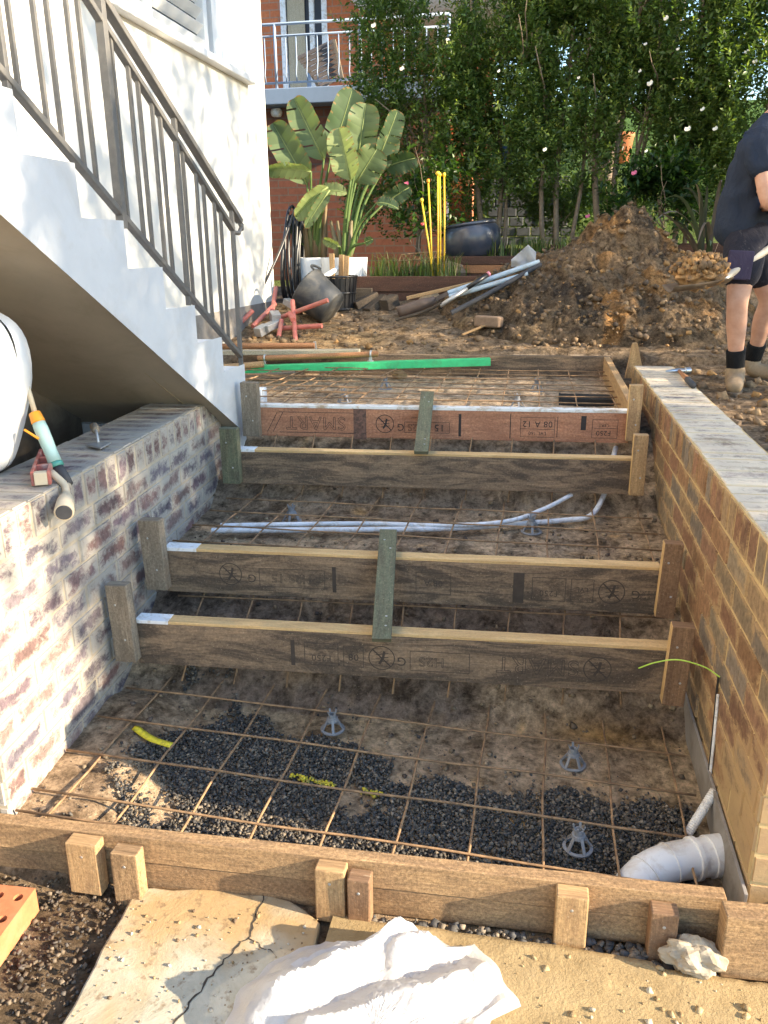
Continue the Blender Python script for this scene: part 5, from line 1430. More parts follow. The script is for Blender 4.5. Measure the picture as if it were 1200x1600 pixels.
for i in range(7): rows.append([(c_.x - .10 + .20 * i / 6, c_.y + .03 * math.sin(i * 1.7 + j), c_.z - .06 + j * .035 * (1 - abs(i - 4) / 6)) for j in range(6)])
mb.grid(rows); tag(mb.build('clear_plastic', M['film'], None, tuple(c_), smooth=True), 'scrap of pale plastic behind the tool handles on the sleepers', 'plastic scrap')
# lumps on the yard
def lump(px, py, z, rad, mat, lab, name, cat, seed, amp=.22):
    c_ = aZ(px, py, z); zz_ = top_z(c_.x, c_.y); mb = MB(); mb.blob((c_.x, c_.y, zz_ + rad[2] * .55), rad, seed, 3, amp, 1.5)
    return tag(mb.build(name, mat, None, (c_.x, c_.y, zz_)), lab, cat)
mclay = m_plain('clay_lump', (.22, .155, .10), .95, .3, 25, .8, 0, (.12, .09, .065), .7, 14)
c_ = aZ(763, 524, .93); zz_ = top_z(c_.x, c_.y)
mb = MB(); mb.beam((c_.x - .10, c_.y + .03, zz_ + .05), (c_.x + .10, c_.y - .04, zz_ + .045), .10, .085, (.15, 0, 1)); tag(mb.build('stone_block', m_plain('brown_block', (.24, .16, .105), .9, .2, 30, .6, 0, (.14, .10, .07), .6, 15), None, tuple(c_), bevel=.018, seg=3), 'brown squared block lying in front of the heap', 'block')
lump(703, 490, 1.0, (.14, .10, .10), mclay, 'big clod of clay at the lower end of the tool handles', 'clay_clod', 'clod', 3)
lump(672, 495, 1.0, (.085, .07, .05), m_plain('yellow_clay', (.33, .25, .15), .95, .2, 25, .7), 'smaller yellowish clod left of the big clay clod', 'clay_clod', 'clod', 6)
lump(512, 500, 1.0, (.085, .075, .085), m_plain('grey_lump', (.17, .145, .12), .95, .2, 25, .7), 'grey brown lump standing in front of the rubber tub', 'stone', 'stone', 8, .15)
lump(624, 551, .88, (.05, .045, .04), m_plain('orange_clay', (.36, .23, .11), .95, .2, 25, .7), 'small yellowish clod in front of the heap behind the green board', 'clay_clod', 'clod', 9)
# rusty wire tray on the bed
wt = thing('wire_tray', 'rusty brown wire tray tilted in the grass of the lower bed', 'tray', (-1.1, 7.5, 1.35))
o_ = aY(612, 438, 7.5); ux, uy = Vector((.36, .08, .03)), Vector((.08, .05, .22))
for k in range(9):
    mb = MB(); a_ = o_ + ux * (k / 8); mb.tube([a_, a_ + uy], .005, 5); mb.build('wire', M['rust'], wt)
for k in range(5):
    mb = MB(); a_ = o_ + uy * (k / 4) + Vector((0, -.006, 0)); mb.tube([a_, a_ + ux], .006, 5); mb.build('wire', M['rust'], wt)
# yellow stakes
for k, (xt, yt, xb, lab) in enumerate(((659, 314, 678, 'shortest yellow stake, leaning to the left'), (669, 284, 676, 'yellow stake with an orange tip'), (684, 272, 684, 'tall yellow stake with a broad cap, in the middle'), (687, 274, 688, 'tall yellow stake touching the broad capped one'), (694, 274, 694, 'rightmost yellow stake of the cluster'))):
    a_, b_ = aY(xt, yt, 7.5 + .02 * k), aY(xb, 432, 7.45 + .02 * k); b_.z = 1.28
    t = thing('yellow_stake', lab, 'stake', tuple(b_), 'yellow stakes in the garden bed')
    mb = MB(); mb.tube([b_, b_.lerp(a_, .5) + Vector((.004, 0, 0)), a_], .0075, 8); mb.build('rod', M['yellow'], t, smooth=True)
    mb = MB(); r_ = .022 if k == 2 else .016; mb.lathe([(0, -.012), (r_ * .7, -.010), (r_, .006), (r_ * .6, .022), (0, .025)], a_, 12); mb.build('cap', M['orange'] if k == 1 else M['yellow'], t, smooth=True)
# big glazed pot
c_ = aY(740, 405, 8.0); bp_ = thing('glazed_pot', 'big dark blue glazed pot with a slanted rim behind the sleepers', 'pot', (c_.x, 8.0, 1.49))
tl_ = Matrix.Rotation(math.radians(-7), 3, 'Y')
mb = MB(); mb.lathe([(0, 0), (.20, .0), (.225, .02), (.262, .10), (.272, .17), (.262, .235), (.235, .275), (.215, .285)], (c_.x, 8.0, 1.49), 40, mat=tl_); mb.build('body', M['glaze'], bp_, smooth=True)
mb = MB(); mb.lathe([(.213, .283), (.232, .286), (.238, .300), (.228, .312), (.20, .312), (.19, .29), (.19, .10), (0, .08)], (c_.x, 8.0, 1.49), 40, mat=tl_); mb.build('rim', M['glaze'], bp_, smooth=True)
t = thing('mattock', 'tool with a yellow banded handle resting on the back of the heap', 'mattock', tuple(aY(922, 372, 7.5)))
a_, b_ = aY(905, 383, 7.6), aY(939, 364, 7.6); a_.z = max(a_.z, top_z(a_.x, a_.y) + .01)
mb = MB(); mb.tube([a_, a_.lerp(b_, .6)], .022, 10); mb.build('grip', M['dkgrey'], t, smooth=True)
mb = MB(); mb.tube([a_.lerp(b_, .58), b_], .020, 10); mb.build('handle', M['yellow2'], t, smooth=True)

# ------------------------------------------------------------------ plants
M['leaf'] = m_leaf('camellia_leaf', .36, .46)
M['leafb'] = m_leaf('broad_leaf', .60, .35, (1.2, 1.3, .5))
M['flax'] = m_leaf('flax_leaf', .4, .2, (1.1, 1.1, .7))
M['grass'] = m_leaf('grass_blade', .5, .3)
M['bark'] = m_plain('pale_bark', (.26, .20, .145), .9, .25, 30, .5, 0, (.14, .11, .08), .6, 14)
M['petal_w'] = m_plain('white_petal', (.80, .77, .68), .6, .04, 30, 0)
M['petal_p'] = m_plain('pink_petal', (.70, .16, .28), .6, .1, 30, 0)

def shoots_to_leaves(S, Dv, L, nl, ll, lw, ctop, cbase, g, droop=.25, tipfrac=.3):
    """S (n,3) shoot bases, Dv (n,3) directions, L (n,) lengths -> leaf mesh arrays"""
    n = len(S)
    t = (np.arange(nl) + .5) / nl
    pos = S[:, None, :] + Dv[:, None, :] * (L[:, None] * t[None])[..., None]
    up = np.array([0, 0, 1.0]); a = np.cross(Dv, up); a /= np.linalg.norm(a, axis=1, keepdims=True) + 1e-9; b = np.cross(Dv, a)
    phi = g.uniform(0, 2 * PI, (n, 1)) + np.arange(nl)[None] * 2.4
    out = a[:, None, :] * np.cos(phi)[..., None] + b[:, None, :] * np.sin(phi)[..., None]
    ld = Dv[:, None, :] * (.35 + .5 * t[None, :, None]) + out * .85 + g.normal(0, .22, (n, nl, 3)); ld[..., 2] -= droop * .4
    ld /= np.linalg.norm(ld, axis=2, keepdims=True)
    sd = np.cross(ld, up + g.normal(0, .45, (n, nl, 3))); sd /= np.linalg.norm(sd, axis=2, keepdims=True) + 1e-9
    nn = np.cross(sd, ld)
    sc = g.uniform(.65, 1.15, (n, nl, 1)) * (1 - .35 * (t[None, :, None] > .85))
    l = ll * sc; w = lw * sc
    P0 = pos; Pt = pos + ld * l - nn * l * .08; mid = pos + ld * l * .48
    Pl = mid + sd * w * .5 + nn * w * .16; Pr = mid - sd * w * .5 + nn * w * .16
    V = np.stack([P0, Pr, Pt, Pl, mid - nn * w * .02], 2).reshape(-1, 3)
    m = n * nl; base = (np.arange(m) * 5)[:, None]
    F = np.concatenate([base + np.array([[0, 1, 2, 4]]), base + np.array([[0, 4, 2, 3]])], 1).reshape(-1, 4)
    young = np.clip((t[None, :] - (1 - tipfrac)) / tipfrac, 0, 1) * g.uniform(0, 1, (n, 1))
    c = np.array(cbase)[None, None] * (1 - young[..., None]) + np.array(ctop)[None, None] * young[..., None]
    c = c * g.uniform(.65, 1.35, (n, nl, 1))
    return V, F, np.repeat(c.reshape(-1, 3), 2, 0)

def stem_path(p, q, wob, g, n=7):
    p, q = np.array(p), np.array(q); out = []
    ph = g.uniform(0, 6, 3)
    for i in range(n):
        t = i / (n - 1); d = wob * math.sin(PI * t) if i else 0
        out.append(tuple(p + (q - p) * t + np.array([d * math.sin(ph[0] + t * 5), d * math.sin(ph[1] + t * 4), 0])))
    return out
def camellia(x, y, z0, zlo, zhi, rx, ry, ns, stems, label, seed, group, name='camellia_tree', ll=.062, lw=.027, nl=15, ctop=(.42, .48, .11), cbase=(.10, .16, .046), gap=.0):
    g = np.random.default_rng(seed)
    t = thing(name, label, 'tree', (x, y, z0), group)
    mb = MB(); tops = []
    for k, (dx, dy, tx, ty, zt, r) in enumerate(stems):
        P = stem_path((x + dx, y + dy, z0 - .05), (x + tx, y + ty, zt), .06, g, 9)
        mb.tube(P, [r * (1 - .6 * i / 8) for i in range(9)], 8, c=None)
        tops.append((P, r))
        for b in range(7):
            i = 3 + int(g.integers(0, 5)); p = np.array(P[i]); e = p + np.array([g.normal(0, .35 * rx), g.normal(0, .3), g.uniform(.15, .7)])
            mb.tube(stem_path(tuple(p), tuple(e), .03, g, 5), [r * .45, r * .38, r * .3, r * .22, r * .12], 5)
    mb.build('trunk', M['bark'], t, smooth=True)
    # shoots through the crown's volume, thinned by a coarse noise so that gaps and clumps form
    ns = int(ns * (2.1 if name == 'camellia_tree' else 1)); n = ns * 4
    u = g.uniform(-1, 1, n); v = g.uniform(-1, 1, n); h = g.random(n)
    zz_ = zlo + (zhi - zlo) * h
    prof_ = .75 + .25 * np.sin(h * 5 + seed) + .12 * np.sin(h * 11 + seed * 2)
    X = x + u * rx * prof_; Y = y + v * ry * prof_
    dens = fbm(X * 1.0 + seed * 3, zz_ + Y * .6, .42, seed, 2)
    edge = np.clip((zz_ - zlo) / .45, 0.10, 1)
    keep = (g.random(n) < edge * np.clip((dens - .20 - gap) * 6.5, .06, 1)) & (g.random(n) < .45 + .55 * np.maximum(np.abs(u), np.abs(v)))
    X, Y, zz_ = X[keep][:ns], Y[keep][:ns], zz_[keep][:ns]; m = len(X)
    D = np.stack([g.normal(0, .45, m) + (X - x) / rx * .35, g.normal(0, .4, m) + (Y - y) / ry * .35, np.abs(g.normal(.85, .35, m))], -1); D /= np.linalg.norm(D, axis=1, keepdims=True)
    L = g.uniform(.14, .30, m) * (ll / .062)
    V, F, c = shoots_to_leaves(np.stack([X, Y, zz_], -1), D, L, nl, ll, lw, ctop, cbase, g)
    loc = np.array([x, y, z0]); np_mesh('crown', V - loc, F, M['leaf'], c, t)
    return t
GH = 'camellias of the flowering hedge'
HB = 1.55
trees = []
def cz(px, py, Y): q = aY(px, py, Y); return q
trees.append(camellia(-1.32, 8.9, HB, 1.62, 4.5, .74, .45, 760, [(0, 0, .1, 0, 3.6, .028), (.12, .08, -.2, .1, 3.4, .022)], 'dense dark camellia at the left end of the hedge behind the planter plants', 201, GH))
trees.append(camellia(-.55, 8.7, HB, 1.95, 4.5, .64, .5, 700, [(-.08, 0, -.25, .0, 3.9, .030), (.06, .06, .1, .1, 4.1, .026), (.14, 0, .3, 0, 3.6, .02)], 'camellia with bare leaning stems above the blue pot', 202, GH, gap=.0))
trees.append(camellia(.12, 8.6, HB, 1.98, 4.6, .64, .5, 700, [(-.12, 0, -.3, 0, 3.9, .026), (.0, .05, .0, .1, 4.2, .03), (.12, -.03, .25, 0, 3.8, .022)], 'camellia in the middle of the hedge with three slender pale stems', 203, GH))
trees.append(camellia(.62, 8.55, HB, 2.30, 4.6, .58, .5, 640, [(-.10, .04, -.2, 0, 3.8, .034), (.03, 0, .1, .1, 4.2, .03), (.13, .05, .3, 0, 3.9, .024), (.20, .0, .42, .05, 3.7, .02)], 'camellia with a cluster of thick bare trunks behind the top of the heap', 204, GH))
trees.append(camellia(1.22, 8.5, HB, 1.75, 4.6, .58, .5, 800, [(0, 0, .05, 0, 4.0, .028), (.1, .06, .2, .1, 3.9, .022)], 'leafy camellia with many white flowers beside the worker', 205, GH))
trees.append(camellia(1.85, 8.45, HB, 1.70, 4.6, .60, .5, 800, [(0, 0, -.05, 0, 4.0, .028), (.1, .06, .2, .1, 3.9, .022)], 'camellia behind the head of the worker', 206, GH))
trees.append(camellia(2.6, 8.4, HB, 1.75, 4.6, .62, .5, 700, [(0, 0, .05, 0, 4.0, .028)], 'camellia at the right end of the hedge', 207, GH))
# low shrub under the hedge on the right and hibiscus by the yellow stakes
camellia(.98, 8.15, HB, 1.55, 2.15, .45, .28, 230, [(0, 0, .05, 0, 1.95, .015)], 'low glossy shrub behind the heap on the right', 208, None, 'shrub', .085, .034, 12, (.10, .17, .03), (.025, .06, .016))
camellia(.05, 8.9, HB, 1.58, 2.12, .50, .30, 170, [(0, 0, .05, 0, 1.95, .015)], 'low leafy shrub between the bare hedge stems behind the blue pot', 210, None, 'shrub', .07, .03, 12)
camellia(.58, 9.3, HB, 1.58, 2.10, .45, .30, 150, [(0, 0, .05, 0, 1.95, .015)], 'low leafy shrub between the thick hedge trunks behind the heap', 211, None, 'shrub', .07, .03, 12)
hib = camellia(-1.15, 8.05, 1.35, 1.5, 2.2, .30, .22, 90, [(0, 0, .05, 0, 1.9, .012)], 'thin hibiscus shrub with pink flowers beside the yellow stakes', 209, None, 'shrub', .08, .045, 10, (.12, .2, .03), (.035, .075, .016))

def flower(px, py, Y, r, mat, root, nm='flower'):
    p = aY(px, py, Y); mb = MB(); gg = random.Random(px * 7 + py); tocam = (Vector((0, 0, EYE)) - p).normalized()
    tocam = (tocam + Vector((gg.uniform(-.4, .4), 0, gg.uniform(-.1, .5)))).normalized(); e1 = tocam.orthogonal().normalized(); e2 = tocam.cross(e1)
    for ring, (n, rr, tilt) in enumerate(((6, r, .25), (5, r * .72, .6), (3, r * .4, 1.0))):
        for k in range(n):
            an = k * 2 * PI / n + ring * .5 + gg.uniform(-.2, .2); d = e1 * math.cos(an) + e2 * math.sin(an); s = e1 * -math.sin(an) + e2 * math.cos(an)
            w = rr * .55; q = p + tocam * (.008 * ring); rr *= .68; w *= .68; L1 = d * rr * .6 + tocam * rr * tilt * .3; L2 = d * rr + tocam * rr * tilt * .55
            k0 = len(mb.V)
            for v in (q, q + L1 - s * w, q + L2 - s * w * .45, q + L2 * 1.06, q + L2 + s * w * .45, q + L1 + s * w): mb.v(v)
            mb.f((k0, k0 + 1, k0 + 2, k0 + 3)); mb.f((k0, k0 + 3, k0 + 4, k0 + 5))
    return mb.build(nm, mat, root)
def near(px, Y): 
    X = aY(px, 200, Y).x; return min(trees, key=lambda t: abs(t.location.x - X))
for px, py, r in ((585, 37, .05), (629, 105, .045), (1042, 26, .045), (1017, 127, .055), (1001, 110, .03), (1076, 199, .055), (1099, 169, .04), (1119, 199, .045), (852, 232, .04), (1168, 79, .04), (1181, 94, .04), (1151, 112, .035), (1009, 67, .03), (700, 60, .03), (905, 120, .03), (780, 110, .028), (1060, 75, .03), (1010, 235, .03)):
    flower(px, py, 7.98, r, M['petal_w'], near(px, 7.98))
flower(992, 268, 7.95, .05, M['petal_p'], trees[3]); flower(919, 336, 7.95, .045, M['petal_p'], trees[3])
flower(636, 285, 7.78, .045, M['petal_p'], hib); flower(661, 348, 7.78, .04, m_plain('red_petal', (.55, .06, .08), .6, .1, 30, 0), hib); 

# strap leaved flax
def strap(root, base, tip, w, arch, col, name='leaf', n=9, mat=None, twist=.0):
    b, e = Vector(base), Vector(tip); d = (e - b); side = d.cross(Vector((0, 0, 1)))
    if side.length < 1e-4: side = Vector((1, 0, 0))
    side.normalize(); mb = MB(); rows = []
    for i in range(n):
        t = i / (n - 1); p = b.lerp(e, t) + Vector((0, 0, arch * 4 * t * (1 - t)))
        ww = w * (1 - t) ** .6 * (.6 + .4 * min(1, t * 4)) + .002
        sv = side * math.cos(twist * t) + Vector((0, 0, 1)) * math.sin(twist * t)
        rows.append([p - sv * ww / 2 + Vector((0, 0, ww * .2)), p, p + sv * ww / 2 + Vector((0, 0, ww * .2))])
    mb.grid(rows, 0, col); return mb.build(name, mat or M['flax'], root, smooth=True)
fx = thing('flax_plant', 'purplish strap leaved flax between the heap and the worker', 'plant', (1.35, 7.75, 1.45))
gg = random.Random(5)
for k, (px, py) in enumerate(((1022, 346), (1033, 318), (1018, 330), (1060, 300), (1048, 365), (1078, 372), (1090, 380), (1105, 290), (1128, 285), (1150, 300), (1168, 320), (1095, 305), (1070, 335), (1110, 385), (1085, 285), (1040, 345))):
    tip = aY(px, py, 7.3 + gg.uniform(-.15, .5)); strap(fx, (1.38 + gg.uniform(-.06, .06), 7.75 + gg.uniform(-.05, .05), 1.42), tip, gg.uniform(.035, .05), gg.uniform(.10, .26), [(.16, .13, .11), (.10, .13, .07), (.22, .17, .13), (.09, .10, .07)][k % 4], twist=gg.uniform(-.8, .8))

# bird of paradise plants in the planters
def paddle(root, foot, base, tip, w, col, roll=0, droop=.05, tear=0):
    """long leaf stalk from foot to base, then a paddle blade from base to tip"""
    f_, b, e = Vector(foot), Vector(base), Vector(tip); d = (e - b); L = d.length; d.normalize()
    tocam = (Vector((0, 0, EYE)) - b).normalized(); side = d.cross(tocam).normalized(); nn = side.cross(d)
    side = side * math.cos(roll) + nn * math.sin(roll); nn = side.cross(d)
    mb = MB(); mb.tube(curve_pts([f_, f_.lerp(b, .5) + Vector(((b.x - f_.x) * -.12, 0, .05)), b], 5), [.020 - .0011 * i for i in range(11)], 7, c=(.12, .19, .05)); lf = mb.build('stalk', M['leafb'], root, smooth=True)
    mb = MB(); rows = []; n = 40; gq_ = b.x * 40; gq = random.Random(int(b.x * 1000) + int(e.z * 777))
    for i in range(n):
        t = i / (n - 1); p = b + d * L * t + Vector((0, 0, -droop * L * t * t)) - nn * (.10 * L * t * t)
        ww = w * min(1, (t * 7 + .05) ** .6) * max(0, 1 - max(0, (t - .55) / .45) ** 2.2) ** .5 + .002
        row = []
        for j in range(-5, 6):
            s_ = j / 5; z = abs(s_) * ww * .20 - .045 * ww * math.sin(i * .35 + gq_ + (1.5 if j > 0 else 0)) * abs(s_) ** 2
            row.append(p + side * (s_ * ww / 2) * (1 + .012 * math.sin(i * .8 + j)) + nn * z + d * (abs(s_) * ww * .16))
        rows.append(row)
    cuts = {}
    for q in range(3 + abs(tear) * 3):
        i_ = gq.randrange(6, n - 5); sd_ = gq.choice((-1, 1)); cuts[(i_, sd_)] = gq.randrange(2, 5)
    def colr(i, j):
        k_ = (.88 + .24 * ((i * 7919 + (j > 4) * 31) % 13) / 13); edge_ = (j in (0, 9)) and ((i * 31 + j) % 5 == 0); tip_ = i > n - 4
        return (.22, .15, .06) if (edge_ or (tip_ and j in (0, 1, 8, 9))) else tuple(v * k_ for v in col)
    mb.grid(rows, 0, colr, lambda i, j: not any(((j < c_) if s_ < 0 else (j > 9 - c_)) for (i_, s_), c_ in cuts.items() if i_ == i))
    bl = mb.build('blade', M['leafb'], lf, smooth=True)
    mb = MB(); mb.tube([b + d * L * t + Vector((0, 0, -droop * L * t * t)) - nn * (.10 * L * t * t) + nn * .003 for t in (0, .25, .5, .75, .97)], [.009, .007, .005, .004, .002], 6, c=(.30, .36, .14)); mb.build('midrib', M['leafb'], lf, smooth=True)
GA, GB, GC = (.125, .175, .075), (.065, .11, .05), (.24, .29, .12)
sa = thing('bird_of_paradise', 'bird of paradise plant with torn paddle leaves in the left planter', 'plant', (-2.12, 7.66, 1.48), 'potted bird of paradise plants')
Yp = 7.55
for (bx, by, tx, ty, w, c_, rl, dr, te, Yo) in (
    (480, 288, 424, 185, .26, GA, .1, .05, 0, 0), (506, 250, 457, 150, .25, GA, .15, .02, 1, .05), (517, 245, 553, 140, .30, GB, -.25, .0, 0, .25),
    (486, 268, 416, 252, .17, GC, .7, .25, 0, -.1), (512, 292, 462, 322, .17, GC, .5, .35, 0, -.2), (515, 297, 478, 345, .10, GA, .3, .2, 0, -.2), (500, 300, 540, 290, .12, GC, .6, .2, 0, -.15), (470, 380, 455, 345, .09, GB, .2, .0, 0, .1)):
    paddle(sa, (-2.12 + (bx - 490) * .0011, 7.66, 1.46), aY(bx, by, Yp + Yo), aY(tx, ty, Yp + Yo - .05), w, c_, rl, dr, te)
for k in range(5):
    mb = MB(); x_ = -2.08 + (k - 2) * .035; mb.tube([(x_, 7.60 + .03 * (k % 2), 1.45), (x_ + .01 * (k - 2), 7.6, 1.72), (x_ + .02 * (k - 2), 7.6, 1.98)], [.034, .027, .014], 8, c=(.24, .24, .10) if k % 2 else (.28, .19, .10)); mb.build('sheath', M['leafb'], sa, smooth=True)
sb = thing('bird_of_paradise', 'bird of paradise plant with pale upright paddle leaves in the right planter', 'plant', (-1.79, 7.52, 1.48), 'potted bird of paradise plants')
for (bx, by, tx, ty, w, c_, rl, dr, te, Yo) in (
    (560, 240, 572, 162, .27, GA, .0, .0, 0, 0), (548, 282, 527, 200, .24, GC, .25, .0, -1, -.15), (556, 285, 590, 232, .28, GA, -.2, .02, 0, .05), (592, 245, 624, 172, .20, GB, -.5, .03, 1, .1),
    (585, 265, 618, 210, .18, GA, -.3, .05, 0, .15), (600, 262, 650, 240, .20, GB, -.4, .15, 0, .2), (588, 318, 622, 312, .11, GB, .9, .3, 0, -.1), (598, 320, 640, 288, .16, GB, -.2, .1, 0, .2), (530, 385, 505, 372, .09, GC, .6, .1, 0, -.25), (570, 380, 582, 372, .07, GB, .3, .1, 0, -.15), (575, 250, 540, 262, .14, GB, .4, .1, 0, .3)):
    paddle(sb, (-1.79 + (bx - 560) * .0009, 7.52, 1.46), aY(bx, by, Yp + Yo), aY(tx, ty, Yp + Yo - .05), w, c_, rl, dr, te)
for k in range(4):
    mb = MB(); x_ = -1.80 + (k - 1.5) * .035; mb.tube([(x_, 7.53, 1.45), (x_ + .01 * (k - 2), 7.53, 1.65), (x_ + .03 * (k - 2), 7.53, 1.82)], [.032, .025, .012], 8, c=(.26, .21, .12)); mb.build('sheath', M['leafb'], sb, smooth=True)

# grass in the beds
def grass(n, pts_fn, hmin, hmax, seed, label):
    g = np.random.default_rng(seed); B = pts_fn(g, n); h = g.uniform(hmin, hmax, n); an = g.uniform(0, 2 * PI, n); bend = g.uniform(.2, 1.0, n)
    d = np.stack([np.cos(an), np.sin(an), np.zeros(n)], -1); s = np.stack([-np.sin(an), np.cos(an), np.zeros(n)], -1) * .004
    p1 = B + np.array([0, 0, 1.0]) * h[:, None] * .6 + d * (h * bend * .25)[:, None]; p2 = B + np.array([0, 0, 1.0]) * h[:, None] * (1 - .35 * bend[:, None]) + d * (h * bend * .8)[:, None]
    V = np.stack([B - s, B + s, p1 + s * .8, p1 - s * .8, p2 + s * .15, p2 - s * .15], 1).reshape(-1, 3); b = (np.arange(n) * 6)[:, None]
    F = np.concatenate([b + np.array([[0, 1, 2, 3]]), b + np.array([[3, 2, 4, 5]])], 1).reshape(-1, 4)
    c = np.array([(.09, .15, .03), (.14, .19, .05), (.28, .25, .11)])[g.choice(3, n, p=[.5, .35, .15])] * g.uniform(.7, 1.2, (n, 1))
    tag(np_mesh('grass', V, F, M['grass'], np.repeat(c, 2, 0)), label, 'grass', kind='stuff')
def bedpts(x0, x1, y0, y1):
    def f(g, n):
        cx_ = g.uniform(x0, x1, 40); cy_ = g.uniform(y0, y1, 40); k = g.integers(0, 40, n); x = cx_[k] + g.normal(0, .05, n); y = np.clip(cy_[k] + g.normal(0, .05, n), y0, y1 + .1)
        return np.stack([x, y, H(x, y, False)], -1)
    return f
grass(620, bedpts(-1.55, -.75, 7.36, 7.66), .06, .30, 301, 'green grass tufts growing behind the front sleepers')
grass(600, bedpts(-.85, .25, 7.82, 8.1), .05, .24, 302, 'green grass around the foot of the blue pot')
def lawnpts(g, n):
    x = g.uniform(-1.5, 3.5, n); y = g.uniform(10.4, 14, n); return np.stack([x, y, H(x, y, False)], -1)
grass(5000, lawnpts, .04, .12, 303, 'sunlit lawn grass seen through the hedge')

# ------------------------------------------------------------------ the brick houses behind
def m_brickwall(name, c1, c2, mort):
    N = NT(name); tc = N.n('ShaderNodeTexCoord'); sx = N.n('ShaderNodeSeparateXYZ'); N.l(tc.outputs['Object'], sx.inputs[0])
    cb = N.n('ShaderNodeCombineXYZ'); N.l(N.math('ADD', sx.outputs[0], sx.outputs[1]), cb.inputs[0]); N.l(sx.outputs[2], cb.inputs[1])
    br = N.n('ShaderNodeTexBrick'); N.l(cb.outputs[0], br.inputs[0]); br.inputs['Scale'].default_value = 1
    br.inputs['Brick Width'].default_value = .24; br.inputs['Row Height'].default_value = .086; br.inputs['Mortar Size'].default_value = .008
    br.inputs['Color1'].default_value = (*c1, 1); br.inputs['Color2'].default_value = (*c2, 1); br.inputs['Mortar'].default_value = (*mort, 1)
    a = N.noise(N.coord('Object'), 30, 5, .7); col = N.mix(1.0, br.outputs[0], N.ramp(a, [(.3, (.8,) * 3), (.7, (1.15,) * 3)]), 'MULTIPLY')
    return N.fin(col, .85, N.bump(br.outputs['Fac'], -.4, .01))
M['bw'] = m_brickwall('red_brickwork_sunlit', (.56, .17, .06), (.46, .13, .05), (.36, .2, .13))  # sunlight on the upper wall is brightened into this brick colour
M['bw2'] = m_brickwall('red_brickwork_shaded', (.24, .085, .05), (.18, .065, .04), (.16, .11, .085))  # same brick for the lower wall, its shade put into the colour
M['paintb'] = m_plain('pale_blue_paint', (.30, .38, .50), .55, .05, 10, .05)
bh = thing('brick_house', 'red brick house with a railed balcony behind the potted plants', 'house', (-3, 10.6, 1.1))
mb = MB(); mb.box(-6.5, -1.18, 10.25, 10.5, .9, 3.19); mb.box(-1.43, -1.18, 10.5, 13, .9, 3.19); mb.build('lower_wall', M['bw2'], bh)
mb = MB(); mb.box(-6.5, -1.0, 10.0, 11.6, 3.19, 3.36); mb.build('balcony_slab', M['paintb'], bh, bevel=.01)
dx0, dx1 = aY(440, 60, 11.5).x, aY(512, 60, 11.5).x
mb = MB(); mb.box(-6.5, dx0, 11.5, 11.75, 3.36, 7); mb.box(dx1, aY(600, 60, 11.5).x, 11.5, 11.75, 3.36, 7); mb.box(dx0, dx1, 11.5, 11.75, 5.5, 7)
xr_ = aY(600, 60, 11.5).x; mb.box(xr_ - .25, xr_, 11.75, 16, 3.36, 7); mb.build('upper_wall', M['bw'], bh)
mb = MB(); w_ = .07
mb.box(dx0, dx0 + w_, 11.48, 11.6, 3.37, 5.5); mb.box(dx1 - w_, dx1, 11.48, 11.6, 3.37, 5.5); mb.box(dx0 + w_, dx1 - w_, 11.48, 11.6, 5.4, 5.5); xm = dx0 + (dx1 - dx0) * .62; mb.box(xm, xm + .06, 11.49, 11.58, 3.37, 5.4)
dr = mb.build('door_frame', M['white'], bh); mb = MB(); mb.box(dx0 + w_, xm, 11.54, 11.56, 3.9, 5.4); mb.box(xm + .06, dx1 - w_, 11.54, 11.56, 3.9, 5.4); mb.build('door_glass', M['glass'], dr)
mb = MB(); mb.box(dx0 + w_, xm, 11.52, 11.57, 3.37, 3.9); mb.box(xm + .06, dx1 - w_, 11.52, 11.57, 3.37, 3.9); mb.build('door_panel', M['paintb'], dr)
mb = MB(); mb.box(dx0 + w_ + .02, dx0 + w_ + .25, 11.50, 11.515, 3.5, 5.35); mb.build('curtain', M['w_cream'], dr)
e_ = aY(610, 16, 10.6); mb = MB(); mb.box(aY(548, 16, 11.0).x, 0.2, 10.9, 14, e_.z + .25, e_.z + .42); mb.build('eave', M['white'], bh)
mb = MB(); mb.beam((-3.2, 13.6, e_.z + .75), (-.6, 13.6, e_.z + .75), 4.6, .5); mb.build('roof', M['terra'], bh)
rg = MB(); X0_, X1_ = -6.0, -1.15
rg.tube([(X0_, 10.04, 4.02), (X1_, 10.04, 4.02)], .016, 8); rg.tube([(X0_, 10.04, 3.90), (X1_, 10.04, 3.90)], .012, 8); rg.tube([(X0_, 10.04, 3.42), (X1_, 10.04, 3.42)], .012, 8)
rl_ = rg.build('balcony_railing', M['paintb'], bh, smooth=True)
x_ = X1_; k = 0
while x_ > -4.2:
    mb = MB()
    if k % 8 == 0: mb.tube([(x_, 10.04, 3.36), (x_, 10.04, 4.02)], .018, 8)
    else: mb.tube([(x_, 10.04, 3.42), (x_, 10.0, 3.50), (x_, 10.04, 3.62), (x_, 10.04, 3.90)], .008, 6)
    mb.build('baluster', M['paintb'], rl_, smooth=True); x_ -= .125; k += 1
mb = MB(); mb.tube([aY(428, 176, 10.2), aY(436, 176, 10.15)], .05, 14); mb.build('pipe_end', M['white'], bh, smooth=True)
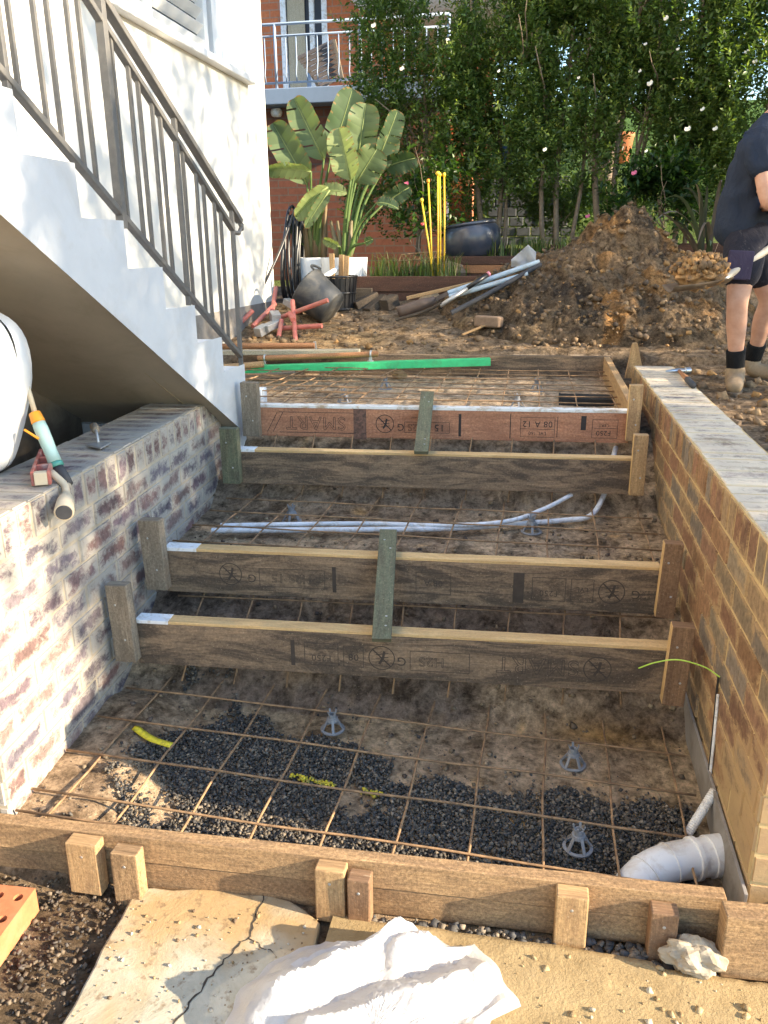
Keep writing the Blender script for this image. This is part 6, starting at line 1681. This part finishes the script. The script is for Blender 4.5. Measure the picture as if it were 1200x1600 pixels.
# balcony lounger of slats
M['w_deck'] = m_wood('grey_deck_wood', (.16, .135, .12), (.11, .095, .09), (.07, .06, .06), .4)
dc = thing('slatted_chair', 'grey wooden slatted deck chair on the balcony behind the railing', 'chair', tuple(aY(500, 140, 10.6)))
for k in range(8):
    a_ = aY(464 + k * 5.2, 92 + k * 6.2, 10.7); b_ = aY(524 + k * 1.4, 63 + k * 8, 10.8); mb = MB(); mb.beam(a_, b_, .02, .05, (0, .5, .8)); mb.build('slat', M['w_deck'], dc)
for (a_, b_) in (((472, 90), (500, 140)), ((522, 62), (536, 128)), ((505, 138), (498, 146)), ((533, 125), (560, 118))):
    mb = MB(); mb.beam(aY(*a_, 10.74), aY(*b_, 10.74), .035, .03, (0, 1, 0)); mb.build('frame_bar', M['w_grey'], dc)
dk = thing('dark_chair', 'dark metal chair frame on the balcony right of the deck chair', 'chair', tuple(aY(570, 140, 10.6)))
for (a_, b_) in (((560, 105), (572, 100)), ((572, 100), (590, 140)), ((560, 105), (562, 140)), ((548, 120), (580, 115))):
    mb = MB(); mb.tube([aY(*a_, 10.6), aY(*b_, 10.65)], .012, 6); mb.build('frame_bar', M['poly'], dk, smooth=True)
# pier and post at the side of the house, second house, stone wall
p_ = aY(718, 300, 10.6); mb = MB(); mb.box(p_.x - .14, p_.x + .16, 10.5, 10.8, 1.4, 3.3); tag(mb.build('brick_pier', M['bw'], None, (p_.x, 10.5, 1.4)), 'red brick pier seen through the hedge behind the yellow stakes', 'pier')
p_ = aY(693, 300, 10.4); mb = MB(); mb.box(p_.x - .10, p_.x + .07, 10.3, 10.36, 1.3, 3.3); tag(mb.build('painted_screen', M['paintb'], None, (p_.x, 10.3, 1.3)), 'pale painted upright panel left of the brick pier behind the hedge', 'panel')
bh2 = thing('brick_house', 'distant orange brick house with a red tiled roof beyond the hedge', 'house', (0, 19, 2))
q0, q1 = aY(690, 270, 17).x, aY(768, 200, 17).x
mb = MB(); mb.box(q0 - 1.2, q1, 17, 17.3, 2.0, 6.2); mb.build('wall', M['bw'], bh2)
mb = MB(); mb.beam((q0 - 1.6, 19.6, 6.7), (q1 + .5, 19.6, 6.7), 5.6, .25, (0, -.35, 1)); mb.build('roof', M['terra'], bh2)
mb = MB(); mb.box(q0 - 1.6, q1 + .5, 16.7, 16.8, 6.2, 6.4); mb.build('gutter', M['white'], bh2)
a_, b_ = aY(752, 332, 10.3), aY(850, 296, 10.3)
mb = MB(); 
for r in range(7):
    z = 1.60 + r * .11; n = 6
    for k in range(n): mb.box(a_.x + (b_.x - a_.x + .3) * (k + .5 * (r % 2)) / n, a_.x + (b_.x - a_.x + .3) * (k + 1 + .5 * (r % 2)) / n - .012, 10.25 + .006 * ((k + r) % 3), 10.5, z, z + .10)
tag(mb.build('stone_wall', m_plain('grey_block', (.10, .105, .115), .9, .2, 12, .4), None, (a_.x, 10.3, 1.6), bevel=.008), 'low grey block wall on the lawn seen between the hedge stems', 'wall')
# garden things on the neighbour's lawn
for k, (px, py, s_, mt, lab) in enumerate(((790, 242, .16, 'blue', 'small blue object on the far lawn between hedge stems'), (968, 232, .22, 'terra', 'terracotta coloured pot on the far lawn behind the hedge stems'), (935, 248, .2, 'white', 'white pot on the far lawn behind the hedge stems'))):
    c_ = aY(px, py, 14.5); c_.z = max(c_.z, hz(c_.x, 14.5) + .1); mb = MB(); mb.lathe([(0, -s_), (s_ * .7, -s_), (s_ * .95, s_ * .7), (s_, s_ * .75), (s_, s_), (s_ * .85, s_), (0, s_ * .8)], c_, 16)
    tag(mb.build('garden_pot', M[mt], None, tuple(c_), smooth=True), lab, 'pot')
# trees beyond, and the trees on the sunny side of the yard whose shade falls over the work
GT = 'trees beyond the neighbour lawn'
for k, (x_, y_, lab) in enumerate(((-4.5, 23, 'tall dark tree far beyond the balcony house'), (2.5, 21, 'tall dark tree beyond the distant house on the right'), (6.5, 17, 'broad tree beyond the right end of the hedge'), (4.8, 12.5, 'mid distance tree behind the right end of the hedge'), (.9, 14.2, 'young tree on the far lawn behind the hedge middle'))):
    z_ = hz(x_, y_); camellia(x_, y_, z_, z_ + (1.2 if k < 3 else 1.0), z_ + (7 if k < 3 else 4.5), 2.2 if k < 3 else 1.3, 1.6 if k < 3 else 1.0, 420, [(0, 0, .3, 0, z_ + 4, .12), (.1, 0, -.6, .2, z_ + 4, .07)], lab, 401 + k, GT, 'leafy_tree', .20, .09, 14, (.16, .22, .05), (.035, .065, .018))
GS = 'shade trees along the right side of the yard'
SHADE = [(6.6, 2.2, 2.5, 4.75, .9, 1.05, 950, .0, 'shade tree nearest the street on the right side of the yard'),
         (6.9, 4.3, 2.4, 7.2, 1.1, 1.75, 1150, .02, 'middle shade tree on the right side of the yard'),
         (7.2, 6.6, 2.4, 4.5, 1.0, 1.0, 420, .04, 'shade tree at the garden end of the right side of the yard')]
for k, (x_, y_, z0_, z1_, rx_, ry_, ns_, gp_, lab) in enumerate(SHADE):
    z_ = hz(x_, y_); camellia(x_, y_, z_, z0_, z1_, rx_, ry_, ns_, [(0, 0, .2, .2, z0_ + 1.6, .09), (.05, .05, -.3, -.3, z0_ + 1.4, .05), (0, .1, .2, .7, z0_ + 1.5, .05)], lab, 451 + k, GS, 'leafy_tree', .12, .055, 14, (.16, .22, .05), (.035, .065, .018), gap=gp_)

# ------------------------------------------------------------------ the worker
def skin_body(name, verts, edges, mats, parent, root_i=0, sub=2, smooth=True):
    """one continuous surface grown over a skeleton: verts = (point, (rx, ry))"""
    base = Vector((0, 0, 0)); q = parent
    while q is not None: base += q.location; q = q.parent
    me = bpy.data.meshes.new(name + '_rig'); me.from_pydata([tuple(Vector(p) - base) for p, r in verts], edges, [])
    ob = bpy.data.objects.new(name + '_rig', me); COL.objects.link(ob)
    md = ob.modifiers.new('skin', 'SKIN'); md.use_smooth_shade = True; md.branch_smoothing = .4
    lay = me.skin_vertices[0] if me.skin_vertices else None
    if lay is None:
        bpy.context.view_layer.objects.active = ob; ob.select_set(True); bpy.ops.mesh.customdata_skin_add(); lay = me.skin_vertices[0]
    for i, (p, r) in enumerate(verts):
        lay.data[i].radius = r if isinstance(r, tuple) else (r, r); lay.data[i].use_root = (i == root_i)
    s_ = ob.modifiers.new('sub', 'SUBSURF'); s_.levels = sub; s_.render_levels = sub
    bpy.context.view_layer.update()
    res = bpy.data.meshes.new_from_object(ob.evaluated_get(bpy.context.evaluated_depsgraph_get())); res.name = name
    bpy.data.objects.remove(ob)
    res.materials.clear()
    for m_ in (mats if isinstance(mats, list) else [mats]): res.materials.append(m_)
    res.polygons.foreach_set('use_smooth', [True] * len(res.polygons))
    o = bpy.data.objects.new(name, res); COL.objects.link(o); o.parent = parent; return o
def chain(V, E, pts, start=None):
    prev = start; ids = []
    for p, r in pts:
        V.append((p, r)); i = len(V) - 1; ids.append(i)
        if prev is not None: E.append((prev, i))
        prev = i
    return ids
N = NT('skin'); co = N.coord('Object'); a = N.noise(co, 18, 4, .6); b = N.noise(co, 90, 3, .6)
N.b.inputs['Subsurface Weight'].default_value = .12; N.b.inputs['Subsurface Radius'].default_value = (.012, .005, .003)
M['skin'] = N.fin(N.mix(N.ramp(a, [(.35, (0,) * 3), (.7, (1,) * 3)]), (.50, .26, .17), (.60, .35, .245)), .5, N.bump(b, .12, .002))
def m_cloth(name, c, dirt, amt):
    N = NT(name); co = N.coord('Object'); a = N.noise(N.coord('Object', (1, 1, .5)), 9, 5, .6, 1.2); d = N.noise(co, 26, 6, .75)
    col = N.mix(N.ramp(d, [(.6, (0,) * 3), (.72, (amt,) * 3)]), c, dirt); f = N.noise(co, 420, 2, .5)
    return N.fin(col, .9, N.bump(a, .75, .03, N.bump(f, .2, .001)), 0, .15)
M['shirt'] = m_cloth('navy_cotton', (.026, .034, .054), (.05, .05, .055), .5)
M['shorts'] = m_cloth('black_drill', (.024, .024, .034), (.40, .36, .33), .35)
M['sock'] = m_cloth('black_sock', (.012, .012, .013), (.06, .05, .04), .3)
M['boot'] = m_plain('tan_boot_leather', (.24, .165, .095), .75, .25, 18, .3, 0, (.33, .25, .16), .6, 8)
M['sole'] = m_plain('boot_sole', (.06, .045, .032), .8, .2, 20, .2)
M['hair'] = m_plain('brown_hair', (.07, .045, .03), .6, .3, 60, .3)

FR = Vector((1.095, 4.86, hz(1.09, 4.86) + .0)); FL = Vector((1.265, 5.22, hz(1.25, 5.22)))
pr_ = thing('person', 'worker in navy t-shirt, dark shorts and tan boots lifting a loaded shovel', 'person', (1.17, 5.04, FR.z))
ankR = FR + Vector((0, .02, .115)); kneR = Vector((1.050, 4.83, FR.z + .475)); hipR = Vector((1.075, 4.91, FR.z + .89))
ankL = FL + Vector((-.005, .01, .115)); kneL = Vector((1.285, 5.10, FL.z + .47)); hipL = Vector((1.12, 5.09, FR.z + .89))
pel = Vector((1.085, 5.0, FR.z + .94)); sp1 = Vector((1.085, 5.0, FR.z + 1.10)); sp2 = Vector((1.115, 4.99, FR.z + 1.26)); che = Vector((1.165, 4.985, FR.z + 1.38)); nkb = Vector((1.235, 4.98, FR.z + 1.475))
nk = Vector((1.275, 4.975, FR.z + 1.535)); hd0 = Vector((1.305, 4.972, FR.z + 1.61)); hd1 = Vector((1.315, 4.972, FR.z + 1.69)); hd2 = Vector((1.31, 4.972, FR.z + 1.755))
shR = Vector((1.185, 4.805, FR.z + 1.395)); elR = Vector((1.275, 4.73, FR.z + 1.13)); wrR = Vector((1.385, 4.80, FR.z + .90))
shL = Vector((1.235, 5.16, FR.z + 1.39)); elL = Vector((1.44, 5.14, FR.z + 1.15)); wrL = Vector((1.60, 5.01, FR.z + 1.015))
V, E = [], []
sp = chain(V, E, [(pel, .10), (sp1, .095), (sp2, .10), (che, .10), (nkb, .068), (nk, .058), (hd0, .074), (hd1, .088), (hd2, .062)])
V.append((hd0 + Vector((.104, -.002, .022)), (.013, .013))); E.append((sp[6], len(V) - 1))     # nose
V.append((hd0 + Vector((.072, -.002, -.045)), (.034, .028))); E.append((sp[6], len(V) - 1))     # chin
def leg(hip, kne, ank, foot, fwd):
    fwd = fwd.normalized()
    k = chain(V, E, [(hip, .08), (hip.lerp(kne, .5), .082), (kne + (hip - kne) * .08, .064), (kne, .058), (kne.lerp(ank, .28) - fwd * .012, .061), (kne.lerp(ank, .62), .046), (ank, .036)], sp[0])
    chain(V, E, [(foot + Vector((0, 0, .045)) + fwd * .05, (.040, .036)), (foot + Vector((0, 0, .03)) + fwd * .15, (.042, .026))], k[-1])
fwR = Vector((-.22, -1, 0)); fwL = Vector((.85, -.55, 0))
leg(hipR, kneR, ankR, FR, fwR); leg(hipL, kneL, ankL, FL, fwL)
HA, HB_ = Vector((.925, 4.73, 1.392)), Vector((1.80, 5.08, 1.955))
hdir = (HB_ - HA).normalized()
def on_handle(t): return HA.lerp(HB_, t)
gripR, gripL = on_handle(.55), on_handle(.86)
wrR = gripR + Vector((-.035, -.05, .065)); wrL = gripL + Vector((-.06, .02, .075))
shR = aY(1186, 214, 4.80); elR = aY(1200, 318, 4.70); elL = shL.lerp(wrL, .52) + Vector((.03, .09, -.02))
def arm(sh, el, wr, grip, s_):
    k = chain(V, E, [(sh, .062), (sh.lerp(el, .4), .053), (el, .043), (el.lerp(wr, .3), .045), (el.lerp(wr, .7), .034), (wr, (.029, .024))], sp[3])
    pd = (grip - wr).normalized(); palm = wr + (grip - wr) * .62
    pk_ = chain(V, E, [(palm, (.034, .020))], k[-1])
    # four fingers of unequal length wrapped over the handle, thumb from the side of the palm
    outw = hdir.cross(pd).normalized()
    for f in range(4):
        o = hdir * ((f - 1.5) * .021 * s_); ln = (.92, 1.0, .96, .80)[f]; r = (.0088, .0092, .0088, .0078)[f]
        q0 = palm + o * .8 + pd * .012; c_ = grip + o
        chain(V, E, [(q0 + pd * .012 + outw * .020, r * 1.1), (c_ + outw * .030 * ln - pd * .004, r), (c_ + outw * .022 * ln + pd * .026, r * .95), (c_ - outw * .004 + pd * .031 * ln, r * .85)], pk_[0])
    chain(V, E, [(palm - hdir * (.030 * s_) - outw * .006, .012), (grip - hdir * (.040 * s_) - outw * .024, .0105), (grip - hdir * (.034 * s_) - outw * .016 + pd * .024, .009)], pk_[0])
arm(shR, elR, wrR, gripR, 1); arm(shL, elL, wrL, gripL, 1)
body = skin_body('body', V, E, M['skin'], pr_)
po_ = pr_.location
for v in body.data.vertices:
    p = v.co + po_; z = p.z - FR.z
    if .55 < z < 1.42:
        a0 = pel if z < .94 else None
        if z >= .94:
            t = min(1, (z - .94) / .44); c_ = pel.lerp(che, t)
        else: c_ = min((hipR.lerp(kneR, max(0, (.89 - z) / .415)), hipL.lerp(kneL, max(0, (.89 - z) / .42))), key=lambda q: (q - p).length)
        r_ = Vector((p.x - c_.x, p.y - c_.y, 0)); lim = .07 if z >= 1.0 else (.045 if z > .74 else .07)
        if r_.length < .24 and r_.length > lim: v.co = v.co - r_ * (1 - lim / r_.length)
# clothes: their own continuous skins a little outside the body
V2, E2 = [], []
s2 = chain(V2, E2, [(pel + Vector((-.03, 0, -.20)), .162), (pel + Vector((-.02, 0, .03)), .155), (sp1 + Vector((-.014, 0, .02)), .142), (sp2 + Vector((-.010, 0, 0)), .144), (che + Vector((-.006, 0, .005)), .146), (nkb + Vector((-.012, 0, -.012)), .092)])
for sh, el in ((shR, elR), (shL, elL)): chain(V2, E2, [(sh, .083), (sh.lerp(el, .35), .077), (sh.lerp(el, .62), .078)], s2[4])
sh_ = skin_body('shirt', V2, E2, M['shirt'], pr_, sub=3)
for v in sh_.data.vertices:
    p = v.co; n_ = v.normal
    f1 = noise.noise(Vector((p.x * 9 + p.z * 5, p.y * 7, p.z * 4 - p.x * 6))); f2 = noise.noise(Vector((p.x * 22, p.y * 20, p.z * 9 + p.x * 12)))
    v.co = p + n_ * ((1 - abs(f1) * 2.2) * .016 + (1 - abs(f2) * 2) * .006 - .010)
V3, E3 = [], []
s3 = chain(V3, E3, [(pel + Vector((0, 0, -.06)), .155), (pel + Vector((0, 0, .07)), .145)])
for hip, kne in ((hipR, kneR), (hipL, kneL)): chain(V3, E3, [(hip + Vector((0, 0, -.04)), .128), (hip.lerp(kne, .45), .115), (hip.lerp(kne, .84), .108)], s3[0])
so_ = skin_body('shorts', V3, E3, M['shorts'], pr_)
mb = MB(); pp = hipR.lerp(kneR, .50) + Vector((-.035, -.112, 0))
mb.beam(pp + Vector((0, 0, .075)), pp + Vector((-.008, 0, -.075)), .13, .018, (0, 1, 0)); mb.build('cargo_pocket', m_cloth('purple_drill', (.05, .042, .075), (.2, .18, .18), .3), so_, bevel=.008)
for ank, kne in ((ankR, kneR), (ankL, kneL)):
    d = (kne - ank).normalized(); mb = MB(); mb.tube([ank + d * -.02, ank + d * .0, ank + d * .05, ank + d * .105, ank + d * .115], [.047, .048, .050, .053, .050], 16); mb.build('sock', M['sock'], pr_, smooth=True)
for foot, ank, kne, fwd, nm in ((FR, ankR, kneR, fwR, 'r'), (FL, ankL, kneL, fwL, 'l')):
    fwd = fwd.normalized(); sd = Vector((fwd.y, -fwd.x, 0)); Vb, Eb = [], []
    chain(Vb, Eb, [(ank + Vector((0, 0, .035)), (.056, .056)), (ank + Vector((0, 0, -.02)), (.058, .060)), (foot + Vector((0, 0, .060)) + fwd * .015, (.056, .056)), (foot + Vector((0, 0, .056)) + fwd * .10, (.050, .046)), (foot + Vector((0, 0, .046)) + fwd * .175, (.050, .038)), (foot + Vector((0, 0, .040)) + fwd * .205, (.036, .028))])
    bt_ = skin_body('boot', Vb, Eb, M['boot'], pr_)
    pts_ = []
    for a in range(28):
        an = a * 2 * PI / 28; c_, s_ = math.cos(an), math.sin(an)
        pts_.append(foot + fwd * (.075 + .165 * c_) + sd * (s_ * (.050 - .006 * c_ + .004 * math.cos(2 * an))))
    mb = MB(); prism(mb, [(p.x, p.y) for p in pts_], foot.z - .012, foot.z + .022); mb.build('sole', M['sole'], bt_, bevel=.004)
    mb = MB(); lp = ank - fwd * .055 + Vector((0, 0, .05)); mb.tube([lp + Vector((0, 0, -.01)), lp + Vector((0, 0, .02)) - fwd * .01, lp + Vector((0, 0, .03)), lp + fwd * .012], .005, 6); mb.build('pull_tab', M['dkgrey'], bt_, smooth=True)
# hair, ears, eyes
hc = hd1 + Vector((-.012, 0, .022))
mb = MB(); bm = bmesh.new(); bmesh.ops.create_icosphere(bm, subdivisions=4, radius=1)
k0 = 0; idx = {}
for v in bm.verts:
    q = 1 + .05 * noise.noise(v.co * 9) + .03 * noise.noise(v.co * 22); idx[v.index] = mb.v(hc + Vector((v.co.x * .106 * q, v.co.y * .090 * q, v.co.z * .112 * q)))
for f in bm.faces:
    c_ = f.calc_center_median()
    if c_.x < .35 and c_.z > -.55 - .25 * (c_.x < -.2) or c_.z > .45: mb.f([idx[v.index] for v in f.verts])
bm.free(); mb.build('hair', M['hair'], pr_, smooth=True, solid=.006)
for s_ in (-1, 1):
    mb = MB(); mb.blob(hd1 + Vector((.0, s_ * .092, -.03)), (.026, .011, .036), 3 + s_, 3, .12, 1.5); mb.build('ear', M['skin'], pr_, smooth=True)
    mb = MB(); mb.blob(hd1 + Vector((.082, s_ * .034, -.035)), (.012, .014, .012), 1, 3, 0, 1); mb.build('eye', M['white'], pr_, smooth=True)
    mb = MB(); mb.blob(hd1 + Vector((.0925, s_ * .034, -.035)), (.004, .006, .006), 1, 2, 0, 1); mb.build('pupil', M['ink'], pr_, smooth=True)
mb = MB(); mb.tube([hd0 + Vector((.094, -.026, -.022)), hd0 + Vector((.103, 0, -.020)), hd0 + Vector((.094, .026, -.022))], [.004, .007, .004], 8); mb.build('mouth', m_plain('lip', (.36, .13, .10), .5, .1, 30, 0), pr_, smooth=True)
# shovel with its load
sv_ = thing('shovel', 'shovel with a pale handle held by the worker, blade loaded with soil', 'shovel', tuple(HA))
mb = MB(); mb.tube([HA, on_handle(.12), on_handle(.5), on_handle(1)], [.020, .021, .017, .017], 14); mb.build('handle', m_plain('pale_handle', (.52, .47, .40), .55, .1, 20, .1, 0, (.3, .24, .17), .5, 12), sv_, autosm=50)
bd = Vector((-.90, -.28, -.20)).normalized(); bs = Vector((bd.y, -bd.x, 0)).normalized(); bu = bs.cross(bd)
if bu.z < 0: bu = -bu
rows = []
for i in range(9):
    t = i / 8; w_ = .115 * (1 - max(0, t - .6) ** 1.6 * 1.5)
    rows.append([HA + bd * (.30 * t - .02) + bs * (w_ * j / 4) + bu * (.035 * (j / 4) ** 2 - .015 + .02 * t * t) for j in range(-4, 5)])
mb = MB(); mb.grid(rows); mb.build('blade', m_plain('muddy_steel', (.15, .11, .075), .8, .3, 20, .3, .2), sv_, smooth=True, solid=.004)
mb = MB(); mb.tube([HA - bd * .02, HA + hdir * .05], [.026, .021], 12); mb.build('socket', M['zinc'], sv_, smooth=True)
ld = thing('soil_load', 'lump of orange and brown soil heaped on the shovel blade', 'soil', tuple(HA + bd * .14))
mb = MB(); cL = HA + bd * .10 + bu * .07; mb.blob(cL, (.125, .105, .085), 14, 5, .22, 3.2); mb.build('clump', m_plain('load_soil', (.36, .205, .085), .95, .4, 22, 1.0, 0, (.09, .066, .048), .95, 9), ld)
g2 = np.random.default_rng(501); n = 520; dirs = g2.normal(0, 1, (n, 3)); dirs /= np.linalg.norm(dirs, axis=1, keepdims=True); dirs[:, 2] = np.abs(dirs[:, 2])
P = np.array(cL)[None] + dirs * np.array([[.128, .108, .09]] * g2.uniform(.85, 1.12, (n, 1))); S_ = .008 + .032 * g2.random(n) ** 3
o_ = stones('crumbs', P - np.array(ld.location)[None], S_, np.array([(.36, .205, .085), (.27, .165, .085), (.17, .115, .07)])[g2.choice(3, n)], M['clod'], 502, .8, ld); o_['kind'] = 'stuff'
